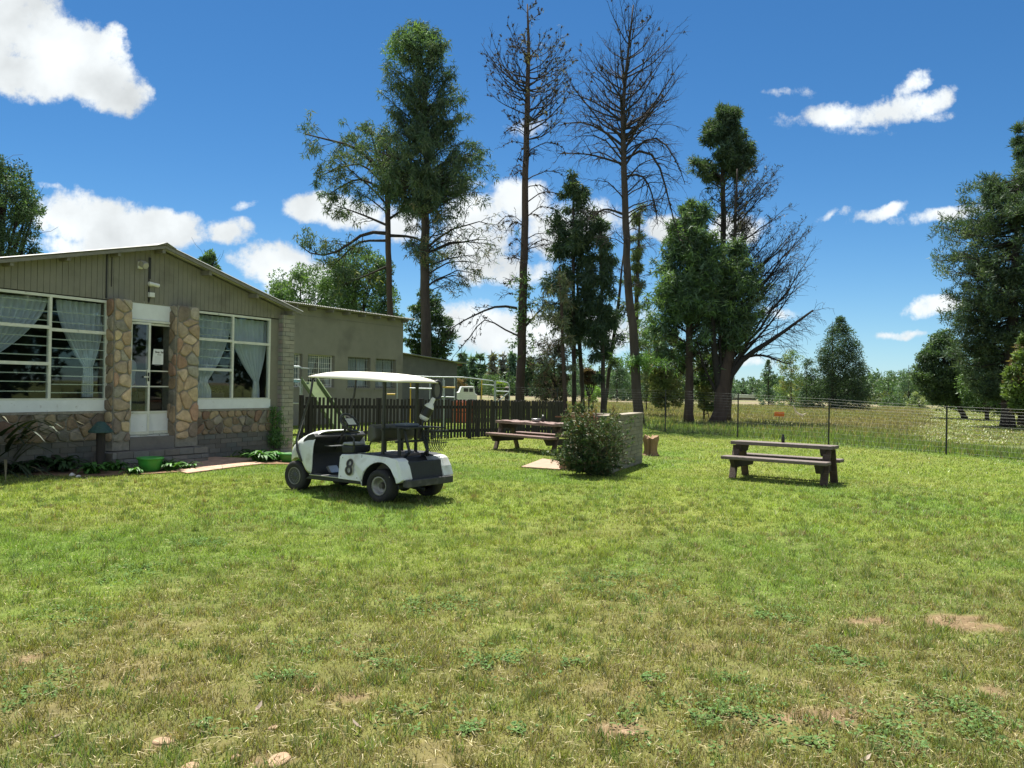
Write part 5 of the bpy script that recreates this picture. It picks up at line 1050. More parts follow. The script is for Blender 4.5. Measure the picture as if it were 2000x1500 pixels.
# ---- golf cart
cl_, cf_ = ground(745, 981), ground(579, 958); fw = (cf_-cl_); fw.z = 0; fw.normalize(); lf_ = Vector((-fw.y, fw.x, 0)); S = 1.03
cc0 = (cl_+cf_)/2 - lf_*.45*S; cc0.z = 0; cc0 -= fw*.045*S
cart = thing('golf_cart', 'white golf cart number 8 with a cream canopy parked on the lawn', 'golf cart', tuple(cc0), math.atan2(fw.y, fw.x)); cart.scale = (S*1.055, S*.92, S)
M_cw = mat('cart_paint', (.72, .74, .72), rough=.30, var=.10, scale=3, dirt=((.40, .37, .30), 4, .54, .80)); M_cb = mat('cart_black', (.022, .024, .026), rough=.55, var=.25, bump=.2, bscale=60)
M_rub = mat('tyre_rubber', (.028, .027, .026), rough=.85, var=.35, scale=6, bump=.5, bscale=70, dirt=((.10, .08, .05), 7, .6, .85)); M_rim = mat('rim_metal', (.30, .29, .27), rough=.45, metal=.5, var=.3); M_rimb = mat('wheel_cover', (.06, .062, .066), rough=.5, var=.2)
M_can = mat('canopy_cream', (.78, .74, .62), rough=.4, var=.06, scale=2); M_tube = mat('black_tube', (.02, .021, .022), rough=.4, spec=.6, var=.1)
M_deck = mat('deck_vinyl', (.16, .135, .12), rough=.6, var=.25, scale=6, bump=.2); M_alu = mat('aluminium', (.55, .55, .53), rough=.35, metal=.8, var=.15)
arch = [(-.80+.30*math.cos(a), .235+.30*math.sin(a)) for a in np.linspace(R(-8), R(172), 15)]
side = [(-.06, .26)] + [(-.48, .255)] + arch + [(-1.15, .30), (-1.19, .33), (-1.15, .46), (-1.10, .565), (-1.05, .595), (-.90, .608), (-.62, .618), (-.44, .622), (-.32, .612), (-.20, .60), (-.08, .595), (-.055, .56)]
def shp(x, y, z):
    k = 1-.10*max(0, (z-.40))/.25; r = max(0, (-x-.95)/.22); k *= 1-.05*r*r; b = 1+.015*math.sin(min(1, max(0, (z-.26)/.35))*math.pi); return (x, y*k*b, z)
mb = MB(); mb.prism(side, .36, .585, shp); bd_ = mb.build('rear_body', M_cw, cart, bevel=.028, seg=3, smooth=False)
mb = MB(); mb.prism(side, -.585, -.36, shp); mb.build('rear_body', M_cw, cart, bevel=.028, seg=3)
mb = MB(); mb.prism([(-.06, .26), (-.06, .585), (-.20, .60), (-.30, .615), (-.62, .625), (-.80, .62), (-.80, .26)], -.359, .359); mb.build('deck', M_deck, cart, bevel=.01)
mb = MB(); mb.prism([(-.64, .667), (-.52, .669), (-1.0, .653), (-1.05, .63), (-.98, .655)], .40, .53) if False else mb.prism([(-.42, .615), (-.42, .632), (-.90, .620), (-1.00, .606), (-1.00, .59)], .30, .53); mb.build('fender_pad', M_cb, cart, bevel=.006)
mb = MB(); mb.prism([(-.42, .615), (-.42, .632), (-.90, .620), (-1.00, .606), (-1.00, .59)], -.53, -.30); mb.build('fender_pad', M_cb, cart, bevel=.006)
mb = MB(); mb.prism([(-.80, .30), (-.80, .59), (-.86, .58), (-.92, .44), (-1.08, .42), (-1.09, .30)], -.355, .355); mb.prism([(-1.10, .30), (-1.09, .55), (-1.12, .55), (-1.165, .30)], -.35, .35); mb.build('bag_well', M_cb, cart, bevel=.008)
mb = MB(); mb.prism([(-1.15, .235), (-1.15, .315), (-1.23, .325), (-1.23, .225)], -.50, .50); mb.build('bumper', mat('bumper_grey', (.05, .05, .05), rough=.7, dirt=((.14, .13, .12), 6, .55, .8)), cart, bevel=.012)
mb = MB(); mb.prism([(.50, .20), (.50, .262), (-1.05, .255), (-1.05, .19)], -.46, .46); mb.prism([(.62, .20), (.50, .27), (-.5, .256), (-.5, .215)], .50, .56); mb.prism([(.62, .20), (.50, .27), (-.5, .256), (-.5, .215)], -.56, -.50); mb.build('chassis', M_cb, cart, bevel=.01)
mb = MB(); mb.box(-.05, .52, .42, .575, .262, .275); mb.build('step_plate', M_alu, cart, bevel=.004)
mb = MB(); mb.box(-.055, .53, -.50, .415, .262, .273); mb.build('floor_mat', M_cb, cart)
mb = MB(); mb.prism([(-.056, .27), (-.052, .27), (-.052, .58), (-.056, .58)], -.50, .55); mb.build('seat_front', M_cb, cart)
# front cowl lofted
secs = [(1.205,.10,.44,.50),(1.19,.22,.40,.545),(1.13,.36,.37,.61),(1.03,.45,.43,.69),(.90,.50,.475,.765),(.78,.53,.475,.825),(.69,.55,.40,.862),(.62,.565,.30,.885),(.52,.572,.262,.895),(.47,.572,.262,.890)]
mb = MB(); n = 18; V = []; Fc = []
for (x, w, zl, zh) in secs:
    for k in range(n):
        a = math.pi*k/(n-1); cx_ = math.cos(a); sy = math.sin(a); e = .42
        V.append((x + (.10 if abs(cx_) < .75 and x < .6 else 0)*(1-abs(cx_))*0, w*math.copysign(abs(cx_)**e, cx_), zl+(zh-zl)*sy**e))
for i in range(len(secs)-1):
    for k in range(n-1): Fc.append((i*n+k, i*n+k+1, (i+1)*n+k+1, (i+1)*n+k))
Fc.append(tuple(range(n))); mb.add(V, Fc); o_ = mb.build('front_cowl', M_cw, cart, smooth=True); sm = o_.modifiers.new('thick', 'SOLIDIFY'); sm.thickness = .022; sm.offset = -1; sb = o_.modifiers.new('s', 'SUBSURF'); sb.levels = sb.render_levels = 1
mb = MB(); mb.prism([(.50, .262), (.60, .262), (.70, .50), (.74, .60), (.70, .76), (.62, .82), (.50, .855), (.44, .80), (.55, .70), (.62, .55), (.56, .40)], -.525, .525); mb.build('dashboard', M_cb, cart, bevel=.015)
mb = MB(); mb.box(.36, .50, -.42, .30, .66, .672); mb.build('dash_shelf', M_alu, cart, bevel=.004)
mb = MB(); mb.hexa([(.40,.12,.29),(.40,.30,.29),(.34,.30,.29),(.34,.12,.29),(.46,.12,.36),(.46,.30,.36),(.42,.30,.38),(.42,.12,.38)]); mb.build('pedal', M_alu, cart)
mb = MB()
for y0_, y1_ in ((.352, .583), (-.583, -.352)):
    for i in range(len(arch)-1):
        (x0, z0), (x1, z1) = arch[i], arch[i+1]; k = .985; q = lambda x, z: (-.80+(x+.80)*k, .235+(z-.235)*k); a, b = q(x0, z0), q(x1, z1)
        mb.add([(a[0], y0_, a[1]), (b[0], y0_, b[1]), (b[0], y1_*.985, b[1]), (a[0], y1_*.985, a[1])], [(0, 1, 2, 3)])
mb.build('arch_liner', M_cb, cart)
# steering
mb = MB(); mb.tube([(.56, .02, .60), (.30, .02, .99)], .018, 8); mb.build('steering_column', M_tube, cart)
sw_o = Vector((.27, .02, 1.0)); ax_ = Vector((-.34, .06, .30)).normalized(); e1 = Vector((0, 1, 0)); e2 = ax_.cross(e1)
mb = MB(); mb.tube([sw_o+(e1*math.cos(a)+e2*math.sin(a))*.158 for a in np.linspace(0, 2*math.pi, 28, endpoint=False)], .020, 8, closed=True)
for a in (R(90), R(210), R(330)): mb.tube([sw_o-ax_*.02, sw_o+(e1*math.cos(a)+e2*math.sin(a))*.16], .010, 6)
mb.M = Matrix.Identity(4); swh = mb.build('steering_wheel', M_tube, cart, smooth=True)
mb = MB(); q = [sw_o+ax_*.02+e1*a+e2*b for (a, b) in ((-.10, -.075), (.10, -.075), (.10, .075), (-.10, .075))]; mb.hexa(q+[p+ax_*.012 for p in q]); mb.build('clipboard', M_cb, cart, bevel=.003)
mb = MB(); q = [sw_o+ax_*.034+e1*a+e2*b for (a, b) in ((-.075, -.055), (.085, -.055), (.085, .06), (-.075, .06))]; mb.hexa(q+[p+ax_*.002 for p in q]); mb.build('score_card', mat('card', (.62, .64, .66), rough=.7), cart)
# hip restraint and seat remnant
mb = MB(); mb.prism([(-.06, .60), (-.28, .62), (-.29, .72), (-.04, .72)], .16, .52); mb.build('seat_base', M_cb, cart, bevel=.03, seg=3)
mb = MB(); mb.prism([(-.06, .72), (-.27, .722), (-.26, .765), (-.08, .76)], .26, .52); mb.build('seat_cushion', mat('grey_vinyl', (.30, .31, .32), rough=.5), cart, bevel=.02, seg=3)
mb = MB(); mb.tube([(-.30, .52, .64), (-.30, .53, .82), (-.24, .53, .865), (-.12, .50, .855), (-.04, .42, .80)], .013, 8); mb.build('hip_rail', M_tube, cart, smooth=True)
# seat back and its frame
mb = MB()
nb_ = 14; prof = [(-.56, .77), (-.50, .80), (-.48, .90), (-.50, 1.00), (-.56, 1.03), (-.62, .99), (-.63, .83)]
mb.prism(prof, -.44, .44, lambda x, y, z: (x-.10*(abs(y)/.5)**2*-1*.5, y, z)); mb.build('backrest', mat('back_vinyl', (.07, .068, .055), rough=.5, var=.3), cart, bevel=.03, seg=4)
mb = MB()
for y in (-.36, .34): mb.bar((-.66, y, .60), (-.67, y, 1.65), .035, .035)
mb.bar((-.66, -.38, .96), (-.66, .38, .96), .03, .03)
for y in (-.18, .18): mb.bar((-.56, y, .64), (-.56, y, .86), .03, .03)
mb.bar((-.55, .40, .90), (-.36, .32, .64), .014, .014); mb.build('seat_frame', M_tube, cart)
for y in (-.46, .46):
    mb = MB(); mb.tube([(.70, y+.10*np.sign(y), .44), (.80, y+.09*np.sign(y), .60), (.86, y+.05*np.sign(y), .72), (.86, y+.03*np.sign(y), .80), (.64, y, 1.40), (.60, y*.98, 1.66)], .017, 8); mb.build('windscreen_post', M_tube, cart, smooth=True)
# canopy
mb = MB(); nx2, ny2 = 20, 12; V = []; Fc = []
for i in range(nx2+1):
    for j in range(ny2+1):
        x = -.98+1.66*i/nx2; y = -.52+1.04*j/ny2; a = 2*i/nx2-1; b = 2*j/ny2-1; k = (1-abs(a)**3.2)*(1-abs(b)**3.2); rc_ = (abs(a)**6+abs(b)**6); V.append((x*(1-.02*abs(b)**4), y*(1-.06*abs(a)**5), 1.64+.10*max(0, k)**.62+.028*a))
for i in range(nx2):
    for j in range(ny2): a = i*(ny2+1)+j; Fc.append((a, a+ny2+1, a+ny2+2, a+1))
mb.add(V, Fc); o_ = mb.build('canopy', M_can, cart, smooth=True); sm = o_.modifiers.new('t', 'SOLIDIFY'); sm.thickness = .018; sm.offset = -1
# rear bag rack, curved brackets, wire basket, bottle, ring
RK = []
mb = MB()
for y in (-.22, .16): mb.tube([(-.88, y, .58), (-.98, y, .66), (-.92, y, .82), (-.88, y, .96)], .022, 8)
for y in (-.30, .30): mb.bar((-.92, y, .58), (-.90, y, .99), .045, .03)
mb.bar((-.70, -.40, .98), (-1.12, -.40, .98), .03, .02); mb.bar((-.70, .25, .98), (-1.05, .25, .98), .03, .02); mb.box(-.98, -.72, -.40, .28, .975, .995); mb.bar((-.90, -.36, .80), (-.90, .36, .80), .03, .03)
mb.build('bag_rack', M_cb, cart, bevel=.004)
mb = MB(); mb.box(-.92, -.70, -.12, .16, .997, 1.04); mb.build('bag_holder', mat('grey_blue', (.10, .12, .15), rough=.5), cart, bevel=.02, seg=3)
mb = MB()
for k in range(7):
    y = -.40+.05*k; mb.tube([(-1.00, y, .96), (-1.02, y-.02, .74), (-1.08, y-.02, .66), (-1.16, y, .74), (-1.18, y, .95)], .005, 5)
for z in (.78, .87, .95): mb.tube([(-1.01, -.44, z), (-1.01, -.08, z), (-1.17, -.08, z), (-1.17, -.44, z)], .005, 5, closed=True)
mb.build('wire_basket', M_tube, cart)
mb = MB(); mb.tube([(-.82, -.30, .98), (-.84, -.32, 1.12)], .014, 6); mb.build('bottle_arm', M_tube, cart)
mb = MB(); mb.M = Matrix.Translation((-.82, -.31, 1.08)) @ Matrix.Rotation(R(26), 4, Vector(tuple(Matrix.Rotation(-math.atan2(fw.y, fw.x), 3, 'Z') @ Vector((0, 1, 0)))))
mb.lathe([(0, 0), (.045, 0), (.065, .02), (.07, .05), (.07, .20), (.055, .235), (.032, .255), (.030, .33), (.020, .345), (0, .345)], 20); bo = mb.build('sand_bottle', M_plastic, cart, smooth=True)
mb2 = MB(); mb2.M = mb.M; mb2.lathe([(.0715, .06), (.0718, .19)], 20); mb2.build('bottle_label', M_black, cart, smooth=True)
mb = MB(); c_ = Vector((-.95, -.46, 1.50)); dv = (fw*.2+lf_*1).normalized(); ex = Matrix.Rotation(-math.atan2(fw.y, fw.x), 3, 'Z') @ Vector((1, 0, 0)); ez = Vector((0, 0, 1)); dd = Matrix.Rotation(-math.atan2(fw.y, fw.x), 3, 'Z') @ Vector((.75, .65, 0))
mb.tube([c_ + dd*math.cos(a)*.075 + ez*math.sin(a)*.125 for a in np.linspace(0, 2*math.pi, 24, endpoint=False)], .021, 8, closed=True); mb.build('mirror_ring', M_cb, cart, smooth=True)
mb = MB(); mb.add([c_ + dd*math.cos(a)*.06 + ez*math.sin(a)*.11 for a in np.linspace(0, 2*math.pi, 24, endpoint=False)], [tuple(range(24))]); mb.build('mirror', mat('dull_mirror', (.12, .12, .11), rough=.3), cart)
# wheels
def wheel(x, y, rr, w, rim):
    s = 1 if y > 0 else -1; t = bpy.data.objects.new('wheel', None); C.objects.link(t); t.parent = cart; t.location = (x, y, rr); h = w/2
    mb = MB(); mb.lathe([(rr*.56, -h*.8), (rr*.72, -h), (rr*.90, -h*.96), (rr*.985, -h*.7), (rr, -h*.3), (rr, h*.3), (rr*.985, h*.7), (rr*.90, h*.96), (rr*.72, h), (rr*.56, h*.8)], 36, axis='y', close=True); mb.build('tyre', M_rub, t, smooth=True)
    mb = MB()
    if rim: mb.lathe([(0, -.02*s), (.05, -.02*s), (.055, .01*s), (rr*.30, .0), (rr*.42, h*.2*s), (rr*.46, h*.72*s), (rr*.57, h*.86*s), (rr*.565, h*.7*s)], 28, axis='y'); mb.build('rim', M_rim, t, smooth=True); mb = MB(); mb.lathe([(0, .05*s), (.035, .05*s), (.04, .0)], 12, axis='y'); mb.build('hub', mat('hub_grey', (.10, .09, .07), rough=.6), t)
    else:
        mb.lathe([(0, h*.80*s), (.03, h*.9*s), (.04, h*.75*s), (rr*.30, h*.72*s), (rr*.45, h*.80*s), (rr*.57, h*.80*s)], 28, axis='y'); mb.build('rim', M_rimb, t, smooth=True)
        mb = MB(); mb.tube([(rr*.55*math.cos(a), h*.86*s, rr*.55*math.sin(a)) for a in np.linspace(0, 2*math.pi, 30, endpoint=False)], .007, 6, closed=True)
        for k in range(14): a = 2*math.pi*k/14; mb.bar((.055*math.cos(a), h*.80*s, .055*math.sin(a)), (rr*.40*math.cos(a), h*.82*s, rr*.40*math.sin(a)), .004, .004)
        mb.build('trim_ring', M_rim, t, smooth=True)
for (x, y, rr, w, rim) in ((-.80, .485, .222, .21, True), (-.80, -.485, .222, .21, True), (.87, .455, .218, .18, False), (.87, -.455, .218, .18, False)): wheel(x, y, rr, w, rim)
mb = MB(); mb.tube([(-.80, -.42, .22), (-.80, .42, .22)], .035, 8); mb.ball((-.80, .05, .21), .10, 10, 8); mb.tube([(-.95, .1, .20), (-1.12, .0, .16)], .03, 8); mb.build('axle', M_cb, cart); mb = MB(); mb.tube([(.87, -.4, .21), (.87, .4, .21)], .02, 8); mb.build('axle', M_cb, cart)
mb = MB()
for sy in (1, -1):
    for (x0, z0, x1, z1) in ((-.50, .262, -.46, .60), (-.46, .60, -.46, .614)):
        y = sy*shp(x0, .587, z0)[1]; y1 = sy*shp(x1, .587, z1)[1]; mb.bar((x0, y, z0), (x1, y1, z1), .006, .004)
mb.build('panel_seam', M_cb, cart)
mb = MB()
for sy in (1, -1):
    for (x, z) in ((-.12, .30), (-.12, .55), (-.42, .30), (-1.0, .36)): mb.tube([(x, sy*shp(x, .586, z)[1], z), (x, sy*(shp(x, .586, z)[1]+.004), z)], .007, 8)
mb.each('bolt', M_rim, cart)
# the figure 8: two stacked rings with a pale outline
def ring8(mb, x0, z0, y, rx1, rz1, rx2, rz2, th):
    n = 24; P = []; yy = lambda x, z: shp(x, .5865+th, z)[1]
    for (a, b) in ((rx1, rz1), (rx2, rz2)):
        for k in range(n): t = 2*math.pi*k/n; x, z = x0+a*math.cos(t), z0+b*math.sin(t); P.append((x, yy(x, z), z))
    mb.add(P, [(k, (k+1) % n, n+(k+1) % n, n+k) for k in range(n)])
mb = MB(); ring8(mb, -.275, .485, 0, .062, .060, .022, .030, .004); ring8(mb, -.275, .392, 0, .068, .068, .026, .034, .0045); mb.build('number_eight', M_black, cart)
mb = MB(); ring8(mb, -.275, .485, 0, .070, .067, .061, .059, .0035); ring8(mb, -.275, .392, 0, .076, .075, .067, .067, .0035); mb.build('number_outline', mat('pale_gold', (.45, .42, .30), rough=.5), cart)
bpy.context.view_layer.update(); KEEPOUT.append((cc0+fw*0-lf_*0, fw, lf_, .02, .02))

# ---- picket fence
f0, f1 = ground(705, 864.5), ground(862, 858.5); fdv = (f1-f0).normalized(); PF = GF(f0, fdv, (0, 0, 0)); ua, ub = PF.fz(588, 800)[0], PF.fz(1097, 800)[0]
fen = thing('picket_fence', 'tarred black picket fence behind the golf cart, gaps narrowing to the right', 'fence', tuple(PF.p(ua, 0, 0))); OF = tuple(PF.p(ua, 0, 0)); Ht = lambda u: 1.25-.10*(u-ua)/(ub-ua)
posts_u = [ua+.05, ua+.30] + [PF.fz(x, 800)[0] for x in (742, 826, 921, 1010)] + [ub-.02]
for i, u in enumerate(posts_u): mb = MB(); mb.M = Matrix.Translation(PF.p(u, -.085, 0)); mb.tube([(0, 0, 0), (0, 0, Ht(u)+(.02 if i else .06))], .065 if i != 1 else .09, 10); mb.build('post', M_picket, fen, origin=OF)
for zz in (.28, 1.0):
    mb = MB(); mb.bar(PF.p(ua, -.03, zz), PF.p(ub, -.03, zz-.05), .035, .09); mb.build('rail', M_picket, fen, origin=OF)
u = ua; mb = MB(); ns = 0; rr_ = random.Random(4); sp = PF.fz(905, 800)[0]
def flush_():
    global mb
    mb.build('picket_panel', M_picket, fen, origin=OF); mb = MB()
pk_i = 1
while u < ub:
    far = u > sp; w = rr_.uniform(.062, .075) if not far else rr_.uniform(.085, .105); g = rr_.uniform(.045, .062) if not far else rr_.uniform(.008, .04); h = Ht(u+.05)+rr_.uniform(-.02, .02); t = rr_.uniform(-.012, .012); b = rr_.uniform(.02, .05)
    q = [(u, 0, b), (u+w, 0, b), (u+w, .022, b), (u, .022, b), (u+t, 0, h), (u+w+t, 0, h), (u+w+t, .022, h), (u+t, .022, h)]
    if far: mid = (u+w/2+t, h+.02); poly = [(u, b), (u+w, b), (u+w+t, h-.02), (u+w*.75+t, h+.01), (u+w*.25+t, h+.01), (u+t, h-.02)]; n_ = 6; mb.add([PF.p(a, 0, z) for a, z in poly]+[PF.p(a, .022, z) for a, z in poly], [tuple(range(6)), tuple(range(11, 5, -1))]+[(i, i+6, (i+1) % 6+6, (i+1) % 6) for i in range(6)])
    else: mb.hexa([PF.p(*a) for a in q])
    u += w+g
    if pk_i < len(posts_u) and u > posts_u[pk_i]: flush_(); pk_i += 1
if mb.v: flush_()

# ---- wire fence
wf = thing('wire_fence', 'tall strand and mesh wire fence on dark steel posts along the lawn edge', 'fence', (FP[3].x, FP[3].y, 0)); OW = (FP[3].x, FP[3].y, 0); WF = GF(FP[0], fdir); tops = {0: 797, 1: 775, 2: 768, 3: 763}
def wtop(u): return float(np.interp(u/fstep, [-1, 0, 1, 2, 3, 6, 14], [1.28, 1.30, 1.42, 1.52, 1.60, 1.62, 1.62]))
for k in range(-2, 15):
    u = k*fstep; p = WF.p(u, 0, 0); mb = MB(); h = wtop(u)+.03; mb.M = Matrix.Translation(p); mb.bar((0, 0, 0), (0, 0, h), .045, .012); mb.bar((0, .014, 0), (0, .014, h), .012, .03); mb.build('fence_post', M_black, wf, origin=OW)
us_ = np.arange(-2*fstep, 14*fstep+.01, fstep/4)
for i in range(13):
    f = [.06, .16, .26, .36, .46, .55, .63, .70, .76, .82, .88, .94, 1.0][i]; mb = MB(); mb.tube([WF.p(u, -.02, wtop(u)*f-.012*math.sin((u/fstep % 1)*math.pi)) for u in us_], .0022 if i > 8 else .0013, 4); mb.build('wire_strand', M_wire, wf, origin=OW)

# ---- picnic tables
def picnic(name, label, c, ang, dl, topw, seats, mt, ms, rough=False, seatoff=.62, thick=.06, htop=.76, hseat=.44, legs=(.40, .17)):
    L = dl+.26; t = thing(name, label, 'picnic table', (c[0], c[1], 0), ang); rr = random.Random(label)
    mb = MB(); n = 3; w = topw/n
    for i in range(n):
        y0 = -topw/2+i*w+.006; y1 = y0+w-.012; ex = rr.uniform(-.02, .02)
        if rough:
            m_ = 16; top = [(-L/2+ex+L*k/m_, rr.uniform(-.012, .014)) for k in range(m_+1)]; e = [rr.uniform(-.035, .03) for _ in top]
            V = []; 
            for (x, dz), e_ in zip(top, e): V += [(x, y0-(e_ if i == 0 else 0), htop-thick), (x, y1+(e_ if i == n-1 else 0), htop-thick), (x, y1+(e_ if i == n-1 else 0), htop+dz), (x, y0-(e_ if i == 0 else 0), htop+dz)]
            Fc = []
            for k in range(m_):
                for q in range(4): Fc.append((4*k+q, 4*k+(q+1) % 4, 4*k+4+(q+1) % 4, 4*k+4+q))
            Fc += [(0, 1, 2, 3), (4*m_+3, 4*m_+2, 4*m_+1, 4*m_)]; mb.add(V, Fc)
        else: mb.box(-L/2+ex, L/2+ex, y0, y1, htop-thick, htop+rr.uniform(-.003, .003))
    mb.build('tabletop', mt, t, bevel=.006)
    for s in (-1, 1):
        mb = MB(); y0, y1 = s*seatoff-.14, s*seatoff+.14; mb.box(-L/2-.05, L/2+.02, y0, y1-.0, hseat-thick, hseat); mb.build('seat', ms, t, bevel=.012)
    for sx in (-1, 1):
        x = sx*(dl/2-.02)
        mb = MB(); mb.hexa([(x-.05, -topw/2+.10, htop-thick-.13), (x+.05, -topw/2+.10, htop-thick-.13), (x+.05, topw/2-.10, htop-thick-.13), (x-.05, topw/2-.10, htop-thick-.13), (x-.05, -topw/2+.02, htop-thick-.001), (x+.05, -topw/2+.02, htop-thick-.001), (x+.05, topw/2-.02, htop-thick-.001), (x-.05, topw/2-.02, htop-thick-.001)]); mb.build('top_bearer', M_woodd, t, bevel=.008)
        mb = MB(); mb.hexa([(x-.045, -seatoff-.02, hseat-thick-.15), (x+.045, -seatoff-.02, hseat-thick-.15), (x+.045, seatoff+.02, hseat-thick-.15), (x-.045, seatoff+.02, hseat-thick-.15), (x-.045, -seatoff-.13, hseat-thick-.001), (x+.045, -seatoff-.13, hseat-thick-.001), (x+.045, seatoff+.13, hseat-thick-.001), (x-.045, seatoff+.13, hseat-thick-.001)]); mb.build('seat_bearer', M_woodd, t, bevel=.008)
        for sy in (-1, 1):
            mb = MB(); mb.bar((x+.06*sx, sy*legs[0], 0), (x+.06*sx, sy*legs[1], htop-thick-.02), .05, .13, up=(1, 0, 0)); mb.build('leg', M_wood, t, bevel=.006)
    return t
a_, b_ = ground(1431, 934), ground(1607, 949); dv = (b_-a_).normalized(); nv = Vector((-dv.y, dv.x, 0)); 
if nv.y < 0: nv = -nv
pc = (a_+b_)/2 + nv*.34
picnic('picnic_table', 'dark plank picnic table with two benches standing alone on the lawn to the right', pc, math.atan2(dv.y, dv.x), (b_-a_).length-.06, .50, None, M_woodt, M_woodt, seatoff=.42, thick=.06, hseat=.42, htop=.68, legs=(.33, .13))
pb = at(1524, 868, pc.y+.0); t = thing('bottle', 'small dark bottle standing on the lone picnic table', 'bottle', (pc.x+.04, pc.y+.12, .682)); mb = MB(); mb.lathe([(0, 0), (.03, 0), (.032, .09), (.02, .11), (.02, .13), (0, .13)], 12); mb.build('body', M_black, t, smooth=True); mb = MB(); mb.lathe([(.021, .13), (.021, .15), (0, .15)], 12); mb.build('cap', M_black, t)
a_, b_ = ground(962, 877), ground(1062, 887); dv = (b_-a_).normalized(); nv = Vector((-dv.y, dv.x, 0))
if nv.y < 0: nv = -nv
pc2 = (a_+b_)/2 + nv*.45 + dv*.15; ang2 = math.atan2(dv.y, dv.x)
picnic('picnic_table', 'rough slab picnic table between the picket fence and the leafy bush', pc2, ang2, 1.95, .70, None, mat('slab_top', (.24, .16, .14), rough=.9, var=.4, scale=3, bump=.8, bscale=18, stretch=(1, 7, 7), dirt=((.34, .30, .28), 2, .5, .75)), mat('slab_seat', (.21, .14, .12), rough=.9, var=.4, scale=3, bump=.8, bscale=18, stretch=(1, 7, 7)), rough=True, seatoff=.50, thick=.065, hseat=.43, htop=.74)
q = pc2 + dv*.05; t = thing('tin', 'flat metal tin on the rough slab picnic table', 'tin', (q.x, q.y, .752)); mb = MB(); mb.lathe([(0, 0), (.10, 0), (.115, .07), (.10, .07), (.09, .03), (0, .03)], 20); mb.build('bowl', mat('dull_tin', (.28, .27, .25), rough=.45, metal=.4), t, smooth=True); mb = MB(); mb.lathe([(.112, .068), (.118, .075), (.112, .08)], 20); mb.build('rim', M_alu, t)
q = pc2 + dv*.24 + nv*.05; t = thing('shaker', 'dark shaker with a white cap beside the tin on the slab table', 'shaker', (q.x, q.y, .752)); mb = MB(); mb.lathe([(0, 0), (.035, 0), (.035, .12), (.02, .14), (0, .14)], 12); mb.build('body', M_black, t, smooth=True); mb = MB(); mb.ball((0, 0, .155), .022, 10, 8); mb.build('cap', M_plastic, t, smooth=True)

# ---- brick barbecue
A_, B_ = ground(1188, 926), ground(1253, 904); E_ = ground(1093, 917); BQ = GF(A_, (B_-A_), (8, 8, 0)); Lb = (B_-A_).length; hB = BQ.fz(1254, 809)[1]
bq = thing('brick_barbecue', 'brick barbecue enclosure with a tall painted wall and a low bare brick wing', 'barbecue', (A_.x, A_.y, 0)); OQ = (A_.x, A_.y, 0)
mb = MB(); bricks(mb, BQ, 0, Lb, 0, hB, .0, L=.24, Hc=.085, gap=.009, base=(.225, .205, .16), vary=.14); mb.build('side_wall', M_brickp, bq, origin=OQ, col=True)
mb = MB(); BQ.box(mb, 0, Lb, -.22, .006, 0, hB-.004); mb.build('side_wall_core', mat('pale_joint', (.17, .16, .125), rough=.9), bq, origin=OQ)
BE = GF(B_, (B_-A_).cross(Vector((0, 0, 1))), (0, 40, 0)); 
if BE.D.x > 0: BE.D = -BE.D; BE.N = -BE.N
bkw = 1.35; mb = MB(); bk = GF(B_+ (A_-B_).normalized()*.22, BE.D, (0, 0, 0)); bk.O = bk.O + BE.D*.23; mb.M = Matrix.Identity(4); bricks(mb, bk, 0, bkw, 0, hB, 0, L=.24, Hc=.085, base=(.27, .19, .13)); mb.build('back_wall', M_brickp, bq, origin=OQ, col=True)
mb = MB(); bk.box(mb, 0, bkw, -.20, .006, 0, hB-.004); mb.build('back_wall_core', M_mortar, bq, origin=OQ)
ew = (E_-A_); LE = GF(A_, ew, (0, 0, 0)); mb = MB(); bricks(mb, LE, .03, ew.length, 0, .45, .0, L=.24, Hc=.085, base=(.33, .20, .12), vary=.15); mb.build('low_wall', M_brickp, bq, origin=OQ, col=True)
mb = MB(); LE.box(mb, .02, ew.length-.005, -.22, .006, 0, .445); mb.build('low_wall_core', M_mortar, bq, origin=OQ)
mb = MB(); BQ.box(mb, 0, Lb, -.25, .03, hB, hB+.035); mb.build('coping', mat('coping', (.30, .26, .20), rough=.9, var=.25, bump=.4), bq, origin=OQ)
mb = MB()
for k in range(12): o = -.30-.09*k; mb.bar(BQ.p(.9, o, hB-.05), BQ.p(Lb-.25, o, hB-.05), .014, .014)
for u in (.9, Lb-.25): mb.bar(BQ.p(u, -.25, hB-.05), BQ.p(u, -1.4, hB-.05), .025, .025)
mb.build('grill', mat('rust', (.20, .085, .045), rough=.9, var=.5, bump=.5), bq, origin=OQ)
sl_ = [ground(1018, 914), ground(1093, 919), ground(1110, 905), ground(1060, 898)]; mb = MB(); mb.add([(p.x, p.y, .03) for p in sl_]+[(p.x, p.y, -.05) for p in sl_], [(0, 1, 2, 3)]+[(i, i+4, (i+1) % 4+4, (i+1) % 4) for i in range(4)]); tag(mb.build('slab_paving', mat('slab', (.34, .235, .165), rough=.9, var=.25, bump=.3)), kind='structure'); KEEPOUT_POLY.append([(p.x, p.y) for p in sl_])
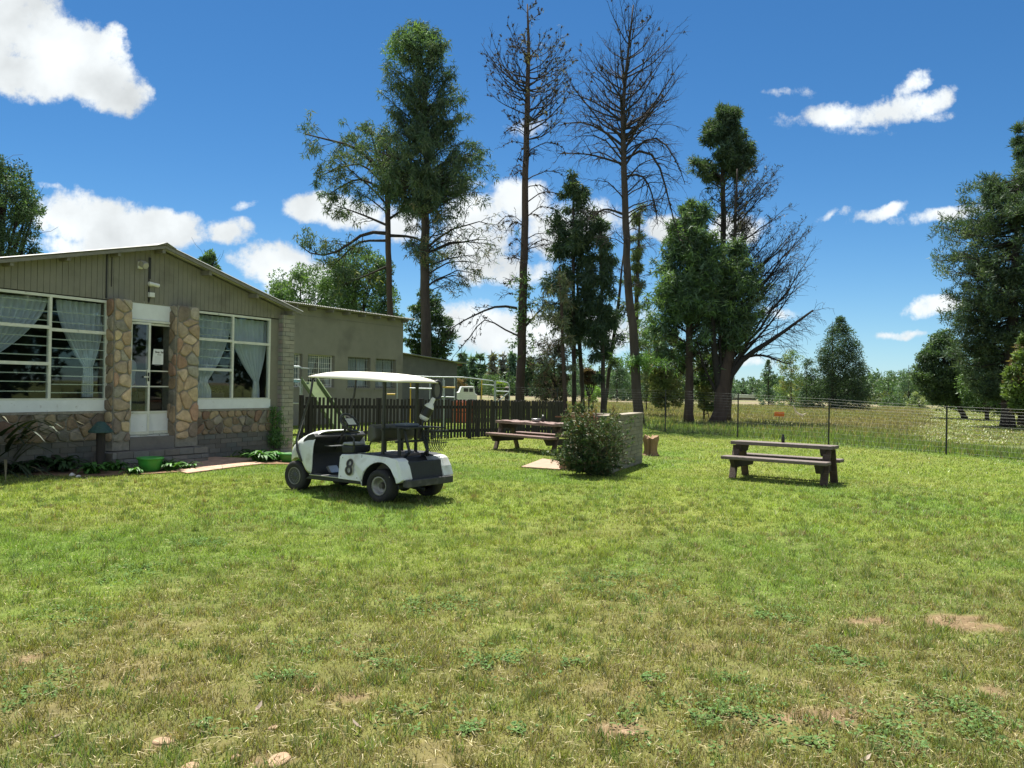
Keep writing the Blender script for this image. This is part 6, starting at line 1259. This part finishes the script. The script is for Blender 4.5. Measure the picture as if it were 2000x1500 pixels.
# ---- leafy shrub in front of it
T = Tree('shrub', 'twiggy shrub with bronze green leaves in front of the brick barbecue', 'shrub', 14.75, [(1155,930,7),(1152,880,5),(1148,820,3)], seed=81)
P, r = T.limbs([(785,1130,1150),(800,1110,1190),(815,1096,1224),(850,1088,1240),(880,1085,1236),(905,1100,1222),(925,1130,1190)], 90, rise=1.1, arch=.05, zlow=.03, rmin=.004, depthf=.75); c, rc = T.subs(P, r, 7, .36, .8, .05, rmin=.0025); q = pick(c, 12, T.rg, .1); CB = [(.026,.050,.018),(.020,.038,.015),(.040,.058,.020),(.050,.032,.018),(.030,.056,.020),(.050,.062,.026)]
T.leaves(q, rad=.03, k=3, size=.042, wid=.02, col=mcol(len(q), CB, T.rg), cvar=.5)
P, r = T.limbs([(855,1085,1100),(870,1068,1110),(890,1062,1110),(905,1075,1110)], 26, rise=.5, arch=.1, zlow=.1, rmin=.004); c, rc = T.subs(P, r, 7, .4, .8, 0, rmin=.0025); q = pick(c, 12, T.rg, .1); T.leaves(q, rad=.03, k=3, size=.045, wid=.022, col=mcol(len(q), [(.035,.055,.022),(.028,.048,.02),(.06,.065,.03)], T.rg))
A = T.arms([([(1150,925),(1146,870),(1130,840),(1122,800)],5),([(1155,925),(1140,860),(1138,780)],3),([(1160,925),(1180,850),(1200,800)],4),([(1152,925),(1160,850),(1165,800)],3)]); c, rc = T.subs(A, .01, 12, .25, .7, .1, rmin=.0025); q = pick(c, 6, T.rg); T.leaves(q, rad=.03, k=3, size=.042, wid=.022, col=mcol(len(q), [(.08,.085,.03),(.10,.06,.03),(.06,.07,.025)], T.rg))
T.done(matr_ := leaf_mat('bronze_leaf', .28, .04, .5), twig=mat('green_stem', (.10, .12, .045), rough=.7))
# ---- stump
sp_ = ground(1271, 889); t = thing('tree_stump', 'grooved split wood stump behind the brick barbecue', 'stump', (sp_.x, sp_.y, 0)); mb = MB(); n = 26; V = []; rr = random.Random(3); pf = [rr.uniform(.78, 1.1) for _ in range(n)]; R0s = .205
lv = [(0, 1.25), (.03, 1.02), (.12, .86), (.28, .92), (.38, 1.10), (.46, 1.12)]
for (z, s) in lv:
    for k in range(n): a = 2*math.pi*k/n; g = pf[k] if k % 2 else pf[k]*.74; V.append((R0s*s*g*math.cos(a), R0s*s*g*math.sin(a), z+(rr.uniform(-.10, .05) if z > .41 else 0)))
Fc = [(i*n+k, i*n+(k+1) % n, (i+1)*n+(k+1) % n, (i+1)*n+k) for i in range(len(lv)-1) for k in range(n)]; V.append((0, 0, .40)); Fc += [((len(lv)-1)*n+k, (len(lv)-1)*n+(k+1) % n, len(V)-1) for k in range(n)]; mb.add(V, Fc); mb.build('wood', mat('stump_wood', (.27, .17, .095), rough=.9, var=.5, scale=5, bump=1, bscale=16, stretch=(1, 1, .2)), t)
t = mb = None

# ---- pots
def tub(label, p, r, h, col, rim_h=.03, sq=(1, 1)):
    t = thing('plastic_tub', label, 'tub', (p.x, p.y, .012)); t.scale = (sq[0], sq[1], 1); m_ = mat('green_plastic', col, rough=.35, var=.1)
    mb = MB(); mb.lathe([(0, .0), (r*.72, 0), (r*.80, .03), (r*.96, h*.9), (r*.98, h), (r*.94, h), (r*.90, h*.75), (0, h*.75)], 28); mb.build('bowl', m_, t, smooth=True)
    mb = MB(); mb.lathe([(r*.98, h-.035), (r*1.05, h-.03), (r*1.06, h+.002), (r*.96, h+.004), (r*.94, h-.01)], 28); mb.build('rim', m_, t, smooth=True)
    mb = MB(); mb.lathe([(0, h*.72+.02), (r*.86, h*.74)], 20); mb.build('soil', M_soil, t); return t
tub('bright green bowl shaped tub on the flower bed in front of the door', ground(293, 921), .215, .24, (.05, .27, .04), sq=(1, 1))
tub('long green trough behind the front wheel of the golf cart', ground(572, 903), .26, .17, (.045, .22, .03), sq=(1.15, .7))
# ---- plants in the bed
def rosette(name, label, p, n, L, w, cols, up=.8, droop=1.0, seed=0, seg=7, matr=None, z0=.01, spread=.06, group=None):
    rg = np.random.default_rng(seed+500); t = thing(name, label, 'plant', (p.x, p.y, z0), group=group); V, Fc, Cc = [], [], []
    for i in range(n):
        a = rg.random()*6.283; l = L*(.55+.6*rg.random()); u0 = up*(.5+.7*rg.random()); d = np.array([math.cos(a), math.sin(a), 0]); sd = np.array([-math.sin(a), math.cos(a), 0]); b = len(V); o = rg.normal(size=2)*spread; c = np.array(cols[rg.integers(0, len(cols))])*(.7+.6*rg.random())
        pos = np.array([o[0], o[1], 0]); ang = math.atan(u0*1.6); st = l/seg
        for k in range(seg+1):
            f = k/seg; ww = w*(math.sin(math.pi*min(1, .12+f*.88))**.7)*(1-.15*rg.random()); tw = sd*ww/2; V += [pos-tw+np.array([0, 0, ww*.15]), pos+tw+np.array([0, 0, ww*.15])]; Cc += [c, c]
            pos = pos + (d*math.cos(ang)+np.array([0, 0, 1])*math.sin(ang))*st; pos[2] = max(pos[2], .004); ang -= droop*st/l*1.6
            if k < seg: Fc.append((b+2*k, b+2*k+1, b+2*k+3, b+2*k+2))
    np_mesh('leaves', np.array(V), np.array(Fc), matr or M_broad, t, col=np.array(Cc)); return t
GP = [(.06,.17,.03),(.08,.20,.035),(.05,.13,.03)]
BL = [(182,926,.24,'bright little plant at the front of the bed, left of the green tub',GP),(222,920,.22,'broad leaved plant just left of the bright green tub',GP),(262,926,.16,'small plant pressed against the left side of the green tub',GP),(335,919,.20,'leafy plant between the green tub and the paved path',GP),(362,916,.16,'low plant at the edge of the paved path',GP),(312,912,.20,'plant standing behind the bright green tub',[(.06,.11,.03)]),
      (505,902,.30,'pale flowered leafy plant at the right end of the paved path',GP),(530,900,.26,'big leafed plant left of the golf cart front wheel',GP),(552,899,.22,'leafy plant touching the green trough',GP),(488,893,.22,'shaded plant under the right window',[(.045,.09,.025)]),(120,922,.34,'dark leafed plant in the shade left of the white stones',[(.035,.075,.025)]),(75,920,.36,'dark clump of leaves under the large window',[(.03,.065,.022)]),
      (165,905,.34,'dark plant in the shade under the hooded feeder',[(.035,.075,.025)]),(245,900,.34,'dry arching plant in the shade left of the door step',[(.12,.09,.05),(.06,.08,.03)]),(40,926,.30,'shaded plant nearest the left edge of the photo',[(.03,.07,.022)])]
for i, (px, py, L_, lb, cl) in enumerate(BL): rosette('garden_plant', lb, ground(px, py), 46, L_*1.7, L_*.30, cl, up=1.5, seed=i, droop=1.25)
rosette('fern', 'spiky fern at the foot of the brick corner pillar', ground(577, 870), 70, .42, .018, [(.12,.17,.04),(.09,.14,.03)], up=1.1, seed=30, droop=1.2)
rosette('flax_plant', 'large flax with long arching dark leaves at the left edge', ground(-16, 925), 60, 2.0, .07, [(.04,.06,.03),(.07,.09,.045),(.13,.12,.07),(.03,.045,.025)], up=2.4, droop=1.15, seed=31, seg=12, spread=.16)
rosette('flax_plant', 'smaller flax spilling low over the bed by the left edge', ground(-5, 930), 34, 1.25, .05, [(.05,.07,.035),(.16,.14,.08)], up=.8, droop=1.3, seed=32, seg=10, spread=.12)
# climber on the wall between stone band and corner pillar
cp = HF.p(.55, .10, 0); T_ = thing('climber', 'feathery green climber growing up the stone band beside the corner pillar', 'plant', tuple(cp)); rg = np.random.default_rng(9)
mb = MB(); mb.tube([(0, 0, 0), (.03, 0, .35), (-.02, 0, .7), (.02, 0, 1.0)], .012, 6); mb.build('stem', M_twig, T_); c = np.stack([rg.normal(size=160)*.12, rg.normal(size=160)*.05, .15+.9*rg.random(160)], -1); c[:, 0] += .05*np.sin(c[:, 2]*5); V, cl = leaf_tris(c, .06, 14, .05, .018, mcol(160, [(.045,.10,.03),(.06,.12,.03)], rg), rg=rg); np_mesh('leaves', V, np.arange(len(V)).reshape(-1, 3), M_broad, T_, col=cl)
# hooded feeder on a dark post
u_, z_ = HF.fz(197, 838, .5); fp_ = HF.p(u_, .5, 0); t = thing('bird_feeder', 'dark green hooded feeder on a dark post against the stone band', 'bird feeder', tuple(fp_)); mb = MB(); mb.tube([(0, 0, 0), (0, 0, z_-.05)], .075, 10); mb.build('post', M_woodd, t); mb = MB(); mb.lathe([(0, z_+.14), (.06, z_+.13), (.20, z_-.03), (.21, z_-.06), (0, z_-.05)], 16); mb.build('hood', mat('dark_teal', (.02, .06, .05), rough=.6), t, smooth=False, bevel=.006)
# white stones, flat stones, dry leaves
M_wst = mat('white_stone', (.62, .60, .55), rough=.8, var=.2); M_rock = mat('tan_rock', (.34, .23, .14), rough=.95, var=.3, scale=12, bump=.7, bscale=30)
def rock(name, label, p, rx, ry, h, m_, seed, cat='stone', group=None):
    rr = random.Random(seed); n, m2 = 12, 5; mb = MB(); mb.ball((0, 0, 0), 1, n, m2); mb.v = [(x*rx*rr.uniform(.8, 1.15), y*ry*rr.uniform(.8, 1.15), z*h*rr.uniform(.75, 1.1)) for x, y, z in mb.v]; o = mb.build(name, m_, smooth=False, bevel=0); sb = o.modifiers.new('s', 'SUBSURF'); sb.levels = sb.render_levels = 1
    o.location = (p.x, p.y, float(ground_h(np.array([p.x]), np.array([p.y]))[0])+h*.0); o.rotation_euler = (0, 0, rr.random()*3); return tag(o, label, cat, group)
rock('stone', 'white stone on the lawn edge of the flower bed', ground(141, 930), .07, .05, .06, M_wst, 1); rock('stone', 'smaller white stone right of the other white stone', ground(153, 932), .05, .04, .04, M_wst, 2); rock('stone', 'pale stone beside the green tub', ground(264, 921), .04, .03, .05, M_wst, 3)
for i, (px, py, w, lb) in enumerate([(318,1447,24,'flat tan stone in bare soil in the lower left'),(534,1422,12,'small pinkish flat stone left of the weed patch'),(370,1497,26,'tan stone cut by the bottom edge'),(545,1482,34,'long flat stone near the bottom edge left of centre'),(460,1478,14,'small flat stone left of the long flat stone'),(1225,1432,20,'half buried root coloured stone near the bottom middle'),(80,1495,10,'little tan stone at the bottom left edge')]):
    p = ground(px, py); k = p.y/F_PX; rock('stone', lb, p, w*k, w*k*.7, .016, M_rock, 10+i)
M_dl = mat('dry_leaf', (.36, .29, .22), rough=.8, var=.3)
for i, (px, py, lb) in enumerate([(112,1449,'curled pale dry leaf in the lower left'),(505,1392,'long pale dry leaf above the weed patch'),(697,1427,'small white scrap in the lower middle'),(1270,1352,'pale dry leaf curled on the lawn right of centre'),(1152,1408,'white chip of bark on bare soil'),(1690,1495,'pale dry leaf at the bottom edge')]):
    p = ground(px, py); mb = MB(); s = .03; mb.M = Matrix.Translation((p.x, p.y, .02)) @ Matrix.Rotation(i*1.3, 4, 'Z'); mb.add([(-s, 0, 0), (-s*.3, s*.35, .008), (s*.5, s*.3, .018), (s, 0, .03), (s*.4, -s*.35, .012), (-s*.4, -s*.3, .004), (0, 0, -.004)], [(0, 1, 6), (1, 2, 6), (2, 3, 6), (3, 4, 6), (4, 5, 6), (5, 0, 6)]); o = mb.build('dry_leaf', M_dl); tag(o, lb, 'leaf'); o.modifiers.new('t', 'SOLIDIFY').thickness = .0015

# ---- play slide, pipe rails and yard gate behind the picket fence
def pipes(mb, segs, r=.02):
    for s in segs: mb.tube([at(a, b, Y) for (a, b, Y) in s], r, 8)
sl0 = at(587, 760, 25); sld = thing('play_slide', 'green play slide with pale blue platform between corner pillar and picket fence', 'slide', (sl0.x, 25, 0)); OS = (sl0.x, 25, 0)
def z0p(px, Y): p = at(px, 760, Y); return (p.x, Y, 0)
for (px, Y, yt) in ((587, 25, 742), (543, 25.2, 716), (545, 26.2, 716), (590, 26.2, 742)):
    a = Vector(z0p(px, Y)); b = at(px, yt, Y); m_ = a.lerp(b, .52); mb = MB(); mb.tube([a, m_], .026, 8); mb.build('post', M_yel, sld, origin=OS); mb = MB(); mb.tube([m_, b], .024, 8); mb.build('upper_post', M_steel, sld, origin=OS)
mb = MB(); pipes(mb, [[(540,713,25),(585,716,25),(590,719,25.1),(603,720,25.4)],[(540,786,25),(586,788,25)],[(545,741,25.1),(586,742,25)],[(578,748,25),(588,758,25)]]); mb.build('hand_rail', M_steel, sld, origin=OS)
mb = MB(); mb.hexa([at(545,746,25), at(586,747,25), at(590,747,26.2), at(548,746,26.2), at(545,740,25), at(586,741,25), at(590,741,26.2), at(548,740,26.2)]); mb.build('platform', mat('pale_blue', (.25, .42, .48), rough=.5), sld, origin=OS)
M_sg = mat('slide_green', (.10, .145, .05), rough=.5)
for (o0, o1, h0, nm) in ((0, 1, 0, 'chute'),):
    a0, a1 = at(588, 747, 25), at(655, 858, 24.2); a1.z = .12; pp = Vector((.35, .55, 0)); mb = MB(); up_ = Vector((0, 0, .03)); mb.hexa([a0, a1, a1+pp, a0+pp, a0+up_, a1+up_, a1+pp+up_, a0+pp+up_]); mb.build('chute', M_sg, sld, origin=OS)
    for q in (Vector(), pp): mb = MB(); mb.hexa([a0+q, a1+q, a1+q*1.04+pp*.04, a0+q*1.04+pp*.04, a0+q+up_*6, a1+q+up_*6, a1+q*1.04+pp*.04+up_*6, a0+q*1.04+pp*.04+up_*6]); mb.build('chute_side', M_sg, sld, origin=OS)
gt = thing('pipe_railing', 'galvanised and yellow pipe railing standing behind the picket fence', 'railing', z0p(866, 30)); OG = z0p(866, 30)
mb = MB(); pipes(mb, [[(776,733,30),(838,736,30),(905,737,30.3),(962,744,30.8),(966,746,30.9)],[(800,758,30),(868,760,30)],[(858,775,30),(888,776,30.1)],[(940,751,30.7),(966,753,30.9)]], .022); mb.build('top_rail', M_steel, gt, origin=OG)
for (px, yt, m_) in ((776,733,M_steel),(802,748,M_yel),(840,738,M_steel),(866,738,M_steel),(868,742,M_steel),(888,738,M_steel),(941,742,M_yel),(966,746,M_steel)): mb = MB(); mb.tube([z0p(px, 30.2), at(px, yt, 30.2)], .024, 8); mb.build('post', m_, gt, origin=OG)
mb = MB(); pipes(mb, [[(860,756,30),(889,757,30)],[(756,770,30),(772,770,30)]], .03); mb.build('yellow_rail', M_yel, gt, origin=OG)
ga = thing('pipe_gate', 'galvanised pipe gate with rounded top corner beside the cone dotted dead pine', 'gate', z0p(968, 31)); OGa = z0p(968, 31)
mb = MB(); pipes(mb, [[(968,800,31),(968,744,31),(985,746,31.1),(992,748,31.1),(995,754,31.1),(995,800,31.1)],[(969,764,31),(994,765,31.1)],[(972,785,31),(994,766,31.1)]], .022); mb.tube([Vector(z0p(968, 31)), at(968, 800, 31)], .022, 8); mb.tube([Vector(z0p(995, 31.1)), at(995, 800, 31.1)], .022, 8); mb.build('frame', M_steel, ga, origin=OGa)
mb = MB(); pipes(mb, [[(969,751,31),(994,752,31.1)],[(969,757,31),(994,758,31.1)],[(969,771,31),(994,772,31.1)],[(969,779,31),(994,780,31.1)]], .006); mb.build('gate_wire', M_wire, ga, origin=OGa)
for (px, Y, yt, r_, lb) in ((991, 32, 757, .12, 'stout dark wooden gate post behind the pipe gate'),): 
    t = thing('gate_post', lb, 'post', z0p(px, Y)); mb = MB(); b = at(px, yt, Y)-Vector(z0p(px, Y)); mb.tube([(0, 0, 0), (b.x, 0, b.z)], [r_, r_*.9], 10); mb.build('shaft', M_woodd, t); mb = MB(); mb.lathe([(r_*.9, b.z), (r_*.5, b.z+.04), (0, b.z+.05)], 10); mb.build('weathered_top', M_woodt, t)
# small white truck far behind, with an orange trailer
tk0 = at(905, 776, 62); tk = thing('truck', 'small white truck cab parked beyond the annex', 'truck', (tk0.x, 62, 0), R(8)); s = 62/F_PX
mb = MB(); mb.prism([(-.9, .55), (-.9, 1.15), (-.38, 1.18), (-.22, 1.62), (.75, 1.65), (.85, 1.1), (1.0, 1.0), (1.0, .55)], -.8, .8); mb.build('cab', M_plastic, tk, bevel=.05)
mb = MB(); mb.box(-.05, .30, -.82, -.80, 1.22, 1.5); mb.box(.38, .68, -.82, -.80, 1.22, 1.5); mb.build('window', M_black, tk)
mb = MB(); mb.box(-1.0, 1.1, -.75, .75, .38, .55); mb.build('chassis', M_cb, tk)
for x in (-.6, .7):
    mb = MB(); mb.M = Matrix.Translation((x, -.72, .32)); mb.lathe([(0, -.1), (.32, -.1), (.32, .1), (0, .1)], 18, axis='y'); mb.build('wheel', M_rub, tk)
ot = at(905, 790, 36); t = thing('water_tank', 'orange red drum glimpsed through the picket fence gaps', 'drum', (ot.x, 36, 0)); mb = MB(); mb.lathe([(0, 0), (.5, 0), (.5, .9), (.42, .98), (0, 1.0)], 20); mb.build('drum', mat('orange_red', (.55, .12, .04), rough=.5), t, smooth=False); mb = MB(); mb.lathe([(.51, .45), (.53, .47), (.51, .49)], 20); mb.build('band', M_cb, t)
# far shed roof, orange board, bleached branch
sh = at(1447, 790, 150); t = thing('shed', 'low distant shed with a pale green roof at the gap in the treeline', 'shed', (sh.x, 150, 0)); mb = MB(); mb.box(-2.3, 2.3, -1.5, 1.5, 0, .5); mb.build('wall', M_plas, t); mb = MB(); mb.prism([(-2.6, .45), (-2.3, 1.05), (2.3, 1.05), (2.6, .45)], -1.8, 1.8); mb.build('roof', mat('pale_roof', (.55, .62, .52), rough=.6), t)
ob = ground(1522, 821); t = thing('marker_board', 'orange marker board standing in the meadow grass', 'board', (ob.x, ob.y, 0)); mb = MB(); mb.box(-.28, .28, -.02, .02, .22, .48); mb.build('board', mat('orange', (.62, .16, .02), rough=.6), t, bevel=.01); mb = MB(); mb.bar((0, .03, 0), (0, .03, .35), .04, .02); mb.build('stake', M_woodd, t)
lb0 = ground(1560, 820); t = thing('fallen_branch', 'bleached forked branch lying in the meadow', 'branch', (lb0.x, lb0.y, 0)); mb = MB(); mb.tube([(-.35, 0, .85), (-.22, 0, .6), (-.18, 0, .45), (.05, 0, .32), (.25, 0, .2)], [.03, .05, .06, .07, .05], 7); mb.build('limb', mat('bleached', (.62, .55, .42), rough=.8), t); mb = MB(); mb.tube([(.05, 0, .32), (.3, .1, .32), (.5, .1, .4)], [.05, .035, .015], 6); mb.build('fork', mat('bleached_fork', (.60, .53, .40), rough=.8), t)
# person inside, behind the ajar door leaf: back to the glass, white shirt, grey trousers
pu, _ = HF.fz(262, 740, -.75); pp0 = HF.p(pu+.12, -.75, zfl+.002)
pr = thing('person', 'person in a white shirt and grey trousers bending just inside the door', 'person', tuple(pp0), math.atan2(HD.y, HD.x)+math.pi)
def skin(name, joints, edges, m_, sub=2):
    me = bpy.data.meshes.new(name); me.from_pydata([j[0] for j in joints], edges, []); me.materials.append(m_); o = bpy.data.objects.new(name, me); C.objects.link(o); o.parent = pr
    sk = o.modifiers.new('skin', 'SKIN'); sk.use_smooth_shade = True; me.skin_vertices.new() if not me.skin_vertices else None
    for v, j in zip(me.skin_vertices[0].data, joints): v.radius = (j[1], j[1] if len(j) < 3 else j[2])
    me.skin_vertices[0].data[0].use_root = True; s_ = o.modifiers.new('s', 'SUBSURF'); s_.levels = s_.render_levels = sub; return o
M_skin = mat('skin', (.22, .13, .085), rough=.55, var=.08); M_shirt = mat('white_shirt', (.62, .66, .70), rough=.9, var=.1, bump=.4, bscale=12); M_trou = mat('grey_trousers', (.10, .105, .11), rough=.9, var=.15)
J = [((0,0,.93),.13,.11),((0,.04,1.12),.12,.10),((0,.10,1.30),.14,.11),((0,.16,1.42),.08,.08),((0,.22,1.50),.055),((0,.27,1.58),.085,.10),((0,.30,1.66),.07,.08),
     ((.17,.13,1.38),.055),((.26,.22,1.14),.042),((.22,.42,1.04),.033),((.21,.48,1.02),.034,.02),((-.17,.13,1.38),.055),((-.26,.20,1.12),.042),((-.22,.40,1.02),.033),((-.21,.46,1.00),.034,.02),
     ((.10,0,.86),.095),((.11,.02,.48),.062),((.11,-.02,.09),.042),((.11,.12,.03),.035),((-.10,0,.86),.095),((-.11,.03,.48),.062),((-.11,-.01,.09),.042),((-.11,.13,.03),.035)]
Ed = [(0,1),(1,2),(2,3),(3,4),(4,5),(5,6),(2,7),(7,8),(8,9),(9,10),(2,11),(11,12),(12,13),(13,14),(0,15),(15,16),(16,17),(17,18),(0,19),(19,20),(20,21),(21,22)]
for s in (-1, 1):
    b = 10 if s > 0 else 14; h0 = Vector(J[b][0])
    for k in range(4):
        o = len(J); x = h0.x+(-.024+.016*k); J += [((x, h0.y+.035, h0.z-.008), .009), ((x, h0.y+.065-.004*abs(k-1.4), h0.z-.022), .008), ((x, h0.y+.085-.006*abs(k-1.4), h0.z-.045), .007)]; Ed += [(b, o), (o, o+1), (o+1, o+2)]
    o = len(J); J += [((h0.x-.035*s, h0.y+.012, h0.z-.012), .010), ((h0.x-.045*s, h0.y+.042, h0.z-.028), .009)]; Ed += [(b, o), (o, o+1)]
skin('body', J, Ed, M_skin, 1)
skin('shirt', [((0,0,.90),.155,.13),((0,.03,1.08),.145,.125),((0,.09,1.28),.165,.13),((0,.15,1.41),.11,.095),((.17,.13,1.39),.078),((.235,.18,1.22),.066),((-.17,.13,1.39),.078),((-.235,.17,1.20),.066)], [(0,1),(1,2),(2,3),(2,4),(4,5),(2,6),(6,7)], M_shirt)
skin('trousers', [((0,0,.92),.14,.12),((.10,0,.80),.11),((.11,.02,.48),.082),((.11,-.02,.10),.068),((-.10,0,.80),.11),((-.11,.03,.48),.082),((-.11,-.01,.10),.068)], [(0,1),(1,2),(2,3),(0,4),(4,5),(5,6)], M_trou)
mb = MB(); mb.ball((0, .275, 1.64), .105, 12, 8, (1, 1.05, .95)); mb.build('hair', mat('dark_hair', (.02, .018, .016), rough=.7), pr, smooth=True)
# ================================================================ ground cover last
KEEPOUT.append(((A_+B_)/2 - BQ.N*.1, BQ.D, BQ.N, Lb/2, .12))
build_lawn(); build_meadow(); build_clover()
